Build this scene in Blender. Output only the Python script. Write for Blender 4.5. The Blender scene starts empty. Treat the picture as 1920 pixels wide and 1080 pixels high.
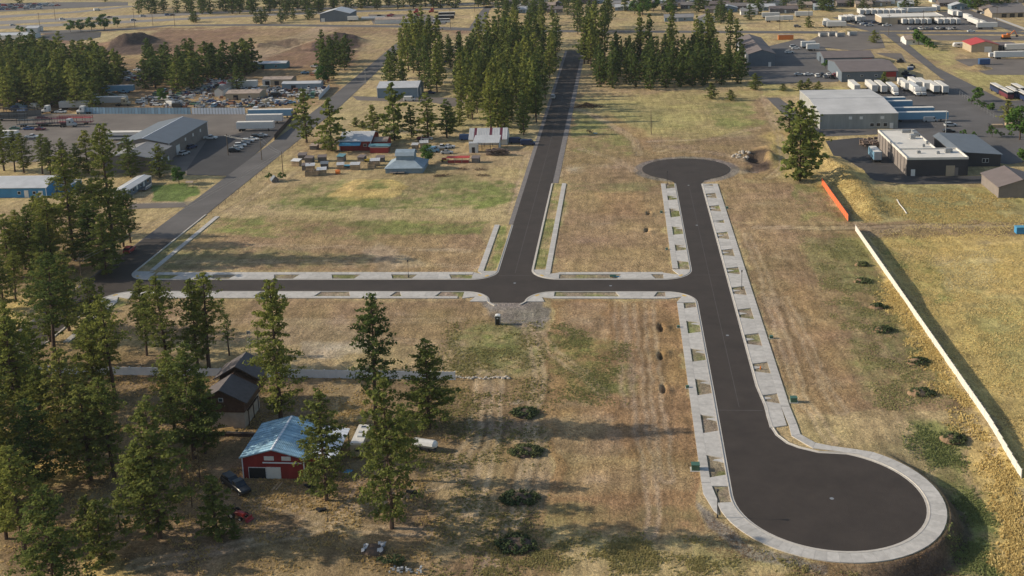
import bpy, math, random
import numpy as np
from mathutils import Matrix, Vector
random.seed(7); RNG=np.random.default_rng(11)
SC=bpy.context.scene; COL=SC.collection

# ------------------------------------------------------------------ camera, sky, sun
F,TH,Y0,RO,H=2088.67,math.radians(12.505),250.0,math.radians(2.045),97.0
AZ=math.radians(-5.85)                       # the street grid runs along x (east) and y (north)
def rz(a,v): c,s=math.cos(a),math.sin(a); return (c*v[0]-s*v[1],s*v[0]+c*v[1],v[2])
_fw=(0,math.cos(TH),-math.sin(TH)); _U=(0,math.sin(TH),math.cos(TH)); c_,s_=math.cos(RO),math.sin(RO)
_ri=tuple(c_*a-s_*b for a,b in zip((1,0,0),_U)); _up=tuple(s_*a+c_*b for a,b in zip((1,0,0),_U))
R_=rz(-AZ,_ri);U_=rz(-AZ,_up);W_=rz(-AZ,_fw)
cam=bpy.data.cameras.new('camera'); co=bpy.data.objects.new('camera',cam); COL.objects.link(co)
co.matrix_world=Matrix(((R_[0],U_[0],-W_[0],0),(R_[1],U_[1],-W_[1],0),(R_[2],U_[2],-W_[2],H),(0,0,0,1)))
cam.sensor_width=36; cam.lens=F/1920*36; cam.shift_y=-(540-Y0)/1920
cam.clip_start=1; cam.clip_end=40000
SC.camera=co
SUN_EL=math.radians(24); SUN_DIR=math.radians(178.4)   # azimuth (math angle) towards the sun
w=bpy.data.worlds.new('World'); SC.world=w; w.use_nodes=True; nt=w.node_tree
bg=nt.nodes['Background']; sky=nt.nodes.new('ShaderNodeTexSky'); sky.sky_type='NISHITA'; sky.sun_disc=False
sky.sun_elevation=SUN_EL; sky.sun_rotation=math.pi/2-SUN_DIR; sky.air_density=1.2; sky.dust_density=1.5
nt.links.new(sky.outputs[0],bg.inputs[0]); bg.inputs[1].default_value=0.118
sl=bpy.data.lights.new('sun','SUN'); sl.energy=4.6; sl.angle=math.radians(0.55); sl.color=(1,0.88,0.70)
so=bpy.data.objects.new('sun',sl); COL.objects.link(so)
sd=Vector((math.cos(SUN_DIR)*math.cos(SUN_EL),math.sin(SUN_DIR)*math.cos(SUN_EL),math.sin(SUN_EL)))
so.rotation_euler=sd.to_track_quat('Z','Y').to_euler(); so.location=(0,0,200)
vs=SC.view_settings; vs.view_transform='Standard'; vs.look='None'; vs.gamma=1; vs.exposure=0.25; vs.use_curve_mapping=False

# ------------------------------------------------------------------ surveying: photo point -> place on the ground
def G(px,py,z=0.0):
    x=px-960;y=py-Y0;c,s=math.cos(RO),math.sin(RO);x,y=c*x-s*y,s*x+c*y
    dz=-F*math.sin(TH)-y*math.cos(TH);t=(z-H)/dz
    X=x*t;Y=(F*math.cos(TH)-y*math.sin(TH))*t
    c,s=math.cos(-AZ),math.sin(-AZ); return (c*X-s*Y,s*X+c*Y)
def inv(u,v,z=0.0):
    c,s=math.cos(AZ),math.sin(AZ);X=c*u-s*v;Y=s*u+c*v;Z=z-H
    cy=Y*math.cos(TH)-Z*math.sin(TH);yy=-(Y*math.sin(TH)+Z*math.cos(TH))
    x=F*X/cy;y=F*yy/cy;c,s=math.cos(RO),math.sin(RO)
    return (c*x+s*y+960,-s*x+c*y+Y0)
def top_h(bx,by,ty):
    u,v=G(bx,by);lo,hi=0,70
    for i in range(30):
        m=(lo+hi)/2
        if inv(u,v,m)[1]>ty: lo=m
        else: hi=m
    return lo
def poly(*p): return [G(*q) for q in p]

# ------------------------------------------------------------------ materials
MATS={}
def lin(c): 
    return tuple(((x/255)/12.92 if x/255<=0.04045 else ((x/255+0.055)/1.055)**2.4) for x in c)
def mat(name,col,rough=0.85,metal=0.0,var=0.15,scale=0.6,bump=0.0,bscale=4.0,objvar=0.0,rib=None,spec=0.3,streak=False):
    if name in MATS: return MATS[name]
    m=bpy.data.materials.new(name); m.use_nodes=True; n=m.node_tree; N=n.nodes; L=n.links
    b=N['Principled BSDF']; b.inputs['Roughness'].default_value=rough; b.inputs['Metallic'].default_value=metal
    b.inputs['Specular IOR Level'].default_value=spec
    tc=N.new('ShaderNodeTexCoord'); 
    no=N.new('ShaderNodeTexNoise'); no.inputs['Scale'].default_value=scale; no.inputs['Detail'].default_value=6; no.inputs['Roughness'].default_value=.65
    src=tc.outputs['Object']
    if streak:
        mp=N.new('ShaderNodeMapping'); mp.inputs['Scale'].default_value=(1,1,.12); L.new(src,mp.inputs[0]); src=mp.outputs[0]
    L.new(src,no.inputs['Vector'])
    mr=N.new('ShaderNodeMapRange'); mr.inputs[1].default_value=.3; mr.inputs[2].default_value=.7
    mr.inputs[3].default_value=1-var; mr.inputs[4].default_value=1+var; L.new(no.outputs[0],mr.inputs[0])
    mx=N.new('ShaderNodeMix'); mx.data_type='RGBA'; mx.blend_type='MULTIPLY'; mx.inputs[0].default_value=1
    mx.inputs[6].default_value=(*col,1); L.new(mr.outputs[0],mx.inputs[7]); out=mx.outputs[2]
    if objvar:
        oi=N.new('ShaderNodeObjectInfo'); m2=N.new('ShaderNodeMapRange'); m2.inputs[3].default_value=1-objvar; m2.inputs[4].default_value=1+objvar
        L.new(oi.outputs['Random'],m2.inputs[0]); m3=N.new('ShaderNodeMix'); m3.data_type='RGBA'; m3.blend_type='MULTIPLY'; m3.inputs[0].default_value=1
        L.new(out,m3.inputs[6]); L.new(m2.outputs[0],m3.inputs[7]); out=m3.outputs[2]
    L.new(out,b.inputs['Base Color'])
    hsrc=None
    if rib:
        wv=N.new('ShaderNodeTexWave'); wv.bands_direction=rib[0]; wv.inputs['Scale'].default_value=rib[1]; L.new(tc.outputs['Object'],wv.inputs['Vector'])
        bp=N.new('ShaderNodeBump'); bp.inputs['Strength'].default_value=.6; bp.inputs['Distance'].default_value=.06; L.new(wv.outputs[1],bp.inputs['Height']); hsrc=bp
    if bump:
        nb=N.new('ShaderNodeTexNoise'); nb.inputs['Scale'].default_value=bscale; nb.inputs['Detail'].default_value=4; L.new(tc.outputs['Object'],nb.inputs['Vector'])
        b2=N.new('ShaderNodeBump'); b2.inputs['Strength'].default_value=bump; b2.inputs['Distance'].default_value=.1; L.new(nb.outputs[0],b2.inputs['Height'])
        if hsrc: L.new(hsrc.outputs[0],b2.inputs['Normal'])
        hsrc=b2
    if hsrc: L.new(hsrc.outputs[0],b.inputs['Normal'])
    MATS[name]=m; return m
def M(n): return MATS[n]
mat('asphalt_new',(.043,.034,.029),.8,var=.2,scale=.18,bump=.35,bscale=9)
mat('asphalt_old',(.105,.098,.096),.9,var=.22,scale=.08,bump=.3,bscale=6)
mat('asphalt_dark',(.05,.048,.05),.9,var=.2,scale=.1,bump=.3,bscale=6)  # darker asphalt; shade over these lots is put into the colour
mat('gravel_lot',(.135,.117,.104),.95,var=.25,scale=.06,bump=.5,bscale=4)
mat('pavement_grey',(.2,.185,.175),.95,var=.15,scale=.1)
mat('gravel_shoulder',(.17,.155,.15),.95,var=.25,scale=.7,bump=.6,bscale=5)
mat('concrete',(.43,.41,.385),.85,var=.17,scale=.9,bump=.2,bscale=8,objvar=.09)
mat('concrete_kerb',(.45,.42,.38),.85,var=.12,scale=.8)
mat('yellow_paint',(.55,.36,.08),.8)
mat('white_paint',(.6,.6,.6),.7,var=.3,scale=2)
mat('vinyl_white',(.62,.59,.54),.45,var=.08,scale=1,objvar=.04)
mat('vinyl_cool',(.68,.70,.74),.45,var=.08,scale=1,objvar=.04)
mat('orange_mesh',(.62,.13,.045),.8,var=.15,scale=1)
mat('roof_bluegrey',(.25,.31,.36),.55,.1,var=.15,scale=.5,rib=('X',.8))
mat('corrugated_blue',(.24,.36,.46),.6,var=.35,scale=.5,objvar=.25,streak=True)
mat('wood_dark',(.075,.05,.04),.85,var=.3,scale=2,streak=True)
mat('wood_pale',(.34,.25,.16),.85,var=.3,scale=2,objvar=.2,streak=True)
mat('wood_grey',(.14,.125,.115),.9,var=.3,scale=2,objvar=.2)
mat('lumber_yellow',(.55,.36,.14),.8)
mat('pole_wood',(.10,.075,.055),.9,var=.2,scale=3)
mat('steel_dark',(.05,.05,.055),.5,.4)
mat('steel_grey',(.3,.31,.32),.5,.5)
mat('plastic_and_bay_shade',(.02,.02,.022),.6)
mat('glass_dark',(.015,.02,.028),.12,spec=.6,var=.0)
mat('glass_mid',(.06,.08,.10),.15,spec=.6,var=.0)
mat('rubber',(.018,.018,.019),.9)
for n_,c_o in dict(white=(.62,.61,.59),silver=(.38,.39,.40),grey=(.16,.165,.17),black=(.018,.019,.021),blue=(.03,.08,.2),red=(.30,.03,.03),
        tan=(.38,.31,.21),green=(.05,.12,.08),yellow=(.55,.40,.05),rust=(.20,.085,.045),maroon=(.12,.025,.04),skyblue=(.16,.30,.42),orange=(.6,.17,.03),navy=(.02,.035,.09)).items():
    mat('paint_'+n_,c_o,.35 if n_ not in('rust',) else .8,.0,var=.07,scale=1.5,spec=.5)
mat('roof_blue',(.29,.45,.55),.45,.15,var=.38,scale=.5,rib=('X',1.1))
mat('roof_silver',(.50,.50,.50),.45,.2,var=.12,scale=.3,rib=('X',.5))
mat('roof_silver_y',(.50,.50,.50),.45,.2,var=.12,scale=.3,rib=('Y',.5))
mat('roof_rusty',(.34,.27,.22),.7,.1,var=.35,scale=.5,rib=('X',.8))
mat('roof_grey',(.22,.215,.215),.7,var=.12,scale=.4)
mat('roof_slate',(.13,.15,.175),.6,.1,var=.1,scale=.3,rib=('Y',.5))
mat('roof_brown',(.15,.125,.12),.75,var=.12,scale=.3)
mat('roof_black',(.095,.082,.082),.7,var=.2,scale=1.0)
mat('roof_membrane',(.60,.57,.52),.7,var=.10,scale=.25)
mat('roof_warehouse',(.47,.46,.45),.6,.1,var=.14,scale=.12)
mat('roof_red',(.40,.05,.045),.55,var=.1,scale=.4)
mat('roof_shingle',(.17,.155,.15),.9,var=.2,scale=1)
mat('wall_red',(.24,.028,.026),.75,var=.18,scale=.7,rib=('X',2.2),streak=True)
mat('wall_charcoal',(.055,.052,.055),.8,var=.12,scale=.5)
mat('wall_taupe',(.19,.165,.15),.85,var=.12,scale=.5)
mat('wall_slate',(.11,.135,.165),.7,var=.1,scale=.4,rib=('X',1.5))
mat('wall_blue',(.05,.22,.42),.6,var=.12,scale=.5,rib=('X',1.5))
mat('wall_bluegrey',(.18,.24,.29),.7,var=.12,scale=.5,rib=('X',1.5))
mat('wall_warehouse',(.27,.275,.26),.8,var=.18,scale=.5,rib=('X',.9),streak=True)
mat('wall_white',(.58,.57,.54),.75,var=.1,scale=.5)
mat('wall_tan',(.37,.30,.215),.8,var=.1,scale=.5)
mat('wall_brown',(.12,.10,.095),.8,var=.15,scale=.5)
mat('wall_stucco',(.40,.35,.30),.9,var=.2,scale=.6)
mat('wall_teal',(.10,.22,.26),.8,var=.15,scale=.5)
mat('log_wall',(.10,.055,.036),.8,var=.3,scale=1.5,rib=('Z',2.2))
mat('bark',(.085,.055,.04),.95,var=.35,scale=2.5,bump=.5,bscale=6)
mat('soil_dark',(.095,.068,.052),.98,var=.3,scale=.5,bump=.8,bscale=2)
mat('soil_brown',(.25,.165,.10),.98,var=.3,scale=.6,bump=.8,bscale=2)
mat('rock_pale',(.40,.36,.31),.9,var=.25,scale=1.5,bump=.5,bscale=3)
mat('brush_wood',(.10,.065,.045),.95,var=.35,scale=1)
mat('tarp_blue',(.08,.28,.42),.5)
mat('scrap',(.15,.11,.09),.8,var=.6,scale=.8)
mat('soil_fill',(.30,.23,.15),.98,var=.25,scale=.8)
def foliage_mat(name,c1,c2,tr=.25):
    m=bpy.data.materials.new(name); m.use_nodes=True; n=m.node_tree; N=n.nodes; L=n.links
    for x in list(N): N.remove(x)
    out=N.new('ShaderNodeOutputMaterial'); d=N.new('ShaderNodeBsdfDiffuse'); t=N.new('ShaderNodeBsdfTranslucent'); mx=N.new('ShaderNodeMixShader'); mx.inputs[0].default_value=tr
    tc=N.new('ShaderNodeTexCoord'); no=N.new('ShaderNodeTexNoise'); no.inputs['Scale'].default_value=.55; no.inputs['Detail'].default_value=5; no.inputs['Roughness'].default_value=.7
    L.new(tc.outputs['Object'],no.inputs['Vector'])
    oi=N.new('ShaderNodeObjectInfo'); ad=N.new('ShaderNodeMath'); ad.operation='MULTIPLY_ADD'; ad.inputs[1].default_value=.5; L.new(oi.outputs['Random'],ad.inputs[0]); L.new(no.outputs[0],ad.inputs[2])
    mr=N.new('ShaderNodeMapRange'); mr.inputs[1].default_value=.42; mr.inputs[2].default_value=1.0; L.new(ad.outputs[0],mr.inputs[0])
    cr=N.new('ShaderNodeMix'); cr.data_type='RGBA'; cr.inputs[6].default_value=(*c1,1); cr.inputs[7].default_value=(*c2,1); L.new(mr.outputs[0],cr.inputs[0])
    L.new(cr.outputs[2],d.inputs[0]); L.new(cr.outputs[2],t.inputs[0]); L.new(d.outputs[0],mx.inputs[1]); L.new(t.outputs[0],mx.inputs[2]); L.new(mx.outputs[0],out.inputs[0])
    MATS[name]=m; return m
foliage_mat('needles',(.07,.105,.036),(.225,.24,.060),.35)
foliage_mat('needles_yellow',(.10,.13,.038),(.23,.23,.065),.32)
foliage_mat('leaves_green',(.045,.095,.025),(.10,.17,.04))
foliage_mat('weeds',(.055,.08,.04),(.13,.145,.065))
foliage_mat('dry_brush',(.16,.11,.06),(.26,.19,.09),.1)

# ------------------------------------------------------------------ mesh helpers
class MB:
    def __init__(s): s.v=[];s.f=[];s.m=[]
    def quad(s,*p,m=0):
        i=len(s.v); s.v+=[tuple(q) for q in p]; s.f.append(tuple(range(i,i+len(p)))); s.m.append(m); return s
    def box(s,x0,x1,y0,y1,z0,z1,m=0,top=None):
        i=len(s.v); s.v+=[(x0,y0,z0),(x1,y0,z0),(x1,y1,z0),(x0,y1,z0),(x0,y0,z1),(x1,y0,z1),(x1,y1,z1),(x0,y1,z1)]
        for k,f in enumerate(((3,2,1,0),(4,5,6,7),(0,1,5,4),(1,2,6,5),(2,3,7,6),(3,0,4,7))):
            s.f.append(tuple(i+a for a in f)); s.m.append(top if (k==1 and top is not None) else m)
        return s
    def prism(s,pts,z0,z1,m=0):            # outline in plan, extruded
        i=len(s.v);n=len(pts)
        a=sum(pts[k][0]*pts[(k+1)%n][1]-pts[(k+1)%n][0]*pts[k][1] for k in range(n))
        if a<0: pts=pts[::-1]
        s.v+=[(p[0],p[1],z0) for p in pts]+[(p[0],p[1],z1) for p in pts]
        s.f.append(tuple(i+n+k for k in range(n))); s.m.append(m)
        s.f.append(tuple(i+n-1-k for k in range(n))); s.m.append(m)
        for k in range(n): s.f.append((i+k,i+(k+1)%n,i+n+(k+1)%n,i+n+k)); s.m.append(m)
        return s
    def side(s,prof,a0,a1,axis='y',m=0):   # profile [(across,z)] extruded along an axis
        i=len(s.v);n=len(prof)
        P=(lambda p,a:(p[0],a,p[1])) if axis=='y' else (lambda p,a:(a,p[0],p[1]))
        s.v+=[P(p,a0) for p in prof]+[P(p,a1) for p in prof]
        s.f.append(tuple(i+k for k in range(n))); s.m.append(m); s.f.append(tuple(i+2*n-1-k for k in range(n))); s.m.append(m)
        for k in range(n): s.f.append((i+(k+1)%n,i+k,i+n+k,i+n+(k+1)%n)); s.m.append(m)
        return s
    def tube(s,p,q,r0,r1,n=6,m=0,cap=True):
        p=Vector(p);q=Vector(q);d=(q-p); 
        if d.length<1e-6: return s
        d.normalize(); a=d.orthogonal().normalized(); b=d.cross(a); i=len(s.v)
        for c,r in((p,r0),(q,r1)):
            for k in range(n): t=2*math.pi*k/n; s.v.append(tuple(c+a*math.cos(t)*r+b*math.sin(t)*r))
        for k in range(n): s.f.append((i+k,i+(k+1)%n,i+n+(k+1)%n,i+n+k)); s.m.append(m)
        if cap: s.f.append(tuple(i+n+k for k in range(n))); s.m.append(m); s.f.append(tuple(i+n-1-k for k in range(n))); s.m.append(m)
        return s
    def mesh(s,name,mats):
        me=bpy.data.meshes.new(name); me.from_pydata(s.v,[],s.f)
        for x in (mats if isinstance(mats,(list,tuple)) else [mats]): me.materials.append(M(x) if isinstance(x,str) else x)
        if any(s.m): me.polygons.foreach_set('material_index',s.m)
        me.validate(); me.update(); return me
    def build(s,name,mats,parent=None,loc=None,rot=0):
        return put(name,s.mesh(name,mats),parent,loc,rot)
def put(name,me,parent=None,loc=None,rot=0):
    o=bpy.data.objects.new(name,me); COL.objects.link(o)
    if parent: o.parent=parent
    if loc: o.location=loc if len(loc)==3 else (*loc,0)
    o.rotation_euler=(0,0,rot); return o
def tag(o,label,cat,group=None,kind=None):
    if label: o['label']=label
    if cat: o['category']=cat
    if group: o['group']=group
    if kind: o['kind']=kind
    return o
def thing(name,label,cat,loc=(0,0,0),rot=0,group=None):
    return tag(put(name,None,None,loc if len(loc)==3 else (*loc,0),rot),label,cat,group)
def struct(name,mb,mats,parent=None):
    o=mb.build(name,mats,parent)
    if parent is None: o['kind']='structure'
    return o
def dup(o,loc,rot,label=None,cat=None,group=None,scale=None):
    c=o.copy(); COL.objects.link(c); c.location=loc if len(loc)==3 else (*loc,0); c.rotation_euler=(0,0,rot)
    if label: c['label']=label
    if cat: c['category']=cat
    if group: c['group']=group
    if scale: c.scale=scale
    for ch in list(o.children):
        d=ch.copy(); COL.objects.link(d); d.parent=c
        for g in list(ch.children):
            e=g.copy(); COL.objects.link(e); e.parent=d
    return c
def value_noise(u,v,cell,seed=0):
    u=np.asarray(u,float)/cell;v=np.asarray(v,float)/cell; iu=np.floor(u).astype(np.int64);iv=np.floor(v).astype(np.int64);fu=u-iu;fv=v-iv
    fu=fu*fu*(3-2*fu);fv=fv*fv*(3-2*fv)
    def h(a,b):
        x=(a*374761393+b*668265263+seed*974634777)&0xffffffff; x=((x^(x>>13))*1274126177)&0xffffffff; return ((x^(x>>16))&0xffff)/65535.0
    return (h(iu,iv)*(1-fu)+h(iu+1,iv)*fu)*(1-fv)+(h(iu,iv+1)*(1-fu)+h(iu+1,iv+1)*fu)*fv
def fbm(u,v,cell,seed=0,oct=4):
    t=0;a=1;s=0
    for k in range(oct): t=t+a*value_noise(u,v,cell/2**k,seed+k);s+=a;a*=.55
    return t/s
# ------------------------------------------------------------------ terrain
BULB=(31.67,164.88,15.28); FARC=(21.19,374.98,14.94)
C={ 'dirt':(.285,.200,.112),'dirt_warm':(.305,.196,.100),'tan':(.36,.275,.145),'gold':(.48,.36,.145),'straw':(.40,.32,.17),'green':(.175,.195,.062),
    'olive':(.215,.200,.088),'lawn':(.115,.165,.045),'dark':(.085,.060,.048),'pale':(.44,.38,.30),'gravel':(.20,.18,.165),'umber':(.255,.170,.092),  # lawn is darkened in colour to hold the shade over it
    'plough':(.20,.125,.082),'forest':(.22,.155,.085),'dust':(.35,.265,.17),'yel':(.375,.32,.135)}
# (outline in the photo, ground cover, edge softness in photo pixels, amount)
PAINT=[
 ([(-900,-130),(3000,-130),(3000,130),(-900,130)],'tan',10,1),
 ([(-400,-60),(2400,-60),(2400,6),(-400,12)],'straw',6,.8),
 ([(-300,125),(100,118),(300,95),(620,120),(640,170),(560,205),(-300,212)],'umber',10,.9),
 ([(80,60),(250,52),(330,52),(860,52),(900,60),(760,100),(700,125),(500,128),(300,100),(120,110)],'plough',5,.95),
 ([(480,52),(760,55),(700,70),(600,75),(520,90),(430,80)],'tan',6,.3),
 ([(95,95),(180,60),(250,55),(310,60),(200,76),(140,85)],'straw',5,.9),
 ([(420,85),(560,60),(700,58),(680,85),(560,80),(470,100)],'tan',6,.25),
 ([(460,95),(600,50),(640,50),(520,100),(480,118)],'dust',4,.7),
 ([(585,92),(600,76),(665,76),(690,96),(640,100)],'dark',4,1),
 ([(484,90),(500,78),(560,76),(562,90)],'dark',5,.75),
 ([(200,92),(215,74),(245,64),(272,66),(325,82),(300,97),(230,102)],'dark',5,1),
 ([(640,190),(960,180),(1010,250),(960,300),(620,290),(600,240)],'straw',8,.8),
 ([(690,60),(1060,60),(1062,95),(1000,260),(800,260),(700,200),(640,170)],'straw',14,.55),
 ([(840,120),(1000,120),(980,250),(850,245)],'olive',16,.5),
 ([(380,406),(500,300),(620,285),(1000,280),(960,415)],'tan',8,1),
 ([(400,404),(480,370),(980,365),(958,415)],'straw',8,.5),
 ([(505,392),(520,362),(630,340),(905,340),(985,345),(940,385),(885,392)],'green',7,.9),
 ([(560,350),(700,330),(880,330),(900,350)],'olive',8,.6),
 ([(618,368),(640,342),(680,336),(740,338),(768,352),(752,368),(700,377),(650,374)],'gold',4,1),
 ([(665,352),(690,337),(735,340),(735,356),(690,360)],'green',4,.9),
 ([(560,300),(760,288),(980,285),(970,315),(760,335),(560,330)],'tan',6,.6),
 ([(580,262),(990,262),(980,292),(560,292)],'dirt',10,.5),
 ([(285,345),(352,346),(368,362),(340,376),(292,372)],'lawn',3,.95),
 ([(240,380),(360,378),(345,390),(240,392)],'gravel',3,.7),
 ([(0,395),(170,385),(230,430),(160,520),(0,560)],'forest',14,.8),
 ([(0,545),(70,555),(40,600),(0,620)],'gold',5,.9),
 ([(240,395),(345,395),(300,430),(245,440)],'tan',7,.9),
 ([(405,409),(918,416),(889,512),(302,504)],'dirt',4,1),
 ([(405,409),(918,416),(912,436),(720,440),(640,445),(520,446),(372,432)],'green',5,.75),
 ([(345,470),(480,458),(560,470),(700,478),(680,500),(310,500)],'olive',8,.6),
 ([(600,440),(720,445),(700,452),(610,450)],'olive',5,.7),
 ([(690,470),(720,455),(800,500),(700,500)],'pale',8,.25),
 ([(213,560),(1000,560),(1010,600),(840,655),(200,630)],'dirt',6,1),
 ([(500,600),(640,590),(700,640),(560,650),(440,640)],'dust',10,.6),
 ([(250,640),(850,655),(860,700),(240,692)],'tan',6,.8),
 ([(560,635),(680,640),(700,660),(600,672),(550,660)],'pale',6,.45),
 ([(830,625),(1020,600),(1030,700),(1000,740),(940,715),(850,695)],'olive',10,.85),
 ([(870,640),(960,625),(1020,660),(1000,700),(900,700)],'green',10,.55),
 ([(905,552),(1010,552),(1025,575),(1015,605),(985,615),(945,605),(925,590)],'gravel',7,.9),
 ([(1030,560),(1275,560),(1325,1005),(1030,1005)],'dirt_warm',3,1),
 ([(1032,610),(1100,625),(1170,640),(1180,745),(1090,735),(1040,700)],'green',9,.7),
 ([(1032,562),(1130,565),(1140,640),(1060,625)],'dust',8,.4),
 ([(1175,600),(1240,600),(1300,900),(1180,900)],'dirt_warm',10,.4),
 ([(1032,780),(1140,770),(1170,860),(1060,880)],'dust',12,.5),
 ([(1060,850),(1290,870),(1300,920),(1060,925)],'tan',10,.5),
 ([(1040,940),(1310,950),(1322,1003),(1040,1003)],'olive',10,.45),
 ([(900,990),(1500,990),(1600,1090),(860,1090)],'tan',14,.8),
 ([(1100,1005),(1420,1000),(1460,1060),(1120,1060)],'olive',14,.5),
 ([(850,700),(1030,700),(1030,1090),(830,1090)],'umber',14,.85),
 ([(935,780),(1028,800),(1028,950),(960,930)],'dust',12,.5),
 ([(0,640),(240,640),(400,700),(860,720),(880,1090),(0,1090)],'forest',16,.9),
 ([(30,870),(140,860),(150,905),(60,915)],'gold',7,.9),
 ([(40,760),(110,750),(110,800),(50,810)],'tan',6,.8),
 ([(140,1040),(220,1030),(260,1085),(150,1085)],'gold',7,.8),
 ([(130,920),(260,930),(270,985),(140,975)],'tan',9,.7),
 ([(390,800),(460,815),(450,880),(330,900),(340,850)],'umber',10,.7),
 ([(570,720),(700,715),(720,800),(640,780)],'tan',12,.4),
 ([(560,930),(700,940),(690,1010),(600,990)],'tan',12,.7),
 ([(390,960),(440,975),(440,990),(390,1005)],'gold',6,.8),
 ([(830,860),(930,850),(960,1010),(820,1060)],'tan',14,.5),
 ([(1062,338),(1238,338),(1260,511),(1036,511)],'dirt',3,1),
 ([(1064,340),(1238,340),(1242,358),(1060,362)],'olive',6,.7),
 ([(1110,360),(1200,362),(1210,400),(1130,400)],'dirt_warm',10,.5),
 ([(1345,340),(1545,345),(1592,416),(1372,418)],'dirt',3,1),
 ([(1490,345),(1545,345),(1590,415),(1500,412)],'green',8,.6),
 ([(1060,170),(1430,170),(1470,300),(1400,340),(1050,340)],'dirt',8,.9),
 ([(1090,175),(1420,172),(1410,205),(1400,250),(1290,268),(1150,240),(1080,255),(1070,210)],'yel',10,.7),
 ([(1120,195),(1300,200),(1300,240),(1180,235)],'olive',8,.6),
 ([(1070,215),(1110,215),(1190,265),(1185,290),(1080,290)],'green',7,.55),
 ([(1330,200),(1395,195),(1440,235),(1400,245),(1340,235)],'green',8,.65),
 ([(1150,215),(1230,260),(1225,290),(1170,250),(1110,215)],'dirt_warm',6,.6),
 ([(1245,205),(1310,200),(1320,230),(1250,232)],'yel',8,.7),
 ([(1055,185),(1085,180),(1075,230),(1050,290),(1035,340),(1045,340)],'dirt',5,.9),
 ([(1380,435),(1602,437),(1812,768),(1493,775)],'dirt',3,1),
 ([(1440,560),(1520,520),(1560,640),(1640,770),(1500,770)],'dirt_warm',14,.5),
 ([(1560,440),(1604,440),(1760,680),(1680,660),(1600,560)],'green',10,.6),
 ([(1500,450),(1580,450),(1640,560),(1560,540)],'olive',12,.6),
 ([(1580,560),(1680,620),(1720,760),(1640,765)],'olive',14,.6),
 ([(1630,500),(1690,600),(1800,765),(1840,780),(1780,690),(1660,500)],'gold',7,.8),
 ([(1490,778),(1840,770),(1920,880),(1920,1090),(1600,1090),(1780,960),(1700,850),(1560,830)],'tan',8,.9),
 ([(1690,780),(1800,790),(1830,960),(1800,1000),(1760,880)],'green',10,.7),
 ([(1800,930),(1890,900),(1900,1060),(1780,1040)],'green',10,.8),
 ([(1820,790),(1900,880),(1920,1090),(1880,1040),(1840,900)],'gold',8,.85),
 ([(1560,1045),(1780,1000),(1830,1090),(1400,1090)],'umber',8,.8),
 ([(1320,945),(1440,1030),(1560,1060),(1560,1078),(1420,1050),(1330,990)],'gravel',5,.8),
 ([(1625,438),(1700,420),(2600,405),(2600,1100),(1925,890)],'gold',4,1),
 ([(1640,440),(1740,435),(1800,560),(1740,560)],'green',12,.75),
 ([(1760,500),(1900,520),(1900,640),(1840,650)],'olive',18,.5),
 ([(1830,540),(1990,560),(1990,720),(1880,700)],'yel',18,.8),
 ([(1740,470),(1860,455),(1880,520),(1780,540)],'straw',16,.8),
 ([(1560,340),(1700,345),(2600,345),(2600,425),(1600,418)],'yel',6,.9),
 ([(1650,360),(1800,350),(1920,352),(1920,395),(1700,395)],'olive',12,.5),
 ([(1555,338),(1600,335),(1640,360),(1650,410),(1600,412)],'gold',6,.9),
 ([(1460,240),(1560,262),(1620,320),(1620,350),(1550,345),(1470,330),(1430,250)],'gold',8,.8),
 ([(1480,250),(1530,252),(1540,300),(1500,310)],'dirt_warm',8,.6),
 ([(1380,417),(2600,413),(2600,432),(1620,438),(1384,437)],'dirt',3,.95),
 ([(1400,280),(1450,280),(1460,340),(1395,335)],'umber',5,.7),([(1400,284),(1440,284),(1450,308),(1440,322),(1412,318)],'dark',4,.95),
 ([(1430,160),(1600,165),(1600,176),(1425,178)],'yel',4,.8),
 ([(1655,72),(1760,125),(1900,190),(2300,200),(2300,110),(1800,95)],'dirt',10,.5),
 ([(1655,72),(1700,75),(1800,100),(1780,125),(1700,90)],'yel',5,.8),
 ([(1770,130),(1960,140),(2300,190),(2300,215),(1900,192)],'yel',5,.85),
 ([(1140,45),(1200,42),(1200,51),(1140,52)],'straw',2,.8),([(1310,40),(1400,38),(1400,56),(1320,56)],'straw',3,.9),
 ([(262,492),(372,409),(402,409),(296,500)],'olive',3,.85),
 ([(190,575),(262,545),(262,560),(110,655)],'green',4,.8),
 ([(937,425),(958,420),(925,512),(905,505)],'green',3,.8),
 ([(1036,345),(1055,345),(1028,500),(1002,500)],'green',4,.75),
]
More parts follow.
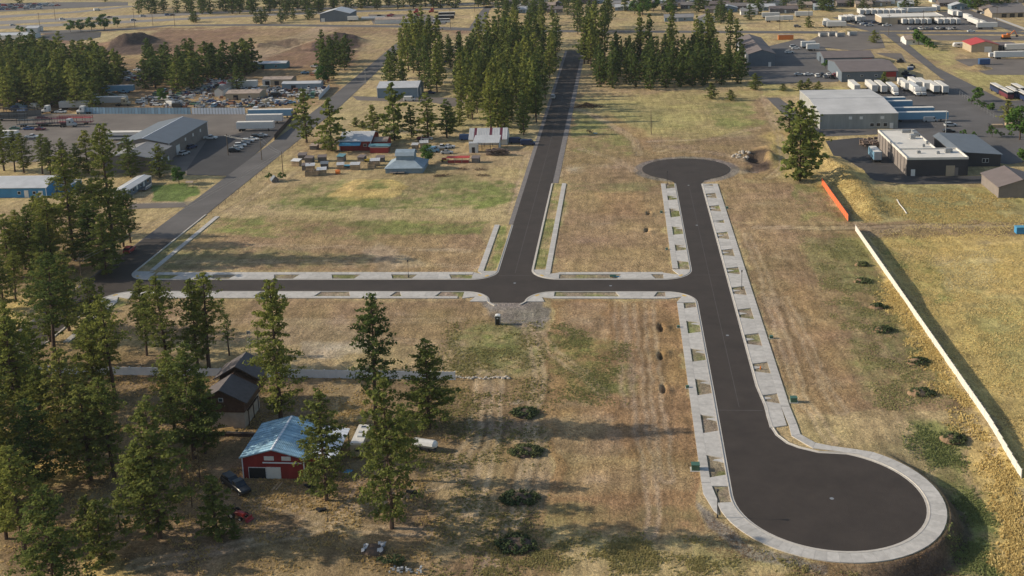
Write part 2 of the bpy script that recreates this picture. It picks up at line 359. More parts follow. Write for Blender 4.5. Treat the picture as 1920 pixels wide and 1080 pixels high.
TRACKS=[([(990,610),(1000,640),(1012,690),(1000,760),(990,860),(975,960),(900,1080)],.7),([(1010,625),(1040,660),(1090,700),(1130,740)],.5),([(1180,570),(1190,660),(1200,760),(1215,880),(1225,1000)],.5),([(1215,565),(1222,660),(1235,780),(1250,900)],.5),([(1160,565),(1165,660),(1180,760)],.4),
 ([(1440,560),(1470,640),(1500,740),(1540,800),(1560,825)],.6),([(1470,560),(1510,640),(1560,740),(1580,770)],.45),([(1400,440),(1425,500),(1450,570)],.5),([(1420,425),(1600,428),(1700,424),(1960,423)],.9),([(1610,420),(1640,436),(1680,430)],.7),
 ([(930,700),(925,800),(900,900),(880,960)],.7),([(905,700),(890,800),(850,900),(700,940),(560,1000),(250,1060)],.6),([(480,940),(640,990),(800,1000)],.5),([(620,985),(660,940),(690,900)],.6),
 ([(1075,200),(1130,225),(1190,262),(1200,290)],.7),([(1055,180),(1052,250),(1045,330)],.5),([(1220,265),(1330,262),(1420,240)],.5),([(1430,180),(1460,250),(1470,310),(1440,335)],.6),([(1090,280),(1160,300),(1190,320)],.5),([(1230,283),(1330,285),(1400,300)],.5),
 ([(480,460),(640,462),(880,470)],.35),([(340,490),(600,490),(890,500)],.35),([(640,625),(760,640),(860,645)],.4),([(250,600),(500,602),(860,600)],.3),
 ([(430,395),(470,370),(560,320),(575,300)],.4),([(550,300),(760,290),(985,285)],.5),([(960,400),(975,350),(990,290)],.5),([(480,385),(700,392),(950,395)],.3),([(520,100),(600,70),(640,50)],.8),([(100,90),(200,70),(300,55),(420,56)],.6),([(1650,90),(1760,130),(1830,170)],.4)]
def pip(x,y,P):
    ins=np.zeros(x.shape,bool);d=np.full(x.shape,1e9);n=len(P)
    for k in range(n):
        x0,y0=P[k];x1,y1=P[(k+1)%n]
        if y0!=y1: ins^=((y0>y)!=(y1>y))&(x<(x1-x0)*(y-y0)/(y1-y0)+x0)
        dx,dy=x1-x0,y1-y0;t=np.clip(((x-x0)*dx+(y-y0)*dy)/(dx*dx+dy*dy),0,1)
        d=np.minimum(d,np.hypot(x-x0-t*dx,y-y0-t*dy))
    return np.where(ins,d,-d)
def smooth(a,b,x): t=np.clip((x-a)/(b-a),0,1); return t*t*(3-2*t)
MOUNDS=[]   # (x, y, radius_x, radius_y, height) 
def mound(px,py,rx,ry,h): MOUNDS.append((*G(px,py),rx,ry,h))
mound(705,356,11,13,1.1); mound(252,78,13,14,5.5); mound(300,90,22,14,2.5); mound(235,84,10,12,5)
mound(625,82,17,14,3.5); mound(650,80,12,12,3); mound(530,82,14,9,-3.0); mound(500,86,9,9,2.5); mound(548,78,10,7,2.5); mound(612,92,14,6,-2.5)
mound(1422,298,3.2,4.0,-2.6); mound(1440,296,2.6,6,2.2); mound(1415,318,2.5,3,-1.2); mound(1442,280,4,4,1.6); mound(1400,288,4,2.5,.9)
for a,b in ((1216,399),(1213,431),(1240,614),(1239,666),(1244,728),(1238,612)): mound(a,b,.38,1.5,-1.7)
for a,b in ((1222,403),(1220,436),(1250,616),(1250,662),(1252,732)): mound(a,b,1.0,1.5,.45)
mound(1835,128,4,4,1.6); mound(1585,62,5,4,2.0)
BANK=[G(*p) for p in ((1545,300),(1575,318),(1600,345),(1622,372),(1636,400))]
def height(u,v):
    u=np.asarray(u,float);v=np.asarray(v,float); z=np.zeros_like(u)
    for (a,b,rx,ry,h) in MOUNDS:
        z+=h*np.exp(-(((u-a)/rx)**2+((v-b)/ry)**2)**1.3)*(1 if abs(h)<1.3 else (.55+.9*fbm(u,v,7,17,4)))
    r=np.hypot(u-BULB[0],v-BULB[1]); an=np.arctan2(v-BULB[1],u-BULB[0])
    dm=smooth(-1.7,-.9,an)*(1-smooth(.45,1.05,an))
    z-=2.5*smooth(18.3,20.6,r)*(1-smooth(25,44,r))*dm
    # bank beside the orange screen
    d=np.full(u.shape,1e9)
    for k in range(len(BANK)-1):
        (x0,y0),(x1,y1)=BANK[k],BANK[k+1];dx,dy=x1-x0,y1-y0;t=np.clip(((u-x0)*dx+(v-y0)*dy)/(dx*dx+dy*dy),0,1)
        d=np.minimum(d,np.hypot(u-x0-t*dx,v-y0-t*dy))
    z+=1.7*np.exp(-(d/4.0)**2)
    m=smooth(66.0,67.5,u)*(1-smooth(78,100,u))*smooth(150,170,v)*(1-smooth(300,306,v)); z-=(.35+.75*smooth(245,262,v))*m
    return z
def gz(u,v): return float(height(np.array([u]),np.array([v]))[0])-.05
def ground():
    # a fan of cells that grow with distance, from just in front of the drone out to the horizon
    rows=np.concatenate([np.array([-1500,-500,-100,40,80,110]),128*np.exp(np.arange(0,600)*.00362),1130*np.exp(np.arange(1,28)*.09)])
    fr=np.linspace(-.545,.50,600)
    cols=np.concatenate([[-3,-2.2,-1.6,-1.0,-.75,-.62],fr,[.56,.64,.8,1.1,1.7,3]])
    yy=np.repeat(rows,len(cols)).reshape(len(rows),-1); dd=np.maximum(np.abs(yy),128+0*yy); dd=np.where(yy<100,600,dd); cc=np.tile(cols,(len(rows),1))
    X=cc*dd; Y=yy
    c,s=math.cos(-AZ),math.sin(-AZ); u=c*X-s*Y; v=s*X+c*Y
    X2=np.where(Y<128,128,Y)
    # photo position of each vertex, used only to look up which ground cover was surveyed there
    Z=-H; cy=Y*math.cos(TH)-Z*math.sin(TH); cy=np.where(cy<20,20,cy); yy_=-(Y*math.sin(TH)+Z*math.cos(TH)); a=F*X/cy;b=F*yy_/cy
    c,s=math.cos(RO),math.sin(RO); px=c*a+s*b+960; py=-s*a+c*b+Y0
    wpx=(fbm(u,v,9,1)-.5); wpy=(fbm(u,v,9,5)-.5); sc=np.clip(F/np.maximum(cy,60),1,14)
    mx_=px+wpx*sc*7; my_=py+wpy*sc*7*.35
    colr=np.zeros(u.shape+(3,)); colr[:]=C['tan']
    hf=fbm(u,v,2.2,9,3)-.5; mf=fbm(u,v,14,21)-.5
    for P,key,soft,amt in PAINT:
        x0=min(p[0] for p in P)-soft*3;x1=max(p[0] for p in P)+soft*3;y0=min(p[1] for p in P)-soft*3;y1=max(p[1] for p in P)+soft*3
        sel=(mx_>x0)&(mx_<x1)&(my_>y0)&(my_<y1)
        if not sel.any(): continue
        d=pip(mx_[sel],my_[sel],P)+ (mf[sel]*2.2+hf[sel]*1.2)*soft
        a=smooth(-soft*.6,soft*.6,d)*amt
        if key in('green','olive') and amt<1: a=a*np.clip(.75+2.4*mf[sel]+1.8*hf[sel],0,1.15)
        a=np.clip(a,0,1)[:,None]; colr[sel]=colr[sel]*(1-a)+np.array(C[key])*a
    for x_,y_,rx_,ry_,key,am in ((1100,600,30,7,'dust',.6),(1180,690,22,8,'dust',.5),(1090,760,40,8,'dust',.5),(1200,800,30,10,'umber',.5),(1120,900,30,9,'dust',.5),(1250,860,22,9,'umber',.4),(560,470,30,3,'dust',.6),(700,485,40,3,'dust',.6),(820,470,34,3,'pale',.4),(640,500,30,2.5,'dust',.6),(400,480,26,3,'umber',.5),
        (620,600,50,5,'dust',.6),(760,590,40,5,'dust',.5),(480,590,34,4,'dust',.5),(330,620,30,5,'umber',.4),(640,650,50,6,'pale',.5),(1150,380,40,5,'umber',.45),(1120,420,30,5,'dust',.5),(1180,470,34,5,'umber',.4),(1100,450,24,5,'dust',.4),(1430,380,30,5,'dust',.5),(1460,480,26,6,'dust',.45),(1500,600,24,9,'dust',.5),(1560,720,30,9,'dust',.5),(1620,680,24,12,'green',.5),
        (1140,310,40,5,'dust',.6),(1080,320,18,6,'pale',.5),(1330,330,20,3,'pale',.5),(1250,275,50,4,'dust',.5),(1390,255,30,7,'dust',.6),(1400,320,22,3,'pale',.5),(990,750,18,3,'pale',.9),(1000,780,14,14,'dust',.5),(925,585,24,6,'dust',.5),(880,640,30,6,'tan',.5),(1850,470,50,10,'dust',.4),(1780,620,30,16,'dirt',.35),(1890,760,24,20,'dirt',.3),(1700,470,20,8,'dirt',.5)):
        q=((mx_-x_)/rx_)**2+((my_-y_)/ry_)**2; s_=q<6
        if s_.any(): a=(np.exp(-q[s_]**1.2)*am*np.clip(.4+2.6*(hf[s_]+.25),0,1.2))[:,None]; colr[s_]=colr[s_]*(1-a)+np.array(C[key])*a
    # gravel rims round the far turning circle and along the unkerbed road
    r=np.hypot(u-FARC[0],v-FARC[1]); a=(smooth(0,1,18.4-r+mf*3)*smooth(-.2,.2,v-356.5))[...,None]*.85; colr=colr*(1-a)+np.array(C['gravel'])*a
    # wheel tracks: pairs of pale ruts with darker shoulders
    for P,wd in TRACKS:
        Q=[G(*q) for q in P]; d=np.full(u.shape,1e9); x0=min(q[0] for q in Q)-6;x1=max(q[0] for q in Q)+6;y0=min(q[1] for q in Q)-6;y1=max(q[1] for q in Q)+6; sel=(u>x0)&(u<x1)&(v>y0)&(v<y1)
        if not sel.any(): continue
        us=u[sel]+(fbm(u[sel],v[sel],8,61,3)-.5)*2.0;vs_=v[sel]+(fbm(u[sel],v[sel],8,66,3)-.5)*2.0; dm_=np.full(us.shape,1e9)
        for k in range(len(Q)-1):
            (ax,ay),(bx,by)=Q[k],Q[k+1];dx,dy=bx-ax,by-ay;t=np.clip(((us-ax)*dx+(vs_-ay)*dy)/(dx*dx+dy*dy),0,1); dm_=np.minimum(dm_,np.hypot(us-ax-t*dx,vs_-ay-t*dy))
        rut=np.exp(-((dm_-.95)/.42)**2)*wd; mid=np.exp(-(dm_/2.2)**2)*wd*.5; f=np.clip(mid*.7+rut*1.5,0,1)[:,None]*(.5+.9*fbm(us,vs_,6,68,3))[:,None]; f=np.clip(f,0,.85)
        colr[sel]=colr[sel]*(1-f)+np.array(C['dust'])*1.08*f
        sh=np.exp(-((dm_-1.9)/.35)**2)[:,None]*wd*.45; colr[sel]*=1-sh
    nzn=fbm(u,v,5.0,31,5); n2=fbm(u,v,38,44,3)
    rb=np.hypot(u-BULB[0],v-BULB[1]); ab=np.arctan2(v-BULB[1],u-BULB[0]); a=(smooth(17.6,18.4,rb)*(1-smooth(20.5,22.6,rb+hf*2))*smooth(-1.9,-1.2,ab)*(1-smooth(.5,1.1,ab)))[...,None]*.85; colr=colr*(1-a)+np.array(C['dark'])*a  # dark soil band also paints in the shadow cast by the bank
    for x0_,x1_,y0_,y1_ in ((13.2,16.7,160,356),(25.3,28.9,196,356),(-124,-38,253,257),(-124,-38,265,269),(-18,10,253,257),(-18,10,265,269)):
        a=((u>x0_)&(u<x1_)&(v>y0_)&(v<y1_))[...,None]*.8; pk=smooth(.5,.72,fbm(u,v,4.0,90,3))[...,None]; colr=colr*(1-a)+(np.array((.23,.19,.15))*(1-pk)+np.array((.13,.16,.055))*pk)*a
    colr*=(1+(nzn-.5)*.55+(n2-.5)*.40)[...,None]; hue=(fbm(u,v,11,133,4)-.5)[...,None]; colr*=1+hue*np.array((.10,.22,-.10))
    far=smooth(900,1600,Y)[...,None]; colr=colr*(1-far)+np.array((.16,.15,.09))*far*1.0
    z=height(u,v)-.05+(fbm(u,v,1.6,71,3)-.5)*.07*(1-smooth(350,700,Y))
    n0,n1=u.shape; co=np.stack([u,v,z],-1).reshape(-1,3)
    idx=np.arange(n0*n1).reshape(n0,n1); q=np.stack([idx[:-1,:-1],idx[:-1,1:],idx[1:,1:],idx[1:,:-1]],-1).reshape(-1,4)
    me=bpy.data.meshes.new('ground'); me.vertices.add(len(co)); me.vertices.foreach_set('co',co.ravel())
    me.loops.add(q.size); me.loops.foreach_set('vertex_index',q.ravel().astype(np.int32)); me.polygons.add(len(q)); me.polygons.foreach_set('loop_start',np.arange(0,q.size,4,dtype=np.int32))
    me.update(); at=me.color_attributes.new('cover','FLOAT_COLOR','POINT')
    at.data.foreach_set('color',np.concatenate([colr.reshape(-1,3),np.ones((len(co),1))],1).ravel())
    me.polygons.foreach_set('use_smooth',np.ones(len(q),bool)); me.validate()
    m=bpy.data.materials.new('soil_and_grass'); m.use_nodes=True; n=m.node_tree;N=n.nodes;L=n.links;b=N['Principled BSDF']
    b.inputs['Roughness'].default_value=1; b.inputs['Specular IOR Level'].default_value=.1
    ca=N.new('ShaderNodeVertexColor'); ca.layer_name='cover'; tc=N.new('ShaderNodeTexCoord')
    def nz(scale,det,ax=None,rough=.6):
        t=N.new('ShaderNodeTexNoise'); t.inputs['Scale'].default_value=scale; t.inputs['Detail'].default_value=det; t.inputs['Roughness'].default_value=rough
        if ax:
            mp=N.new('ShaderNodeMapping'); mp.inputs['Scale'].default_value=ax; mp.inputs['Rotation'].default_value=(0,0,.25); L.new(tc.outputs['Object'],mp.inputs[0]); L.new(mp.outputs[0],t.inputs['Vector'])
        else: L.new(tc.outputs['Object'],t.inputs['Vector'])
        return t
    def mrange(src,a,bb,lo,hi):
        r=N.new('ShaderNodeMapRange'); r.inputs[1].default_value=a;r.inputs[2].default_value=bb;r.inputs[3].default_value=lo;r.inputs[4].default_value=hi; L.new(src,r.inputs[0]); return r.outputs[0]
    def mul(c,f):
        x=N.new('ShaderNodeMix'); x.data_type='RGBA';x.blend_type='MULTIPLY';x.inputs[0].default_value=1; L.new(c,x.inputs[6]); L.new(f,x.inputs[7]); return x.outputs[2]
    n1_=nz(1.6,6,rough=.75); n2_=nz(.35,4); n3_=nz(.5,5,(1,.16,1)); n4_=nz(.12,3)
    c_=mul(ca.outputs[0],mrange(n1_.outputs[0],.3,.7,.64,1.38)); c_=mul(c_,mrange(n2_.outputs[0],.3,.7,.76,1.26)); c_=mul(c_,mrange(n3_.outputs[0],.3,.7,.74,1.26))
    n5_=nz(4.5,3,rough=.8); c_=mul(c_,mrange(n5_.outputs[0],.32,.68,.66,1.34))
    # sparse green tufts and pale stones inside any cover
    tf=nz(2.3,3); f=mrange(tf.outputs[0],.60,.68,0,.55); f2=N.new('ShaderNodeMath'); f2.operation='MULTIPLY'; L.new(f,f2.inputs[0]); L.new(mrange(n4_.outputs[0],.42,.6,0,1),f2.inputs[1])
    gx=N.new('ShaderNodeMix'); gx.data_type='RGBA'; L.new(f2.outputs[0],gx.inputs[0]); L.new(c_,gx.inputs[6]); gx.inputs[7].default_value=(.11,.12,.05,1)
    L.new(gx.outputs[2],b.inputs['Base Color'])
    bn=nz(1.1,7,rough=.7); bp=N.new('ShaderNodeBump'); bp.inputs['Strength'].default_value=1.0; bp.inputs['Distance'].default_value=.5; L.new(bn.outputs[0],bp.inputs['Height']); L.new(bp.outputs[0],b.inputs['Normal'])
    me.materials.append(m); o=put('ground',me); o['kind']='structure'; return o
ground()

# ------------------------------------------------------------------ roads
def sheet(name,pts,z,m,kind=True):
    mb=MB(); 
    P=[(p[0],p[1]) for p in pts]; a=sum(P[k][0]*P[(k+1)%len(P)][1]-P[(k+1)%len(P)][0]*P[k][1] for k in range(len(P)))
    if a<0: P=P[::-1]
    mb.quad(*[(x,y,z) for x,y in P]); o=mb.build(name,m); o['kind']='structure'; return o
def arc(cx,cy,r,a0,a1,n=10): return [(cx+r*math.cos(math.radians(a0+(a1-a0)*k/n)),cy+r*math.sin(math.radians(a0+(a1-a0)*k/n))) for k in range(n+1)]
rect=lambda x0,x1,y0,y1:[(x0,y0),(x1,y0),(x1,y1),(x0,y1)]
KW,KE=-32.9,-23.7; KN,KS=265.5,256.5; CW,CE=16.5,25.4
sheet('road',rect(-32.6,-23.7,249.5,660),.010,'asphalt_new')
sheet('gravel_shoulder',rect(-34.0,-32.6,312,660),.002,'gravel_shoulder'); sheet('gravel_shoulder',rect(-23.7,-21.8,358,660),.002,'gravel_shoulder')
sheet('road',rect(-131,17.5,KS,KN),.022,'asphalt_new')
sheet('road',[(-145,90),(-131.5,90),(-130.3,225),(-130.3,380),(-130.6,500),(-134.5,600),(-140,700),(-139,790),(-147,790),(-146,700),(-143,600),(-140.5,500),(-140.4,300),(-141,225)],.016,'asphalt_old')
sheet('road',rect(-140.0,-130.5,225,300),.020,'asphalt_new')
# cul-de-sac street with both turning circles as one sheet
SCV=[G(*p) for p in ((1438,765),(1441,780),(1447,799),(1458,816),(1478,831),(1499,839),(1535,847.5),(1588,853))]
near=arc(BULB[0],BULB[1],BULB[2],180,360+68,44)
sheet('road',[(CW,357)]+[(CW,200),(16.4,170)]+near+SCV[::-1][1:]+[(CE,205),(CE,357)],.028,'asphalt_new')
a_=math.degrees(math.acos((FARC[0]-CW)/FARC[2])); b_=math.degrees(math.acos((CE-FARC[0])/FARC[2]))
sheet('road',[(CE,356.5),(CE+.8,359.5),(CE+2.8,361.3)]+arc(FARC[0],FARC[1],FARC[2],-62,242,50)+[(CW-2.6,361.3),(CW-.8,359.5),(CW,356.5)],.034,'asphalt_new')
# corner fillets
def fillet(u,v,su,sv,r,z):   # corner at (u,v); the rounded kerb's centre lies at (u+su*r, v+sv*r)
    cx,cy=u+su*r,v+sv*r; P=[(u-su*.3,v-sv*.3),(cx,v-sv*.3),(cx,v)]; a0=math.degrees(math.atan2(-sv,0)); a1=math.degrees(math.atan2(0,-su))
    d=((a1-a0+180)%360)-180; P+=arc(cx,cy,r,a0,a0+d,9)+[(u-su*.3,cy)]; sheet('road_corner',P,z,'asphalt_new')
for k,(u,v,su,sv,r) in enumerate(((KW,KN,-1,1,6),(KE,KN,1,1,7),(CW,KN,-1,1,7),(-130.3,KN,1,1,6),(KW,KS,-1,-1,6.5),(KE,KS,1,-1,6.5),(CW,KS,-1,-1,7),(-130.3,KS,1,-1,7))):
    fillet(u,v,su,sv,r,.040)

# ------------------------------------------------------------------ kerbs, sidewalks, driveway aprons
def offset(P,d):
    out=[]
    for i,p in enumerate(P):
        a=P[max(i-1,0)];b=P[min(i+1,len(P)-1)];dx,dy=b[0]-a[0],b[1]-a[1];l=math.hypot(dx,dy) or 1
        out.append((p[0]-dy/l*d,p[1]+dx/l*d))
    return out
def kerb(P,side):           # P = kerb face, asphalt on the other side; gutter pan + raised kerb
    mb=MB(); sec=[(-.40,-.03),(-.40,.052),(-.02,.046),(.0,.15),(.16,.15),(.16,-.03)]
    R=[[(*q,z) for q in offset(P,side*o)] for o,z in sec]
    for k in range(len(P)-1):
        for j in range(len(sec)-1): 
            q=(R[j][k],R[j+1][k],R[j+1][k+1],R[j][k+1]); mb.quad(*(q if side<0 else q[::-1]))
    return struct('kerb',mb,'concrete_kerb')
def slabs(name,L_,Rr,step,z=.12):
    """sidewalk between two edges, cut into slabs with open joints"""
    base=MB(); P=list(zip(L_,Rr))
    for k in range(len(P)-1): base.quad((*P[k][0],z-.03),(*P[k][1],z-.03),(*P[k+1][1],z-.03),(*P[k+1][0],z-.03))
    o=struct(name,base,'concrete_kerb')
    return o,step
def straight_walk(x0,x1,y0,y1,step=1.9):
    """slabs share one mesh"""
    ew=(x1-x0)>(y1-y0); n=max(1,round(((x1-x0) if ew else (y1-y0))/step)); 
    root=MB().box(x0+.01,x1-.01,y0+.01,y1-.01,-.1,.085).build('sidewalk','concrete_kerb'); root['kind']='structure'
    st=((x1-x0) if ew else (y1-y0))/n; g=.016
    me=(MB().box(g,st-g,0,y1-y0,.0,.12) if ew else MB().box(0,x1-x0,g,st-g,.0,.12)).mesh('slab','concrete')
    for k in range(n): put('slab',me,root,(x0+k*st,y0,0) if ew else (x0,y0+k*st,0))
    return root
SW=1.5
straight_walk(-20.5,-19.1,268.9,357.4); straight_walk(-38.0,-36.5,271.3,311.6)
straight_walk(-129.5+6,-39,268.9,270.7); straight_walk(-17.0,9.5,268.9,270.5); straight_walk(-122,-40.6,252.0,253.3); straight_walk(-17.5,9.5,252.0,253.3)
straight_walk(12.0,13.5,273.2,355.9); straight_walk(12.0,13.5,168.5,249.2); straight_walk(28.7,30.3,196.5,355.2)
# west street walks
straight_walk(-126.6,-125.2,272.5,322.0,2.4); straight_walk(-126.6,-125.2,224.5,249.5,2.4)
# kerbs
kerb([(-23.7,357.5)]+[(-23.7,330),(-23.7,300)]+arc(-23.7+7,KN+7,7,180,270)+[(-10,KN),(0,KN),(CW-7,KN)]+arc(CW-7,KN+7,7,270,360)+[(CW,300),(CW,330),(CW,356)],-1 if False else 1)
kerb([(-130.3,324),(-130.3,300)]+arc(-130.3+6,KN+6,6,180,270)+[(-100,KN),(-80,KN),(-60,KN),(KW-6,KN)]+arc(KW-6,KN+6,6,270,360)+[(KW,290),(KW,311.5)],1)
kerb([(KW+2.0,KS-9.2),(KW+.9,KS-8)]+arc(KW-6.5,KS-6.5,6.5,0,90)+[(-60,KS),(-80,KS),(-100,KS),(-123.3,KS)]+arc(-130.3+7,KS-7,7,90,180)+[(-130.3,224)],1)
wk=[(CW,KS-7)]+[(CW,230),(CW,200),(16.4,172)]+arc(BULB[0],BULB[1],BULB[2],180,360+68,44)+SCV[::-1][1:]+[(CE,205),(CE,260),(CE,310),(CE,355.5)]
kerb([(KE-1.2,KS-8.6)]+arc(KE+6.5,KS-6.5,6.5,180,90)+[(0,KS)]+arc(CW-7,KS-7,7,90,0)[:-1]+wk,-1)
# ring walk round the near turning circle
def pathslabs(A,B,z=.12,name='sidewalk'):
    base=MB()
    for k in range(len(A)-1): base.quad((*A[k],z-.03),(*A[k+1],z-.03),(*B[k+1],z-.03),(*B[k],z-.03))
    for E_ in (A,B):
        for k in range(len(E_)-1): base.quad((*E_[k],z-.03),(*E_[k+1],z-.03),(*E_[k+1],-.5),(*E_[k],-.5))
    root=base.build(name,'concrete_kerb'); root['kind']='structure'
    for k in range(len(A)-1):
        l=lambda p,q,t:(p[0]+(q[0]-p[0])*t,p[1]+(q[1]-p[1])*t); g=.009
        MB().prism([l(A[k],A[k+1],g),l(A[k],A[k+1],1-g),l(B[k],B[k+1],1-g),l(B[k],B[k+1],g)],z-.028,z).build('slab','concrete',root)
    return root
an=[188+ (360+55-188)*k/38 for k in range(39)]
pathslabs([arc(BULB[0],BULB[1],BULB[2]+.18,a,a,1)[0] for a in an],[arc(BULB[0],BULB[1],BULB[2]+2.55,a,a,1)[0] for a in an])
O1=[G(*p) for p in ((1762,905),(1736,905),(1692,875.5),(1603,843),(1558.5,837),(1529,831),(1500.7,815),(1494,795),(1489,775))][3:]
I1=[G(*p) for p in ((1606,852),(1561,845.5),(1524,841),(1484,818),(1479,797),(1475,777))]
O1[-1]=(30.3,196.4); I1[-1]=(28.7,196.4)
OA=[arc(BULB[0],BULB[1],BULB[2]+2.55,55,55,1)[0]]+O1[0:]; IA=[arc(BULB[0],BULB[1],BULB[2]+.18,55,55,1)[0]]+I1[0:]
pathslabs(IA,OA)
OB=[(12.0,168.4),(12.2,165.5),(13.6,161.0),(BULB[0]+(BULB[2]+2.55)*math.cos(math.radians(203)),BULB[1]+(BULB[2]+2.55)*math.sin(math.radians(203)))]
IB=[(13.5,168.4),(13.7,166.1),(15.0,162.3),(15.9,159.9)]
# link from the west walk to the ring
mb=MB(); mb.prism([(12.02,168.42),(13.48,168.42),(14.15,163.6),(13.95,159.0),(13.3,160.2),(12.05,165.2)],.0,.115); struct('sidewalk',mb,'concrete')
def planter_run(axis,kf,sf,intervals,lo,hi,flare=1.0):
    """driveway aprons fill the strip between kerb face kf and sidewalk edge sf wherever there is no planting pocket"""
    iv=sorted(intervals); gaps=[]; prev=lo
    for a,b in iv: gaps.append((prev,a)); prev=b
    gaps.append((prev,hi))
    for k,(a,b) in enumerate(gaps):
        if b-a<.3: continue
        fa=flare if k>0 else 0; fb=flare if k<len(gaps)-1 else 0
        k0=kf+(.17 if sf>kf else -.17); s0=sf-(.012 if sf>kf else -.012)
        P=[(k0,a-fa),(k0,b+fb),(s0,b),(s0,a)]; 
        if axis=='x': P=[(q[1],q[0]) for q in P]
        n=max(1,round((b-a)/3.2)); root=MB().prism(P,-.1,.09).build('driveway_apron','concrete_kerb'); root['kind']='structure'
        for j in range(n):
            t0,t1=j/n,(j+1)/n; e=.003
            l=lambda p,q,t:(p[0]+(q[0]-p[0])*t,p[1]+(q[1]-p[1])*t)
            MB().prism([l(P[0],P[1],t0+e),l(P[0],P[1],t1-e),l(P[3],P[2],t1-e),l(P[3],P[2],t0+e)],.091,.112).build('slab','concrete',root)
yv=lambda x,ys:[tuple(sorted((G(x,a)[1],G(x,b)[1]))) for a,b in ys]
xu=lambda y,xs:[(G(a,y)[0],G(b,y)[0]) for a,b in xs]
planter_run('y',CW,13.5,yv(1255,[(345,354),(367,376)])+yv(1265,[(391,408),(425,441),(459,471),(489,507)]),273.2,355.9)
planter_run('y',CW,13.5,yv(1285,[(562,579)])+yv(1300,[(602,626),(654,679),(711,742)])+yv(1325,[(778,813),(854,896)]),167.5,249.2)
planter_run('y',CE,28.7,yv(1332,[(346,349)])+yv(1340,[(362,372),(385,397),(413,419),(435,449)])+yv(1370,[(467,481),(501,515),(537,554)])+yv(1405,[(578,599),(625,649)])+yv(1430,[(679,701),(738,757)])+yv(1460,[(798,822)]),195.5,355.2)
planter_run('x',KN,268.9,xu(518,[(286,333),(397,441),(512,560),(620,674),(732,781),(841,887)]),-123.5,-39.1)
planter_run('x',KN,268.9,xu(518,[(1035,1164),(1221,1250)]),-16.6,9.4)
planter_run('x',KS,253.3,xu(552,[(262,276),(352,386),(478,513),(591,659),(732,755),(817,868)]),-122,-40.6)
planter_run('x',KS,253.3,xu(552,[(1036,1162),(1225,1254)]),-17.5,9.4)
def inlet(x,y,sx,sy,lab=None):
    o=MB().prism([(x,y-.25*sy),(x,y+1.3*sy),(x+1.5*sx,y+.9*sy),(x+1.9*sx,y+.45*sy),(x+1.1*sx,y+.3*sy)],-.04,.03).build('drain_inlet','concrete'); o['kind']='structure'
for a,b in yv(1265,[(367,376),(391,408),(425,441),(459,471)])+yv(1300,[(602,626),(654,679),(711,742)])+yv(1325,[(778,813),(854,896)]): inlet(16.3,b-2.2,-1,1)
for a,b in yv(1340,[(362,372),(385,397),(413,419),(435,449)])+yv(1370,[(467,481),(501,515),(537,554)])+yv(1405,[(578,599),(625,649)])+yv(1430,[(679,701),(738,757)]): inlet(25.6,(a+b)/2-.4,1,1)
# corner ramps: concrete quadrants behind the rounded kerbs with yellow tactile pads
def ramp(u,v,su,sv,r,du,dv):
    cx,cy=u+su*r,v+sv*r; a0=math.degrees(math.atan2(-sv,0)); a1=math.degrees(math.atan2(0,-su)); d=((a1-a0+180)%360)-180
    A=arc(cx,cy,r-.18,a0,a0+d,9); P=A+[(u+su*dv,cy),(u+su*du,v+sv*du*1.0),(cx,v+sv*dv)] 
    o=MB().prism(P,-.1,.10).build('corner_ramp','concrete'); o['kind']='structure'
    am=a0+d/2; x,y=arc(cx,cy,r-.75,am,am,1)[0]; t=math.radians(am)
    pd=MB().box(-.3,.3,-.6,.6,.0,.02).build('tactile_pad','yellow_paint',o,(x,y,.095),t)
for a in ((KW,KN,-1,1,6,3.6,5.1),(KE,KN,1,1,7,3.2,4.8),(CW,KN,-1,1,7,3.0,4.6),(-130.3,KN,1,1,6,4.0,5.2),(KW,KS,-1,-1,6.5,3.4,4.4),(KE,KS,1,-1,6.5,3.6,4.4),(CW,KS,-1,-1,7,3.2,4.6),(-130.3,KS,1,-1,7,3.8,5.0)):
    ramp(*a)
# ------------------------------------------------------------------ other streets and yards (photo outlines)
def psheet(name,P,z,m): return sheet(name,poly(*P),z,m)
psheet('highway',[(-250,49),(0,39.5),(240,28.5),(480,18.5),(700,11),(960,3),(960,6.5),(700,14.5),(480,22),(240,34),(0,46),(-250,56)],.02,'pavement_grey')
psheet('highway',[(-250,59),(0,49),(240,38.5),(480,27),(700,19),(960,11),(960,14),(700,22),(480,30.5),(240,43),(0,54.5),(-250,65)],.02,'pavement_grey')
psheet('highway_ramp',[(-250,36),(0,29),(130,22),(240,11),(260,11.5),(150,23.5),(0,34),(-250,42)],.02,'pavement_grey')
psheet('street',[(0,60.5),(100,57),(200,55),(262,51),(320,46.5),(480,45),(780,48),(960,56),(1440,58),(1650,59),(1920,60),(2300,61),(2300,65),(1920,64.5),(1650,63.5),(1440,62.5),(960,60),(830,56),(780,52),(480,48.5),(320,49),(270,54),(210,58),(100,62),(0,66)],.03,'asphalt_old')
psheet('street',[(877,56),(902,20),(911,12),(925,12),(917,20),(907,57)],.02,'asphalt_old')
psheet('parking_lot',[(75,66),(110,61),(190,60),(188,70),(150,77),(70,74)],.01,'asphalt_dark')
psheet('parking_lot',[(-120,16),(-60,7),(120,4),(240,4),(240,10),(100,17),(0,22),(-100,24)],.02,'asphalt_old')
psheet('yard_surface',[(-220,218),(0,214),(470,212),(548,224),(455,292),(436,330),(345,326),(330,310),(200,300),(-220,310)],.005,'gravel_lot')
psheet('parking_lot',[(350,318),(388,262),(440,252),(528,228),(546,226),(436,330),(350,328)],.012,'asphalt_dark')
psheet('yard_surface',[(690,27),(800,27),(840,38),(835,46),(700,45)],.01,'gravel_lot')
psheet('driveway',[(660,180),(720,182),(860,183),(872,192),(850,200),(810,192),(670,188)],.0,'gravel_lot')
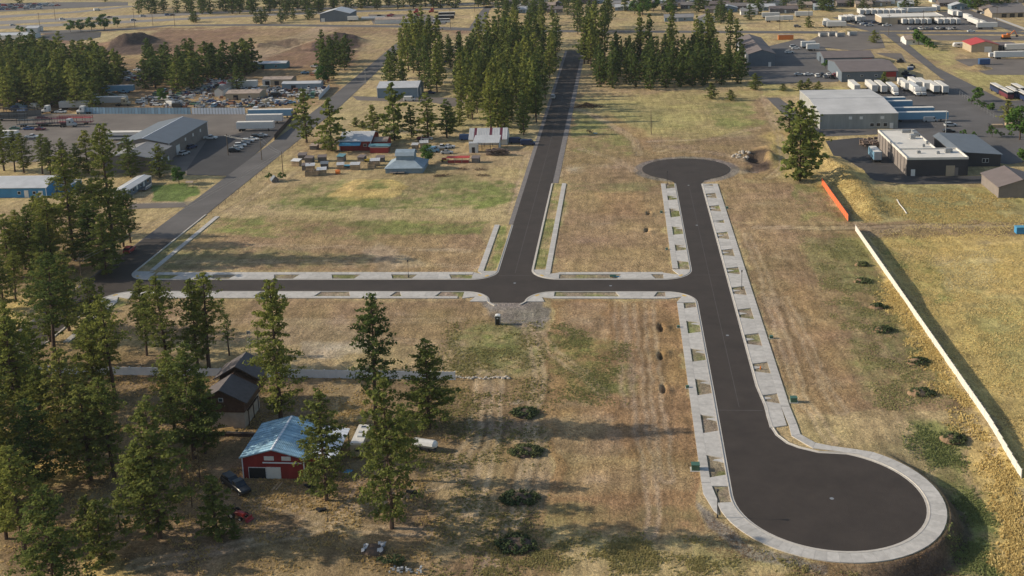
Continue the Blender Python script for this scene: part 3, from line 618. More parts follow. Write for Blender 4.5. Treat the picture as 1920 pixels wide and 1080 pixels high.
psheet('parking_lot',[(1610,190),(1640,172),(1760,150),(1792,152),(1885,210),(1940,246),(1950,300),(1890,308),(1830,300),(1690,262),(1640,200)],.01,'asphalt_old')
psheet('parking_lot',[(1548,264),(1610,258),(1645,262),(1702,330),(1850,330),(1850,344),(1700,346),(1640,338),(1600,322),(1565,296)],.012,'asphalt_dark')
psheet('driveway',[(1437,183),(1460,183),(1540,241.5),(1645,242),(1645,252),(1540,256),(1470,216)],.0,'asphalt_old')
psheet('parking_lot',[(1395,98),(1500,72),(1545,88),(1575,125),(1572,153),(1430,158),(1402,140)],.01,'asphalt_old')
psheet('parking_lot',[(1545,62),(1650,64),(1660,90),(1600,95),(1500,85)],.006,'gravel_lot')
psheet('parking_lot',[(1560,33),(1640,24),(1800,22),(1870,56),(1640,58)],.01,'asphalt_old')
psheet('parking_lot',[(1640,99),(1700,118),(1690,100)],.008,'gravel_lot')
psheet('yard_surface',[(1790,112),(1850,108),(2100,118),(2100,142),(1850,140)],.008,'gravel_lot')
psheet('yard_surface',[(1700,66),(1800,66),(1990,68),(1990,76),(1760,76)],.008,'gravel_lot')
psheet('parking_lot',[(1880,190),(1930,186),(2100,190),(2100,235),(1990,235)],.008,'asphalt_old')
psheet('street',[(1655,62),(1765,147),(1875,205),(1990,262),(1990,232),(1890,192),(1757,127),(1680,64)],.036,'asphalt_old')
psheet('street',[(1565,43),(1582,42),(1668,63),(1648,63)],.024,'asphalt_old')
psheet('street',[(1722,-6),(1752,-6),(1925,58),(1900,60)],.024,'asphalt_old')
psheet('sidewalk',[(1757,-6),(1763,-6),(1940,59),(1932,60)],.03,'concrete_kerb')
psheet('driveway',[(1310,41),(1322,40),(1322,56),(1312,57)],.01,'gravel_lot')
psheet('side_track',[(246,382),(345,381),(352,388),(240,392)],.0,'gravel_lot')
# painted lines on the west street, worn
for y0 in range(270,420,1):
    pass


# manholes, valve lids and paving seams in the new asphalt
def lid(px,py,r=.34):
    u,v=G(px,py); o=MB().tube((0,0,0),(0,0,.012),r,r,14).build('manhole_cover','steel_grey',None,(u,v,.052 if False else .036)); tag(o,LIDL.pop(0),'manhole cover')
LIDL=['small round lid in the middle of the near turning circle','manhole cover in the road just below the far turning circle','manhole cover in the upper part of the right road','manhole cover in the right road level with the hydrant','manhole cover near the centre of the main intersection','manhole cover in the cross street opposite the green barrel']
for a,b in ((1559.6,935),(1291,347.5),(1306.5,422.5),(1364,629),(965,531),(1145,536)): lid(a,b)
for k,(x0,x1,y0,y1) in enumerate(((16.8,25.1,194.6,194.75),(16.8,25.1,268.4,268.5),(-32.3,-24,268.2,268.3),(20.9,20.98,196,350),(-28.2,-28.12,270,640))):
    sheet('paving_seam',rect(x0,x1,y0,y1),(.033,.033,.027,.033,.015)[k],'asphalt_old')
# ------------------------------------------------------------------ buildings
def building(name,label,cat,u0,u1,v0,v1,eave,ridge,axis,wall,roof,items=(),over=.35,group=None,rot=0,flat=False,trim=None,trimz=None,ridge_at=.5,gable_mat=None):
    """plan rectangle; ridge along 'u' or 'v'; items = (side, along 0-1, sill, width, height, kind)"""
    W=u1-u0;D=v1-v0; t=thing(name,label,cat,(u0,v0,-.05),rot,group); mb=MB(); e=eave+.05; r=ridge+.05
    if flat:
        mb.box(0,W,0,D,0,e); mb.build('wall',wall,t)
        MB().box(.25,W-.25,.25,D-.25,e-.3,e+.03).build('roof',roof,t)
        p=MB().box(-.06,W+.06,-.06,.25,e-.35,e+.28).box(-.06,W+.06,D-.25,D+.06,e-.35,e+.28).box(-.06,.25,.25,D-.25,e-.35,e+.28).box(W-.25,W+.06,.25,D-.25,e-.35,e+.28)
        p.build('parapet',trim or roof,t)
    else:
        c=ridge_at
        if axis=='u': mb.side([(0,0),(D,0),(D,e),(D*c,r),(0,e)],0,W,'x')
        else: mb.side([(0,0),(W,0),(W,e),(W*c,r),(0,e)],0,D,'y')
        mb.build('wall',wall,t)
        S=D if axis=='u' else W; A=W if axis=='u' else D; th=.14
        for k in (0,1):
            half=S*c if k==0 else S*(1-c); sl=(r-e)/half
            x0,z0=(-over,e-over*sl) if k==0 else (S+over,e-over*sl); x1,z1=S*c,r
            prof=[(x0,z0+.02),(x1,z1+.02),(x1,z1+th+.02),(x0,z0+th+.02)]
            if k: prof=prof[::-1]
            MB().side(prof,-over,A+over,'x' if axis=='u' else 'y').build('roof',roof,t)
        cap=[(S*c-.22,r+th-.22*sl+.05),(S*c,r+th+.07),(S*c+.22,r+th-.22*sl+.05)]
        MB().side(cap,-over-.02,A+over+.02,'x' if axis=='u' else 'y').build('ridge_cap',trim or roof,t)
        if trim:
            for x in (0,W):
                for y in (0,D): MB().box(x-.08,x+.08,y-.08,y+.08,0,e-.05).build('corner_trim',trim,t)
    for side,al,z,w,h,kind in items:
        place_opening(t,W,D,side,al,z,w,h,kind)
    return t
OPEN={'window':('window','glass_dark','white_paint'),'white_window':('window','paint_white','white_paint'),'door':('door','paint_white','white_paint'),'overhead':('overhead_door','paint_white','white_paint'),
      'grey_door':('door','wall_taupe','wall_taupe'),'dark_door':('overhead_door','glass_dark','wall_charcoal'),'tan_overhead':('overhead_door','wall_tan','wall_tan'),'opening':('bay_shade_panel','plastic_and_bay_shade','white_paint'),  # opening: black panel on solid wall stands in for the dark interior
      'rust_panel':('wall_panel','wall_red','wall_red'),'vent':('vent','steel_grey','steel_grey')}
def place_opening(t,W,D,side,al,z,w,h,kind):
    nm,m1,m2=OPEN[kind]; z+=.05
    f=MB().box(-w/2-.1,w/2+.1,-.07,.0,0-.1,h+.1); pn=MB().box(-w/2,w/2,-.11,-.072,0,h)
    if nm=='overhead_door' and h>2:
        for k in range(1,5): pn.box(-w/2,w/2,-.125,-.111,h*k/5-.03,h*k/5+.03)
    loc,rot={'s':((W*al,-.002,z),0),'n':((W*(1-al),D+.002,z),math.pi),'e':((W+.002,D*al,z),math.pi/2),'w':((-.002,D*(1-al),z),-math.pi/2)}[side]
    o=f.build(nm,m2,t,loc,rot); pn.build('pane' if 'window' in nm else 'leaf',m1,o)  # leaf of an opening is a flat black panel painted as inner shade
    return o
def ribs(t,W,D,eave,ridge,axis,step,m,over=.35):
    mb=MB(); S=D if axis=='u' else W; A=W if axis=='u' else D; n=int((A+2*over)/step)
    for k in range(n+1):
        a=-over+.04+k*(A+2*over-.08)/n
        for s in (0,1):
            sl=(ridge-eave)/(S/2); x0,z0=(-over,eave-over*sl) if s==0 else (S+over,eave-over*sl); x1,z1=S/2,ridge; z0+=.05;z1+=.05
            prof=[(x0,z0+.17),(x1,z1+.17),(x1,z1+.24),(x0,z0+.24)]
            if s: prof=prof[::-1]
            mb.side(prof,a-.04,a+.04,'x' if axis=='u' else 'y')
    o=mb.build('roof_rib',m,t); o['kind']='stuff'
# foreground barn
b=building('barn','red metal barn with pale blue roof and one open dark bay','barn',-65.3,-54.6,167.6,179.2,3.85,5.35,'v','wall_red','roof_blue',
  [('s',.235,0,2.9,1.95,'opening'),('s',.50,0,2.3,2.0,'overhead'),('s',.44,3.45,1.5,.55,'white_window'),('s',.72,3.45,1.4,.55,'white_window')],over=.4,trim='vinyl_cool')
ribs(b,10.7,11.6,3.85,5.35,'v',.9,'roof_blue',.4)
MB().box(3.6,10.4,-.24,-.14,2.95,3.15).build('door_track','vinyl_cool',b)
t=thing('lean_to','open sided lean-to with pale blue roof joined to the right side of the red barn','shed',(-54.4,168.4,0))
MB().side([(0,3.75),(5.0,3.15),(5.0,3.27),(0,3.87)],0,11.0,'y').build('roof','vinyl_cool',t)  # near-white colour stands in for sky reflected off the metal
rb=MB()
for k in range(12): rb.side([(0,3.871),(5.0,3.271),(5.0,3.33),(0,3.93)],.1+k*.94,.2+k*.94,'y')
o=rb.build('roof_rib','vinyl_cool',t); o['kind']='stuff'
for x in (.15,4.8):
    for y in (.2,5.3,10.4): MB().box(x-.08,x+.08,y-.08,y+.08,0,3.6 if x<1 else 3.12).build('post','wood_dark',t)
MB().box(.3,.36,.3,10.3,0,3.7).build('back_wall','wall_red',t)
# log house with stucco basement
t=thing('log_house','dark log house with stepped black roof over a pale plastered lower storey among the pines','house',(-78.3,185.2,-.05),math.radians(0))
MB().box(0,7.4,0,8.5,0,3.3).build('basement_wall','wall_stucco',t)
MB().side([(-.15,3.3),(7.55,3.3),(7.55,5.8),(3.3,7.9),(-.15,5.8)],-.15,8.4,'y').build('wall','log_wall',t)
MB().side([(-.9,5.4),(3.3,7.95),(3.3,8.15),(-.9,5.6)],-.9,6.2,'y').build('roof','roof_black',t)
MB().side([(8.4,5.4),(8.4,5.6),(3.3,8.15),(3.3,7.95)],-.9,6.2,'y').build('roof','roof_black',t)
MB().side([(0,3.3),(7.6,3.3),(7.6,6.7),(3.6,8.9),(0,6.7)],8.4,13.5,'y').build('upper_wall','log_wall',t)
MB().side([(-1.0,6.2),(3.6,8.95),(3.6,9.15),(-1.0,6.4)],7.3,14.2,'y').build('roof','roof_black',t)
MB().side([(8.4,6.25),(8.4,6.45),(3.6,9.15),(3.6,8.95)],7.3,14.2,'y').build('roof','roof_black',t)
o=MB().box(-.45,.45,-.08,0,0,.8).build('window','white_paint',t,(3.2,-.16,5.4)); MB().box(-.35,.35,-.11,-.081,.1,.7).build('pane','glass_mid',o)
o=MB().box(-.35,.35,-.08,0,0,.7).build('window','white_paint',t,(.9,-.16,4.6)); MB().box(-.27,.27,-.11,-.081,.08,.62).build('pane','glass_mid',o)
MB().box(7.6,7.9,1,7,3.1,3.25).build('deck','wood_dark',t)
for y in (1.2,4,6.8): MB().tube((7.8,y,0),(7.8,y,3.1),.1,.1).build('post','wood_dark',t)
t=thing('retaining_wall','low dark timber retaining wall in front of the log house','wall',(-80.5,182.0,-.05)); MB().box(0,12,0,.35,0,.6).build('beam','wood_dark',t); MB().box(.2,12.2,.36,.6,.1,.72).build('beam','wood_grey',t)
t=thing('lumber_stack','small stack of pale yellow boards lying against the low timber wall','lumber',(-75.0,183.0,0),.35)
for k in range(5): MB().box(0,2.8-.1*k,-.1+.22*k,.1+.22*k,.05+.1*k,.13+.1*k).build('board','lumber_yellow',t)
# mid-field buildings
building('warehouse','big pale warehouse with wide silver roof behind the three tall pines','warehouse',76.5,106,434.8,486,5.9,7.2,'u','wall_warehouse','roof_warehouse',
 [('s',.39,3.9,1.0,.9,'white_window'),('s',.53,3.9,1.0,.9,'white_window'),('s',.80,3.9,1.2,.9,'white_window'),('s',.67,.9,1.4,1.3,'window'),('s',.75,.9,1.4,1.3,'window'),('s',.84,.9,1.4,1.3,'window'),
  ('s',.92,0,1.1,2.1,'door'),('w',.5,3.5,1,.8,'white_window')],over=.15,trim='steel_grey')
mbx=MB()
t=thing('office_building','L shaped flat office with bright white membrane roof and charcoal front','office building',(91.9,362.9,-.05))
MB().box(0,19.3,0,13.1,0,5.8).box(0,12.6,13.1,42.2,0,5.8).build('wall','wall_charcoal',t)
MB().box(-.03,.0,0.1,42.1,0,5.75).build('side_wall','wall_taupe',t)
MB().box(.3,19.0,.3,12.9,5.8,5.86).box(.3,12.3,12.9,41.9,5.8,5.86).build('roof','roof_membrane',t)
MB().box(-.05,19.35,-.05,.3,5.5,6.25).box(19.0,19.35,.3,13.1,5.5,6.25).box(12.3,19.0,12.85,13.15,5.5,6.25).box(12.3,12.65,13.15,42.2,5.5,6.25).box(-.05,12.3,41.9,42.25,5.5,6.25).box(-.05,.3,.3,41.9,5.5,6.25).box(.3,12.3,12.6,12.8,5.8,6.35).build('parapet','roof_membrane',t)
for k in range(9): MB().box(-.12,-.032,3.2+4.4*k,3.6+4.4*k,0,5.7).build('pilaster','wall_charcoal',t)
for (x,y,w_,d_,h_) in ((8,28,1.6,2.2,1.4),(10,32,1.8,2.4,1.3),(10.4,36,1.6,1.6,1.2),(7.5,38,3.2,1.3,1.0),(14,7,1.6,1.6,1.3),(11,6,.9,.9,.8),(5,7,1.1,.9,.8),(15.5,8.5,1.2,1.2,1.0),(9,16,.8,.8,.9),(11.2,20,.8,.8,1.0)):
    MB().box(x,x+w_,y,y+d_,5.86,5.86+h_).box(x+.2,x+w_-.2,y+.2,y+d_-.2,5.86+h_,5.98+h_).build('rooftop_unit','steel_grey',t)
place_opening(t,19.3,13.1,'s',.105,0,1.1,2.1,'door'); place_opening(t,19.3,13.1,'s',.715,0,2.6,3.3,'tan_overhead'); place_opening(t,19.3,13.1,'s',.81,0,1.1,2.6,'grey_door')
t=building('office_wing','single storey charcoal wing with slate blue metal roof beside the white roofed office','office building',111.5,125.2,374.6,404,4.0,4.9,'v','wall_charcoal','roof_slate',[('s',.60,1.4,.8,1.2,'window'),('s',.68,1.4,.8,1.2,'window'),('e',.3,.8,1.5,1.5,'window'),('e',.6,.8,1.5,1.5,'window')],over=.5,ridge_at=.12)
building('shed','taupe shed with brown grey gabled roof at the right edge below the office','shed',112.4,126,336.4,352.8,3.4,5.6,'v','wall_taupe','roof_brown',(),over=.4)
building('shop_building','long slate workshop with brown roof, nearest behind the row of trailers','workshop',104.2,130.4,538,575,4.9,6.9,'u','wall_slate','roof_brown',[('s',.12,2.6,1.1,.7,'window'),('s',.36,2.6,1.1,.7,'window'),('s',.61,2.6,1.1,.7,'window'),('s',.86,2.2,5.2,2.3,'rust_panel'),('s',.86,0,4.6,2.0,'tan_overhead'),('w',.7,0,3,3,'overhead')],over=.3)
building('shop_building','second dark slate workshop with brown roof, farther back and shorter','workshop',104.6,130.1,588,610,3.8,5.7,'u','wall_slate','roof_brown',[('s',.2,1.8,1.1,.7,'window'),('s',.6,1.8,1.1,.7,'window'),('s',.86,.6,5,2.6,'rust_panel'),('w',.5,0,3,3,'dark_door')],over=.3)
building('shop_building','tall slate blue shed with taupe gabled roof at the right end of the pine wood','workshop',65.7,79.6,588,651,6.6,8.8,'v','wall_slate','roof_brown',[('w',.2,0,4,4.2,'overhead'),('w',.4,0,4,4.2,'overhead'),('w',.6,0,4,4.2,'overhead'),('w',.8,0,4,4.2,'overhead'),('s',.8,0,1.2,2.2,'door')],over=.3)
building('freight_depot','long tan freight depot with white roof and a row of docked trailers','warehouse',169,208.3,747,766,4.8,5.0,'u','wall_tan','roof_membrane',[('s',.3+.07*k,0,2.6,3,'dark_door') for k in range(9)],flat=True,trim='roof_membrane')
building('shed','tan shop with bright red low gabled roof in the right hand yard','shed',188.9,203,622,638,4.0,5.8,'v','wall_tan','roof_red',[('s',.62,0,3.6,2.9,'overhead')],over=.5)
building('lean_to','dark open shelter against the right side of the red roofed shop','shed',204.2,214,625,638,3.0,3.4,'u','wall_charcoal','roof_brown',[('s',.5,0,6,2.4,'opening')],over=.3)
building('house','small white house with mottled rusty roof behind the hedge right of the road','house',162.5,173,655,668,2.9,4.6,'u','wall_white','roof_rusty',[('s',.4,1,1,1,'window'),('s',.8,0,1,2,'door')],over=.4)
building('workshop','long bright blue building with white metal roof at the left edge','workshop',-222,-193.9,345.6,361,3.4,5.4,'u','wall_blue','roof_silver',[('s',.93,0,1.3,2.2,'door'),('s',.75,0,1.3,2.4,'door'),('s',.66,1.2,1,.9,'window'),('s',.85,1.2,1,.9,'window'),('e',.75,0,4,2.8,'dark_door')],over=.4,trim='vinyl_cool')
building('lean_to','small white roofed lean-to on the right end of the bright blue building','shed',-193.3,-188.2,352,359.5,2.4,2.7,'u','wall_blue','roof_silver',(),over=.2)
t=building('mobile_home','white roofed single wide mobile home with blue grey walls by the green lawn','mobile home',-169.6,-164.8,344.1,363.5,2.35,2.75,'v','wall_slate','roof_silver_y',[('e',.1,1,1,1,'window'),('e',.25,1,1,1,'window'),('e',.4,.9,.8,1.2,'white_window'),('e',.55,1,1,1,'window'),('e',.68,0,1,2,'door'),('e',.85,1,1.4,1,'window'),('s',.5,1,1.4,1,'window')],over=.25,trim='vinyl_cool')
t=thing('deck','white railed deck at the right corner of the mobile home','deck',(-164.4,352,0)); MB().box(0,2.6,0,5,.4,.55).build('platform','wood_grey',t)
for k in range(6): MB().box(2.5,2.6,k*.98,k*.98+.08,.55,1.5).build('rail_post','vinyl_cool',t)
MB().box(2.5,2.6,0,5,1.4,1.5).build('rail','vinyl_cool',t)
building('industrial_building','long grey blue metal building with white eave trim across the gravel yard','industrial building',-192.5,-171.9,398,438,6.1,8.2,'v','wall_taupe','roof_slate',[('e',.2,0,3.4,3.6,'overhead'),('e',.4,3.6,1.0,1.0,'white_window'),('e',.6,3.6,1.0,1.0,'white_window'),('e',.8,3.6,1.0,1.0,'white_window')],over=.4,trim='vinyl_cool')
building('industrial_building','lower near wing of the grey blue metal building, behind two dark pines','industrial building',-189,-170.8,378,397.4,5.2,7.0,'v','wall_taupe','roof_grey',[('e',.2,2.6,1,1.1,'white_window'),('e',.5,2.6,1,1.1,'white_window'),('e',.8,0,1.1,2.2,'door')],over=.4)
building('shed','pale grey blue steel shed with white roof beside the looping drive','shed',-117.1,-97.4,516.7,532,4.8,6.6,'u','wall_bluegrey','roof_silver',[('e',.5,0,3.4,3.4,'overhead')],over=.3,trim='vinyl_cool')
t=building('cottage','red walled shop with patchy silver roof behind the two roadside pines','shop',-108.5,-96.4,408.4,423,3.7,5.8,'u','wall_red','roof_silver',[('s',.82,1.6,1.2,.9,'window'),('e',.5,1.2,1,1,'window')],over=.5,trim='vinyl_cool')
MB().side([(-2.6,2.5),(0,3.3),(0,3.42),(-2.6,2.62)],0.2,8.5,'x').build('porch_roof','tarp_blue',t)
for x in (.4,3,6): MB().box(x,x+.12,-2.5,-2.38,0,2.5).build('post','wood_dark',t)
building('annex','small rusty red annex joined to the right of the silver roofed shop','annex',-95.8,-90.5,410.5,418,2.9,3.8,'u','wall_red','roof_rusty',[('s',.5,0,1.1,2,'door')],over=.2)
t=building('cabin','low hip roofed blue grey barn skirt','barn',-83.4,-70.2,373.0,385.5,1.9,1.95,'u','wall_bluegrey','roof_silver',(),over=0)
t['label']='blue grey barn with raised box top and low silver skirt roof'
for ch in list(t.children):
    if ch.name.startswith(('roof','ridge')): bpy.data.objects.remove(ch)
rp=MB(); o_=.35; A=[(-o_,-o_,1.85),(13.2+o_,-o_,1.85),(13.2+o_,12.5+o_,1.85),(-o_,12.5+o_,1.85)]; B=[(3.0,4.5,3.7),(9.6,4.5,3.7),(9.6,9.4,3.7),(3.0,9.4,3.7)]
for k in range(4): rp.quad(A[k],A[(k+1)%4],B[(k+1)%4],B[k])
rp.quad(*A[::-1]); rp.build('skirt_roof','roof_bluegrey',t)
MB().side([(4.6,3.6),(9.3,3.6),(9.3,5.4),(6.95,7.0),(4.6,5.4)],3.1,9.5,'x').build('tower_wall','wall_bluegrey',t)
MB().side([(4.3,5.22),(5.0,6.35),(6.95,7.05),(6.95,7.18),(4.9,6.47),(4.15,5.26)],2.8,9.8,'x').build('tower_roof','roof_bluegrey',t); MB().side([(9.6,5.22),(9.75,5.26),(9.0,6.47),(6.95,7.18),(6.95,7.05),(8.9,6.35)],2.8,9.8,'x').build('tower_roof','roof_bluegrey',t)
# striped metal barn: vertical white and rust sheets
t=thing('metal_barn','patchwork barn with white and rust striped metal roof at the edge of the central wood','barn',(-59.5,415.3,-.05))
MB().side([(0,0),(9,0),(9,2.6),(4.5,5.6),(0,2.2)],0,15,'x').build('wall','wall_white',t)
sw=15/15
for k in range(15):
    m_='paint_maroon' if k in(2,8,12) else 'roof_silver'
    MB().side([(-.4,2.1),(4.5,5.65),(4.5,5.78),(-.4,2.23)],k*sw+.02,(k+1)*sw-.02,'x').build('roof_sheet',m_,t)
MB().side([(4.5,5.78),(4.5,5.65),(9.4,2.5),(9.4,2.63)],0,15,'x').build('roof','roof_silver',t)
t=thing('shed','open front lean shed with white metal roof in front of the striped barn','shed',(-56.5,405.0,-.05))
MB().side([(0,3.1),(8,4.3),(8,4.42),(0,3.22)],0,10,'x').build('roof','roof_silver',t)
for x in (.2,3.4,6.6,9.8): MB().box(x-.08,x+.08,.2,.36,0,3.1).box(x-.08,x+.08,7.7,7.86,0,4.2).build('post','wood_dark',t)
MB().box(9.6,9.7,0.5,7.6,0,3.2).build('end_wall','wall_white',t)
building('shed','narrow white metal closet shed in front of the striped barn','shed',-57.6,-54.4,402.6,405.2,3.5,3.55,'u','wall_white','roof_silver',[('s',.5,0,1.0,2.0,'dark_door')],over=.1)
building('warehouse','grey blue gabled shed with white roof near the top left of the street','warehouse',-231.5,-208,839.2,862,6.0,9.0,'v','wall_slate','roof_silver_y',[('s',.1,0,2.5,2.5,'overhead')],over=.4)
building('house','blue house with grey gabled roof hidden in the central pines','house',-77,-66,588,600,5.0,8.0,'v','wall_blue','roof_slate',[('s',.5,4,1.2,1.4,'window')],over=.5)
building('garage','white double garage with grey shingle roof at the top centre','garage',52,64,778,788,3,5,'v','wall_white','roof_shingle',[('s',.3,0,3,2.4,'overhead'),('s',.7,0,3,2.4,'overhead')],over=.4)
building('house','long low blue grey house left of the white double garage','house',30,50,790,800,2.8,4.6,'u','wall_bluegrey','roof_grey',[('s',.2,1,1.2,1.1,'window'),('s',.45,0,1,2,'door'),('s',.7,1,1.2,1.1,'window')],over=.5)
# scattered small houses along the top edge
roofs=['roof_grey','roof_shingle','roof_brown','roof_silver','roof_rusty']; walls=['wall_white','wall_tan','wall_bluegrey','wall_taupe','wall_brown']
rn={'roof_grey':'grey','roof_shingle':'dark shingle','roof_brown':'brown','roof_silver':'silver','roof_rusty':'rusty'}; wn={'wall_white':'white','wall_tan':'tan','wall_bluegrey':'pale blue','wall_taupe':'taupe','wall_brown':'brown'}
i=0
for (a,b,w_,d_) in ((992,17,20,9),(1010,21,16,8),(1027,16,12,8),(1045,14,9,7),(1168,20,12,8),(1185,14,10,9),(1200,11,13,8),(1268,13,13,8),(1290,16,11,8),(1305,10,14,8),(1322,12,10,8),(1350,14,16,8),(1372,9,12,8),(1390,18,20,9),(1428,20,20,8),(1452,14,22,7),(1470,24,20,7),(1500,16,18,7),(1520,11,16,7),(1545,19,14,8),(1480,6,20,8),(1600,6,12,8),(1650,11,16,9),(1780,12,14,10),(1800,18,12,9),(1825,14,14,10),(1845,8,16,10),(1905,6,18,14),(1890,20,20,10),(1238,8,12,8),(1400,6,14,8),(1350,4,14,8),(1560,4,16,8),(1100,8,12,8),(1130,6,12,8),(1150,13,12,8),(1165,4,14,8),(1215,2,12,8),(1255,18,12,8),(1280,3,14,8),(1310,1,14,8),(1338,24,12,8),(1415,8,16,8),(1440,10,14,8),(1495,2,18,7),(1530,3,16,7),(1590,12,16,8),(1620,14,12,8),(1680,3,14,8),(1700,14,10,8),(1765,4,14,9),(1862,24,14,9),(1815,4,14,9),(1888,4,14,9),(1365,22,14,8),(1405,28,12,8),(960,10,14,8),(975,3,12,8),(1060,4,12,8),(985,24,12,7),(1012,8,14,8),(1040,24,12,7)):
    u,v=G(a,b); r_=roofs[i*7%5]; q=walls[i*3%5]; ax='u' if i%3 else 'v'
    building('house','small gabled %s house with %s roof among the houses along the top edge'%(wn[q],rn[r_]),'house',u-w_/2,u+w_/2,v,v+d_,2.8,4.6,ax,q,r_,[('s',.25,1,1.2,1,'window'),('s',.55,0,1,2,'door'),('s',.8,1,1.2,1,'window')],over=.4,group='houses along the top edge'); i+=1
building('house','brown grey house with many dark garage doors at the upper right corner','house',246,272,770,786,3.2,6,'u','wall_tan','roof_shingle',[('s',.3,0,3,2.5,'dark_door'),('s',.5,0,3,2.5,'dark_door'),('s',.7,0,3,2.5,'dark_door')],over=.5)
# junkyard sheds
for (a,b,w_,d_,e_,r_,nm,lb) in ((508,160,9,9,'wall_white','roof_rusty','shed','white shed with rust stained flat roof in the middle of the junkyard'),(527,160,11,10,'wall_tan','roof_rusty','shed','tan shed with orange stained roof right beside the white junkyard shed'),
    (565,168,20,6,'wall_bluegrey','roof_silver','shed','long pale shed with greenish roof at the right end of the junkyard'),(455,187,17,11,'wall_tan','roof_rusty','shed','ramshackle tan shed heaped round with junk'),
    (505,129,20,7,'wall_teal','roof_silver','shed','teal shed under the far junkyard pines'),(20,108,0,0,'','','','')):
    if not w_: continue
    u,v=G(a,b); building(nm,lb,'shed',u-w_/2,u+w_/2,v,v+d_,3.0,3.8,'u',e_,r_,[('s',.3,0,2.2,2.2,'dark_door'),('s',.7,1,1,1,'window')],over=.2)
for (a,b,w_,d_,r_) in ((20,74,34,12,'roof_silver'),(740,44,30,10,'roof_rusty'),(410,181,4,30,'roof_rusty'),(60,60,10,8,'roof_silver')):
    u,v=G(a,b); lab={20:'white roofed low hall at the far left edge',740:'long low rusty roofed shed beside the far grey shed',410:'long narrow rusty roof crossing the junkyard',60:'small pale shed by the far parking lot'}[a]
    building('shed',lab,'shed',u-w_/2,u+w_/2,v,v+d_,3.0,4.2,'u' if w_>d_ else 'v','wall_white',r_,(),over=.2)

# ------------------------------------------------------------------ fences
def panel_fence(name,label,p0,p1,n,h,mp,post,group=None,cap=True,zs=None,skip=()):
    t=thing(name,label,'fence',(*p0,0),math.atan2(p1[1]-p0[1],p1[0]-p0[0])); L_=math.hypot(p1[0]-p0[0],p1[1]-p0[1]); st=L_/n
    me=MB().box(.07,st-.07,-.03,.03,.05,h-.08).box(.07,st-.07,-.05,.05,h-.08,h).box(.07,st-.07,-.045,.045,.02,.14).mesh('fence_panel',mp)
    pm=MB().box(-.065,.065,-.065,.065,-.3,h+.1).box(-.09,.09,-.09,.09,h+.1,h+.16).mesh('post',post)
    for k in range(n+1):
        dx=(p1[0]-p0[0])/n;dy=(p1[1]-p0[1])/n; z=gz(p0[0]+dx*k,p0[1]+dy*k)
        put('post',pm,t,(k*st,0,z))
        if k<n and k not in skip: put('fence_panel',me,t,(k*st,0,gz(p0[0]+dx*(k+.5),p0[1]+dy*(k+.5))))
    return t
panel_fence('vinyl_fence','long white vinyl fence running down the right side between the lots and the golden field',(64.0,304.8),(64.6,174.1),55,1.55,'vinyl_white','vinyl_white')
panel_fence('vinyl_fence','white vinyl fence across the pine yard behind the log house, in shade',(-34.5,206.8),(-128,208.2),38,1.75,'vinyl_cool','vinyl_cool')
t=panel_fence('orange_fence','orange mesh screen fence standing along the back of three far lots','' or (63.3,354.0),(63.7,313.3),16,2.0,'orange_mesh','wood_grey')
# junkyard corrugated fence: sheets along the gravel yard, then up the side street
a,b=G(150,213),G(358,214); panel_fence('sheet_fence','weathered blue grey corrugated sheet fence along the junkyard beside the parked trucks',a,b,34,3.0,'corrugated_blue','wood_grey')
a,b=G(360,214),G(460,214); panel_fence('sheet_fence','paler ribbed sheet fence continuing the junkyard boundary to the right',a,b,18,3.0,'vinyl_cool','wood_grey')
a,b=G(0,222),G(78,216); panel_fence('sheet_fence','dark board fence behind the trailers at the far left of the yard',a,b,16,2.8,'wood_grey','wood_grey')
a,b=G(598,187),G(618,166); panel_fence('sheet_fence','short white board fence at the junkyard corner by the street',a,b,8,2.2,'vinyl_cool','vinyl_cool')
a,b=G(515,262),G(557,215); panel_fence('sheet_fence','dark slatted fence along the street beside the parked white trailers',a,b,14,2.2,'wood_dark','wood_dark')
a,b=G(1700,10),G(1790,22)
def rail_fence(label,P,step,h,m='steel_grey'):
    t=thing('wire_fence',label,'fence',(*P[0],0)); pm=MB().tube((0,0,-.3),(0,0,h),.06,.05,5).mesh('post',m); c=0
    for (x0,y0),(x1,y1) in zip(P[:-1],P[1:]):
        L_=math.hypot(x1-x0,y1-y0);n=max(1,int(L_/step))
        for k in range(n): put('post',pm,t,(x0+(x1-x0)*k/n-P[0][0],y0+(y1-y0)*k/n-P[0][1],0))
        w_=MB()
        for z in (h*.5,h*.95): w_.tube((x0-P[0][0],y0-P[0][1],z),(x1-P[0][0],y1-P[0][1],z),.018,.018,3,cap=False)
        w_.build('wire',m,t)
rail_fence('wire fence on wooden posts along the upper edge of the west street',[(-128.6,324),(-128.2,425)],6,1.5,'wood_dark')
rail_fence('chain link fence along the trailer yard beside the diagonal road',[G(1790,172),G(1868,225)],4,2.0)
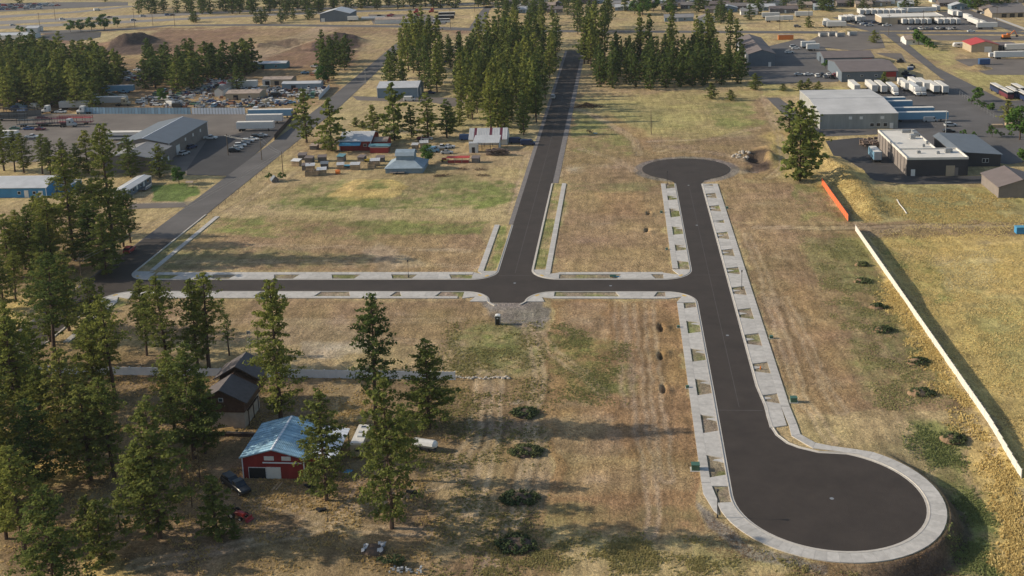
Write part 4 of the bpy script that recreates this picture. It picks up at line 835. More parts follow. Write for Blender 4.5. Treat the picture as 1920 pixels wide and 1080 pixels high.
# ------------------------------------------------------------------ poles and lamps
def lamp(label,px,py,h=4.9):
    u,v=G(px,py); t=thing('street_lamp',label,'street lamp',(u,v,.0))
    MB().tube((0,0,0),(0,0,.5),.16,.12,8).tube((0,0,.5),(0,0,h-.6),.065,.05,8).build('pole','steel_dark',t)
    MB().tube((0,0,h-.6),(0,0,h-.15),.10,.19,8).tube((0,0,h-.15),(0,0,h),.26,.05,8).build('lamp_head','steel_dark',t)
lamp('black street lamp beside the near turning circle, its shadow across the asphalt',1345.2,970.4)
lamp('black street lamp in a planting pocket halfway up the right sidewalk',1390.7,542.5)
lamp('black street lamp at the mouth of the far turning circle',1251.7,346,4.6)
lamp('slim dark street lamp on the north side of the cross street',766,520,4.7)
def upole(label,px,py,h,cross=True,m='pole_wood'):
    u,v=G(px,py); t=thing('utility_pole',label,'utility pole',(u,v,gz(u,v))); MB().tube((0,0,-.3),(0,0,h),.17,.11,7).build('pole',m,t)
    if cross: MB().box(-1.2,1.2,-.08,.08,h-1.0,h-.85).build('crossarm',m,t); MB().tube((-1.05,0,h-.85),(-1.05,0,h-.6),.06,.05,5).tube((1.05,0,h-.85),(1.05,0,h-.6),.06,.05,5).tube((0,0,h),(0,0,h+.2),.06,.05,5).build('insulator','steel_grey',t)
    return (u,v,h)
PO=[upole('utility pole with a transformer height crossarm at the left street corner',156,546,9),
 upole('utility pole on the verge above the mown field',531,327,8.5,False),upole('utility pole beside the west street near the car row',491,300,9),upole('utility pole in the dark parking lot behind the car row',428,291,8.5,False),
 upole('thin bare pole standing alone in the upper green field',1221,252,9.5,False),upole('yard light pole in the open trailer yard',1773,250,9,False,'steel_grey'),
 upole('utility pole behind the striped white fence yard',486,664,6.5,False),
 upole('utility pole at the far left beside the highway',104,38,16),upole('utility pole by the far parking lot',76,60,15),upole('utility pole right of the roadside trees',253,52,15),upole('utility pole beside the tall pole over the highway',287,48,16),upole('utility pole with crossarm before the highway pines',328,50,16),
 upole('utility pole at the end of the depot wall',1666,66,13),upole('utility pole in front of the docked trailers',1730,64,15),upole('utility pole on the upper left of the depot yard',1462,56,14),upole('utility pole near the junkyard houses at the top left',1516,52,14),upole('utility pole beside the side street at the top',890,22,17),upole('utility pole near the parked coaches at the top centre',845,54,15),upole('utility pole at the right of the top right street',1868,50,13),upole('metal pole on the verge by the junkyard corner',686,158,9,False,'steel_grey')]
wr=MB()
for a,b in ((0,1),(2,3),(1,2)):
    (x0,y0,h0),(x1,y1,h1)=PO[a],PO[b]
    for off in (-.8,.8):
        pr=None
        for k in range(11):
            q=k/10; p=(x0+(x1-x0)*q+off,y0+(y1-y0)*q,h0-.7+(h1-h0)*q-3.2*q*(1-q))
            if pr: wr.tube(pr,p,.03,.03,3,cap=False)
            pr=p
o=wr.build('power_line','steel_grey'); tag(o,'thin power lines strung between the west street poles','power line')
t=thing('lattice_mast','slim steel lattice mast behind the log house roof','mast',(*G(471,681),0)); mb=MB()
for x,y in ((-.3,-.3),(.3,-.3),(.0,.35)): mb.tube((x,y,0),(x*.6,y*.6,7),.035,.03,4)
for k in range(10): mb.tube((-.3,-.3,k*.7),(.28,-.28,k*.7+.6),.02,.02,3).tube((.28,-.28,k*.7),(0,.33,k*.7+.6),.02,.02,3)
mb.build('frame','steel_grey',t); MB().box(-.35,.35,-.1,.1,6.6,7.3).build('antenna','steel_grey',t)
# porta potty
t=thing('portable_toilet','dark portable toilet with white roof standing alone on the dirt','portable toilet',(*G(933.7,607.5),-.05))
MB().box(-.58,.58,-.58,.58,.08,2.05).build('cabin','paint_grey',t); MB().box(-.62,.62,-.62,.62,0,.08).build('base','plastic_and_bay_shade',t)
MB().side([(-.62,2.05),(.62,2.05),(.5,2.25),(0,2.34),(-.5,2.25)],-.62,.62,'y').build('roof','paint_white',t); o=MB().box(-.42,.42,-.62,-.581,.12,1.95).build('door','paint_black',t); MB().box(-.2,.2,-.635,-.621,1.5,1.75).build('sign','paint_white',o)
# utility boxes along the sidewalks
for (a,b,c,lb) in ((1304,880,1.1,'green transformer box on the lot edge beside the near left sidewalk'),(1488,753,1.0,'green transformer box at the foot of the right sidewalk'),(1272,614,.5,'small dark utility box left of the sidewalk below the intersection'),(1446,634,.6,'small dark utility box against the right sidewalk, half way down'),
   (1289,727,.5,'small dark utility box beside the left sidewalk further down'),(1363,391,.6,'dark utility box behind the right sidewalk near the three far lots'),(1240,399,.6,'dark utility box left of the far sidewalk'),(1250,468,.5,'dark utility box behind the left sidewalk above the intersection'),(496,560,1.2,'green transformer box on the south side of the cross street under the trees')):
    u,v=G(a,b); t=thing('utility_box',lb,'utility box',(u,v,-.05)); MB().box(-c*.6,c*.6,-c*.5,c*.5,0,c*.95).build('cabinet','paint_green',t); MB().box(-c*.66,c*.66,-c*.56,c*.56,c*.95,c*1.03).build('lid','paint_green',t); MB().box(-c*.8,c*.8,-c*.7,c*.7,-.1,.08).build('plinth','concrete',t)
t=thing('construction_barricade','green and white plastic barrel lying in the verge of the cross street','barrel',(*G(1151,520),.1),.1); MB().tube((-1.0,0,.3),(.6,0,.3),.28,.28,10).build('barrel','paint_green',t); MB().box(-.2,1.3,-.25,.25,.02,.18).build('sheet','tarp_blue',t)
t=thing('fire_hydrant','small orange hydrant in a planting pocket of the right sidewalk','hydrant',(*G(1426,692),0)); MB().tube((0,0,0),(0,0,.6),.14,.12,8).tube((-.2,0,.42),(.2,0,.42),.06,.06,6).build('body','paint_orange',t); MB().tube((0,0,.6),(0,0,.75),.13,.04,8).build('cap','paint_orange',t)
t=thing('pipe_length','long white pipe lying in the grass right of the orange fence','pipe',(*G(1682,375),0)); 
p0=G(1682,375);mb=MB();pr=None
for q in ((1682,375),(1687,384),(1694,392),(1700,401)):
    u,v=G(*q); p=(u-p0[0],v-p0[1],.15+gz(u,v))
    if pr: mb.tube(pr,p,.16,.16,7)
    pr=p
mb.build('pipe','vinyl_white',t)
# ------------------------------------------------------------------ vehicles
def loft(mb,secs,m=0,caps=True):
    """secs: list of rings (same length) -> skin"""
    i=len(mb.v);n=len(secs[0])
    for s in secs: mb.v+=s
    for k in range(len(secs)-1):
        for j in range(n): mb.f.append((i+k*n+j,i+k*n+(j+1)%n,i+(k+1)*n+(j+1)%n,i+(k+1)*n+j)); mb.m.append(m)
    if caps: mb.f.append(tuple(i+n-1-j for j in range(n)));mb.m.append(m); mb.f.append(tuple(i+(len(secs)-1)*n+j for j in range(n)));mb.m.append(m)
def body_ring(x,hw,z0,z1,t=.12): return [(x,-hw,z0),(x,hw,z0),(x,hw,z1-t),(x,hw-t,z1),(x,-hw+t,z1),(x,-hw,z1-t)]
def wheel_mb(mb,x,y,r,w=.22,m=0):
    mb.tube((x,y-w/2,r),(x,y+w/2,r),r,r,10,m)
CARS={}
def car_meshes(kind):
    """body, glass and wheel shapes of a car; length along x, nose at +x"""
    if kind in CARS: return CARS[kind]
    b=MB();g=MB();w_=MB()
    if kind=='sedan':
        L_=4.7;W=.9; loft(b,[body_ring(-2.35,.78,.35,.78),body_ring(-2.2,.88,.25,.95),body_ring(-1.3,W,.22,1.0),body_ring(1.0,W,.22,.98),body_ring(2.1,.86,.25,.80),body_ring(2.38,.74,.35,.62)])
        loft(g,[body_ring(-1.75,.70,.98,1.0,.01),body_ring(-1.0,.66,.98,1.40,.05),body_ring(.15,.66,.98,1.42,.05),body_ring(1.05,.74,.96,.98,.01)])
        b.box(-.95,.12,-.62,.62,1.405,1.45); wx=(-1.4,1.45);r=.33
    elif kind=='suv':
        W=.95; loft(b,[body_ring(-2.35,.88,.4,1.1),body_ring(-2.2,W,.3,1.15),body_ring(.9,W,.28,1.12),body_ring(2.1,.9,.3,.98),body_ring(2.4,.8,.4,.8)])
        loft(g,[body_ring(-2.25,.84,1.12,1.16,.01),body_ring(-1.95,.78,1.12,1.68,.06),body_ring(.2,.78,1.12,1.70,.06),body_ring(1.15,.82,1.08,1.12,.01)])
        b.box(-1.95,.2,-.74,.74,1.69,1.76); wx=(-1.45,1.5);r=.38
    elif kind=='pickup':
        W=.98; loft(b,[body_ring(-.55,W,.42,1.15),body_ring(1.1,W,.42,1.13),body_ring(2.6,.94,.42,1.05),body_ring(2.85,.84,.5,.9)])
        b.box(-2.8,-.56,-W,-W+.1,.5,1.12).box(-2.8,-.56,W-.1,W,.5,1.12).box(-2.8,-2.7,-W+.1,W-.1,.5,1.12).box(-2.7,-.56,-W+.1,W-.1,.45,.62)
        loft(g,[body_ring(-.55,.86,1.13,1.72,.06),body_ring(.55,.82,1.13,1.76,.06),body_ring(1.3,.86,1.10,1.14,.01)])
        b.box(-.55,.55,-.8,.8,1.75,1.83); wx=(-1.75,1.85);r=.42
    elif kind=='van':
        W=1.0; loft(b,[body_ring(-2.8,.95,.4,2.15),body_ring(-2.6,W,.3,2.25),body_ring(1.3,W,.3,2.25),body_ring(2.1,.95,.3,1.35),body_ring(2.8,.88,.35,1.0)])
        g.box(1.0,1.62,-1.01,1.01,1.3,1.85); loft(g,[body_ring(1.55,.9,1.4,2.0,.02),body_ring(2.12,.86,1.34,1.38,.01)]); wx=(-1.8,1.9);r=.38
    for x in wx:
        for y in (-W+.1,W-.1): wheel_mb(w_,x,y,r)
    li=MB(); x=(2.36 if kind in('sedan','suv') else 2.8)
    CARS[kind]=(b,g,w_,wx,r,W); return CARS[kind]
COMB={}
def far_car(kind,colr):
    if (kind,colr) in COMB: return COMB[(kind,colr)]
    b,g,w_,*_=car_meshes(kind); mb=MB()
    for s,m in ((b,0),(g,1),(w_,2)):
        i=len(mb.v); mb.v+=s.v; mb.f+=[tuple(a+i for a in f) for f in s.f]; mb.m+=[m]*len(s.f)
    COMB[(kind,colr)]=mb.mesh('parked_car',['paint_'+colr,'glass_dark','rubber']); return COMB[(kind,colr)]
KN_={'sedan':'sedan','suv':'SUV','pickup':'pickup truck','van':'van'}
def car(kind,colr,px,py,rot,label,group=None,detail=False,ground_z=True,name='parked_car'):
    u,v=G(px,py); z=gz(u,v)+.04
    if not detail: return tag(put(name,far_car(kind,colr),None,(u,v,z),rot),label,KN_[kind] if kind!='suv' else 'car',group)
    t=thing(name,label,'car' if kind in('sedan','suv') else KN_[kind],(u,v,z),rot,group); b,g,w_,wx,r,W=car_meshes(kind)
    b.build('body','paint_'+colr,t); g.build('windows','glass_dark',t)
    for x in wx:
        for y in (-W+.1,W-.1):
            o=MB().tube((0,-.11,0),(0,.11,0),r,r,12).build('wheel','rubber',t,(x,y,r)); MB().tube((0,-.12,0),(0,.12,0),r*.55,r*.55,8).build('rim','steel_grey',o)
    xe=2.3 if kind in('sedan','suv') else 2.78
    for y in (-.6,.6): MB().box(xe-.12,xe+.06,y-.16,y+.16,.62,.78).build('headlight','paint_white',t); MB().box(-xe-.06 if kind!='pickup' else -2.83,-xe+.05,y-.16,y+.16,.7,.88).build('taillight','paint_red',t)
    return t
NSd=math.pi/2
car('suv','red',243,472,NSd+math.pi*0,'dark red car stopped on the shadowed west street before the corner',detail=True)
car('pickup','black',448,918,-.75,'black pickup truck with its bonnet towards the camera, parked left of the red barn',detail=True)
car('suv','black',436,910,-.7,'black off-road car tucked behind the black pickup by the red barn',detail=True)
car('suv','white',1037,184,NSd,'white car parked at the left edge of the new road beside the pines',detail=True)
car('van','white',1880-3,1000-815,0,'') if False else None
car('pickup','white',114,212,0,'white pickup parked between two white lorry cabs along the sheet fence',detail=True)
car('pickup','white',60,259,0,'white pickup in the front row at the left of the gravel yard',detail=True)
car('sedan','green',28,243,.1,'grey green saloon under a dark lorry in the left yard')
car('sedan','blue',54,243,.1,'dark blue saloon on the left yard, between the green and the red saloons')
car('sedan','maroon',76,244,.1,'dark red saloon at the right end of the yard front row')
car('suv','black',80,224,.05,'black car parked behind the car transporters')
car('pickup','white',395,261,0,'white pickup in front of the grey blue industrial building',detail=True)
car('suv','navy',360,278,1.2,'dark blue car in the shade of the industrial building wall')
car('suv','silver',346,290,1.2,'silver car standing next to the industrial building corner')
car('pickup','tan',176,363,.7,'tan roofed pickup half hidden behind the tall pine by the mobile home',detail=True)
for k,(a,b) in enumerate(((436,285),(441,280),(447,275),(454,271),(461,267),(470,263),(478,259),(487,256))):
    c_=['black','silver','white','grey','silver','white','black','silver'][k]
    car('sedan' if k%2 else 'suv',c_,a+4,b,.12,'%s %s, %s in the row of cars beside the west street'%(c_,'saloon' if k%2 else 'SUV',['nearest','second nearest','third nearest','fourth','fifth','third farthest','second farthest','farthest'][k]),'cars parked in a row beside the west street')
HW=math.atan2(-21,180)
for (a,b,k,c_,n_) in ((117,37,'suv','white','white car on the far highway lane'),(24,48,'sedan','silver','silver car at the left of the near highway lane'),(139,43,'sedan','black','dark car on the near highway lane'),(205,33,'sedan','black','dark car on the far highway lane'),(250,39,'suv','silver','silver car under the highway poles'),(268,31,'suv','silver','grey car right of the highway poles'),(314,29,'suv','blue','blue car about to pass the highway pines'),(323,29,'sedan','black','black car close behind the blue one'),(182,20,'van','white','white van on the highway ramp')):
    u,v=G(a,b); h_=math.atan2(G(a+40,b-4)[1]-v,G(a+40,b-4)[0]-u); car(k,c_,a,b,h_,n_,'cars on the highway')
# junkyard: rows of wrecks (each one its own car)
jc=['white','silver','blue','white','grey','red','tan','white','rust','black','skyblue','white','green','silver','maroon','white']
jk=['sedan','pickup','suv','sedan','van','sedan','suv']
JN=poly((262,185),(300,172),(372,168),(380,150),(440,150),(470,160),(512,168),(560,158),(620,150),(600,178),(560,192),(500,204),(440,202),(360,203),(255,200))
def inside(P,x,y):
    c=False;n=len(P)
    for k in range(n):
        x0,y0=P[k];x1,y1=P[(k+1)%n]
        if (y0>y)!=(y1>y) and x<(x1-x0)*(y-y0)/(y1-y0)+x0: c=not c
    return c
JB=[G(508,160),G(527,160),G(455,187),G(565,168),G(505,129),G(410,181)]
def field_of_cars(P,sx,sy,label,group,keep=.8,jit=.6,rot=None,names='wrecked_car',skipb=True,cols=jc):
    x0=min(p[0] for p in P);x1=max(p[0] for p in P);y0=min(p[1] for p in P);y1=max(p[1] for p in P); n=0; y=y0
    while y<y1:
        x=x0
        while x<x1:
            a=x+random.uniform(-jit,jit);b=y+random.uniform(-jit,jit)
            if inside(P,a,b) and random.random()<keep and not(skipb and any(abs(a-q[0])<11 and -2<b-q[1]<12 for q in JB)):
                c_=random.choice(cols);k=random.choice(jk); r=(rot if rot is not None else random.choice((0,.3,NSd,-.2,2.8)))+random.uniform(-.15,.15)
                o=put(names,far_car(k,c_),None,(a,b,gz(a,b)+.04),r); tag(o,label%('pale blue' if c_=='skyblue' else 'rusty' if c_=='rust' else 'dark red' if c_=='maroon' else c_,{'sedan':'saloon','pickup':'pickup','suv':'estate car','van':'van'}[k]),'car',group); n+=1
            x+=sx
        y+=sy
    return n
nj=field_of_cars(JN,5.9,6.3,'%s scrap %s among the wrecks of the junkyard','wrecked cars in the junkyard',.78)
nj+=field_of_cars(poly((225,138),(265,126),(275,150),(235,160)),6,7,'%s scrap %s in the far clearing of the junkyard','wrecked cars in the far junkyard clearing',.7,skipb=False)
nj+=field_of_cars(poly((560,132),(600,124),(620,140),(570,150)),7,7,'%s scrap %s at the far right of the junkyard','wrecked cars at the far right of the junkyard',.7,skipb=False)
nj+=field_of_cars(poly((180,176),(235,172),(240,192),(185,195)),7,6,'%s scrap %s beside the blue trailer in the junkyard','wrecked cars by the blue trailer',.6,skipb=False)
field_of_cars(poly((-40,12),(60,6),(118,8),(105,15),(0,21)),6,12,'%s %s in the far dealer lot at the top left','cars in the far top left lot',.8,.4,0.1,'parked_car',False,['white','silver','blue','black','grey','red','silver'])
field_of_cars(poly((478,122),(500,126),(480,140),(470,132)),6,8,'%s scrap %s behind the teal shed','wrecked cars behind the teal shed',.6,skipb=False)
field_of_cars(poly((1473,90),(1490,88),(1510,112),(1500,114),(1480,100)),6,7,'%s %s crowded beside the shade of the tall slate shed','cars beside the tall slate shed',.9,.3,.1,'parked_car',False,['white','silver','white','blue','grey','red'])
for k,(a,b,q,c_) in enumerate(((1498,141,'sedan','silver'),(1516,141,'sedan','white'),(1532,144,'suv','white'),(1541,141,'sedan','black'),(1547,146,'suv','grey'),(1553,141,'sedan','white'),(1560,147,'pickup','black'),(1565,143,'suv','red'))):
    car(q,c_,a,b,NSd if k>1 else .1,'%s %s, %s from the left in the group by the slate workshop'%(c_,KN_[q],['first','second','third','fourth','fifth','sixth','seventh','eighth'][k]),'cars beside the slate workshops')
for (a,b,q,c_,r,lb) in ((1782,237,'suv','silver',.1,'silver car in the open trailer yard beside the light pole'),(1779,248,'sedan','black',0,'black car at the foot of the yard light pole'),(1744,228,'van','silver',0,'silver tank van standing in the open trailer yard'),(1821,60,'sedan','white',0,'white car on the street right of the depot'),(1495,51,'suv','grey',0,'grey car by the small orange yard'),(1825,14,'sedan','black',0,'black car beside the upper right house'),(1705,145,'pickup','navy',.2,'dark pickup in the shade of the rust red workshop end'),
    (1345,21,'suv','white',0,'white car in front of the white double garage'),(1374,62,'sedan','black',0,'small dark car on the street above the tall slate shed')):
    car(q,c_,a,b,r,lb)
for k in range(9): car(['suv','sedan','pickup'][k%3],['silver','black','white','grey','navy'][k%5],1705+10.5*k,55.5,NSd,'%s %s in the line of cars before the docked trailers'%(['silver','black','white','grey','navy'][k%5],['SUV','sedan','pickup'][k%3]),'cars in front of the freight depot')
for k in range(8): car(['suv','sedan','pickup'][k%3],['black','white','silver','navy'][k%4],1608+11*k%60,44+k%3*2.5,.1,'%s %s in the upper yard left of the freight depot'%(['black','white','silver','navy'][k%4],['SUV','sedan','pickup'][k%3]),'cars left of the freight depot')
for k in range(7): car(['suv','sedan','pickup'][k%3],['black','white','silver','navy'][k%4],1838+7*k,24.5+(k%2)*1.5,.1,'%s %s in the lot before the top right house'%(['black','white','silver','navy'][k%4],['SUV','sedan','pickup'][k%3]),'cars before the top right house')
field_of_cars(poly((0,268),(70,262),(60,285),(0,290)),7,8,'%s %s at the lower left of the gravel yard','cars at the lower left of the gravel yard',.5,.5,0.1,'parked_car',False,['white','black','silver','grey'])
field_of_cars(poly((0,200),(100,198),(95,209),(0,211)),6.5,6,'%s scrap %s behind the left board fence','wrecked cars behind the left board fence',.6,.5,None,'wrecked_car',False)
field_of_cars(poly((700,28),(800,26),(790,32),(700,34)),8,9,'%s %s behind the far grey shed yard','cars behind the far grey shed yard',.6,.5,0.1,'parked_car',False,['white','black','red','grey'])
# litter of loose scrap between the wrecks
mb=MB(); c_=0
while c_<900:
    a=random.uniform(min(q[0] for q in JN),max(q[0] for q in JN)); b=random.uniform(min(q[1] for q in JN),max(q[1] for q in JN)); c_+=1
    if inside(JN,a,b): x=random.uniform(.3,1.8);y=random.uniform(.3,1.4);mb.box(a,a+x,b,b+y,0,random.uniform(.2,1.5),m=random.randrange(5))
o=mb.build('scrap_litter',['scrap','paint_silver','paint_rust','paint_white','paint_navy']); tag(o,'loose scrap strewn between the wrecked cars',None,kind='stuff')
# trailers: box with wheels, landing legs
TR={}
def trailer_set(L_,colr,hh=2.8):
    k=(L_,colr)
    if k not in TR:
        b=MB().box(-L_/2,L_/2,-1.28,1.28,1.15,1.15+hh); 
        for q in range(int(L_/1.2)): 
            x=-L_/2+.3+q*1.2; b.box(x,x+.06,-1.31,-1.281,1.2,1.1+hh).box(x,x+.06,1.281,1.31,1.2,1.1+hh)
        r=MB().box(-L_/2+.05,L_/2-.05,-1.25,1.25,1.15+hh+.002,1.20+hh)
        c=MB().box(-L_/2+.2,L_/2-.2,-.5,.5,.9,1.145).box(L_/2-2.6,L_/2-2.45,-.8,.8,0,1.0)
        w_=MB()
        for x in (-L_/2+1.4,-L_/2+2.7):
            for y in (-1.0,1.0): wheel_mb(w_,x,y,.5,.4)
        d=MB().box(-L_/2-.04,-L_/2-.002,-1.15,-.03,1.25,1.05+hh).box(-L_/2-.04,-L_/2-.002,.03,1.15,1.25,1.05+hh)
        TR[k]=(b.mesh('box','paint_'+colr),r.mesh('roof','roof_membrane'),c.mesh('chassis','steel_dark'),w_.mesh('wheels','rubber'),d.mesh('rear_door','paint_silver'))
    return TR[k]
def trailer(px,py,L_,rot,label,group=None,colr='white',name='semi_trailer',uv=None):
    u,v=uv or G(px,py); t=thing(name,label,'trailer',(u,v,gz(u,v)+.04),rot,group)
    for m_,n_ in zip(trailer_set(L_,colr),('box','roof','chassis','wheel','rear_door')): put(n_,m_,t)
    return t
def lorry(px,py,rot,label,colr='white',group=None,uv=None,trail=0,cat='lorry'):
    u,v=uv or G(px,py); t=thing('lorry',label,cat,(u,v,gz(u,v)+.04),rot,group)
    b=MB(); loft(b,[body_ring(-.6,1.2,.9,3.7,.1),body_ring(1.3,1.2,.9,3.8,.2),body_ring(1.8,1.15,.9,2.7,.15),body_ring(2.0,1.1,.9,1.9,.1),body_ring(3.3,.95,.7,1.7,.15)]); b.build('cab','paint_'+colr,t)
    g=MB(); loft(g,[body_ring(1.42,1.1,2.1,3.2,.05),body_ring(2.03,1.05,1.95,2.0,.01)]); g.box(.6,1.4,-1.215,1.215,2.1,2.8); g.build('windscreen','glass_dark',t)
    MB().box(-4.0,3.2,-.45,.45,.6,.88).build('chassis','steel_dark',t)
    for x in (-3.2,-1.9,2.6):
        for y in (-1.0,1.0): MB().tube((0,-.2,0),(0,.2,0),.5,.5,10).build('wheel','rubber',t,(x,y,.5))
    if trail: MB().box(-trail-1.2,-1.0,-1.25,1.25,1.1,3.9).build('cargo_box','paint_'+colr,t)
    return t
trailer(480,245,16,0,'white box trailer nearest the camera in the trio by the dark fence')
trailer(497,231,16,0,'white box trailer in the middle of the trio by the dark fence')
trailer(508,221,20,0,'pale blue sided trailer farthest back in the trio',colr='skyblue')
lorry(482,215,math.pi,'white lorry cab at the right end of the sheet fence behind the white trailers')
lorry(92,212,math.pi,'leftmost white lorry cab against the sheet fence')
lorry(158,213,math.pi,'white lorry cab with dark chassis right of the white pickup')
trailer(140,205,14,0,'long pale trailer behind the sheet fence between the lorry cabs',colr='silver')
trailer(222,174,17,0,'pale blue trailer in the junkyard clearing',colr='skyblue')
trailer(208,196,17,0,'weathered grey trailer in the junkyard behind the sheet fence',colr='silver')
trailer(160,192,14,0,'dull red trailer behind the pines of the junkyard',colr='rust')
trailer(455,165,16,0,'white rounded trailer beyond the scrap cars')
lorry(232,198,0,'tan old lorry beside the weathered grey trailer','tan')
lorry(130,238,0,'silver cabbed car transporter in the gravel yard','silver')
def transporter(px,py,label,colr):
    u,v=G(px,py); t=thing('car_transporter',label,'car transporter',(u,v,gz(u,v)+.04)); mb=MB()
    for z in (1.0,3.0): mb.box(-8,8,-1.2,1.2,z,z+.15)
    mb.build('deck','paint_'+colr,t); q=MB()
    for x in (-7.8,-4,0,4,7.6):
        for y in (-1.2,1.1): q.box(x,x+.12,y,y+.1,.9,3.9)
    for y in (-1.2,1.1): q.box(-8,8,y,y+.1,3.7,3.85)
    q.build('frame','paint_'+colr,t)
    for x in (-6,-4.8,5):
        for y in (-1,1): MB().tube((0,-.2,0),(0,.2,0),.45,.45,10).build('wheel','rubber',t,(x,y,.45))
transporter(100,235,'dark red open car transporter in the gravel yard','maroon'); transporter(142,233,'bright red open trailer right of the car transporters','red'); transporter(66,237,'black open car transporter at the left','black'); transporter(20,226,'dark stacked frame trailer by the far left fence','black'); transporter(40,216,'second dark frame trailer against the far left fence','black')
trailer(20,262,7,0,'white box van body behind the near pines at the far left')
t=thing('awning_trailer','long cream roofed trailer left of the industrial building','trailer',(*G(235,262),0)); MB().box(-7,7,-1.5,1.5,.6,3.4).build('body','paint_white',t); MB().box(-7.2,7.2,-1.7,1.7,3.4,3.55).build('roof','roof_membrane',t); MB().box(-6,6,-1.54,-1.501,1.4,2.2).build('window','glass_mid',t)
for y in(-1.2,1.2): MB().tube((0,-.15,0),(0,.15,0),.4,.4,10).build('wheel','rubber',t,(-3,y,.4))
# trailer rows at the right
rows=[(1607,176,'white','nearest the warehouse roof, partly hidden'),(1640,176,'white','behind the small pine'),(1658,177,'white','just right of the small pine'),(1702,172,'white','fourth from the left'),(1722,170,'white','in the middle of the row'),(1738,172,'white','right of the two parked lorries'),(1756,177,'white','second from the right end'),(1773,178,'white','at the right end of the row')]
for a,b,c_,lb in rows:
    u,v=G(a,b); t=trailer(0,0,15,-NSd+math.pi,'white trailer behind the pale warehouse, %s'%lb,'white trailers behind the pale warehouse',uv=(u,v+7.5))
u,v=G(1681,181); lorry(0,0,-NSd,'white lorry facing the camera at the left of the trailer row',uv=(u,v+3.5),trail=11)
u,v=G(1722,181); lorry(0,0,-NSd,'white lorry facing the camera in the middle of the trailer row',uv=(u,v+3.5),trail=13)
u,v=G(1733,181); lorry(0,0,-NSd,'silver lorry facing the camera beside the middle lorry','silver',uv=(u,v+3.5))
for (a,b,c_,L_,lb) in ((1683,199,'skyblue',12,'pale trailer backed to the warehouse, farthest of the docked four'),(1682,206,'skyblue',13,'second farthest pale blue trailer docked at the warehouse side'),(1702,219,'skyblue',18,'long pale trailer docked third at the warehouse side'),(1706,228,'skyblue',21,'longest pale blue trailer docked nearest the camera')):
    u,v=G(a,b); trailer(0,0,L_,math.pi*0,lb,uv=(107+L_/2,v),colr=c_)
for k in range(9):
    x=1690+11+k*11.6+(8 if k>4 else 0); u,v=G(x-5,47); trailer(0,0,9,-NSd+math.pi,'white trailer backed to the front of the tan freight depot, %s'%(['leftmost','second from the left','third from the left','fourth from the left','last before the gap','first after the gap','third from the right','second from the right','rightmost'][k]),'trailers docked at the freight depot',uv=(u,v+4))
for k in range(13):
    a=1578+k*9.5; u,v=G(a,[41,40,39][k%3]) if k<5 else G(1613+(k-5)*11,27.5); trailer(0,0,11,-NSd+math.pi,'white trailer in the crowded rows left and behind the freight depot','trailers around the freight depot',uv=(u,v))
for (a,b,r) in ((1693,25,.0),(1706,24.5,0),(1718,25,0),(1738,24,0),(1785,30,-NSd+math.pi),(1795,31,-NSd+math.pi),(1755,20,-NSd+math.pi),(1832,48,-NSd+math.pi),(1840,50,-NSd+math.pi),(1822,44,-NSd+math.pi),(1814,38,-NSd+math.pi),(1850,54,0),(1507,32,0),(1452,41,0),(1470,40,0),(1445,34,0),(1550,47,-NSd+math.pi),(1560,50,.0),(1568,52,0),(1662,10,0)):
    trailer(a,b,12,r,'white box trailer parked in the far yards near the upper right street','trailers in the far upper right yards')
for (a,b,L_,lb) in ((1515,90,8,'white container box beside the crowded cars of the slate shed'),(1524,95,7,'smaller white container in front of its twin'),(1901,110,20,'long white office trailer with dark windows at the right edge'),(1906,96,12,'white container at the right of the red roofed shop')):
    t=trailer(a,b,L_,0 if L_>9 else .1,lb)
t=thing('camper','small rounded white camper beside the red roofed shop','camper',(*G(1797,89),0)); mb=MB(); loft(mb,[body_ring(-3,1.0,.7,2.2,.3),body_ring(-2.3,1.15,.5,2.8,.3),body_ring(2.3,1.15,.5,2.8,.3),body_ring(3,1.0,.7,2.2,.3)]); mb.build('body','paint_white',t); MB().box(-1,.5,-1.17,-1.14,1.5,2.1).build('window','glass_dark',t); w_=MB(); wheel_mb(w_,0,-1,.35); wheel_mb(w_,0,1,.35); w_.build('wheel','rubber',t)
t=thing('camper','small white camper left of the blue dumpster','camper',(*G(1863,108),0)); MB().box(-2.4,2.4,-1.1,1.1,.5,2.6).build('body','paint_white',t); MB().box(-1,.5,-1.12,-1.101,1.4,2.0).build('window','glass_dark',t); w_=MB(); wheel_mb(w_,0,-1,.35); wheel_mb(w_,0,1,.35); w_.build('wheel','rubber',t)
t=thing('dumpster','big blue open roll-off dumpster in the right hand yard','dumpster',(*G(1845,121),0)); MB().side([(-1.2,.3),(1.2,.3),(1.3,2.9),(-1.3,2.9)],-2.6,2.6,'x').build('body','paint_blue',t); MB().box(-2.7,2.7,-1.4,1.4,2.9,3.0).build('rim','paint_blue',t)
t=thing('container','orange shipping container at the left of the gravel storage yard','container',(*G(1473,74),0)); MB().box(-4.5,4.5,-1.3,1.3,0,2.9).build('body','paint_orange',t); MB().box(-4.52,4.52,-1.32,1.32,2.9,2.98).build('roof','roof_rusty',t)
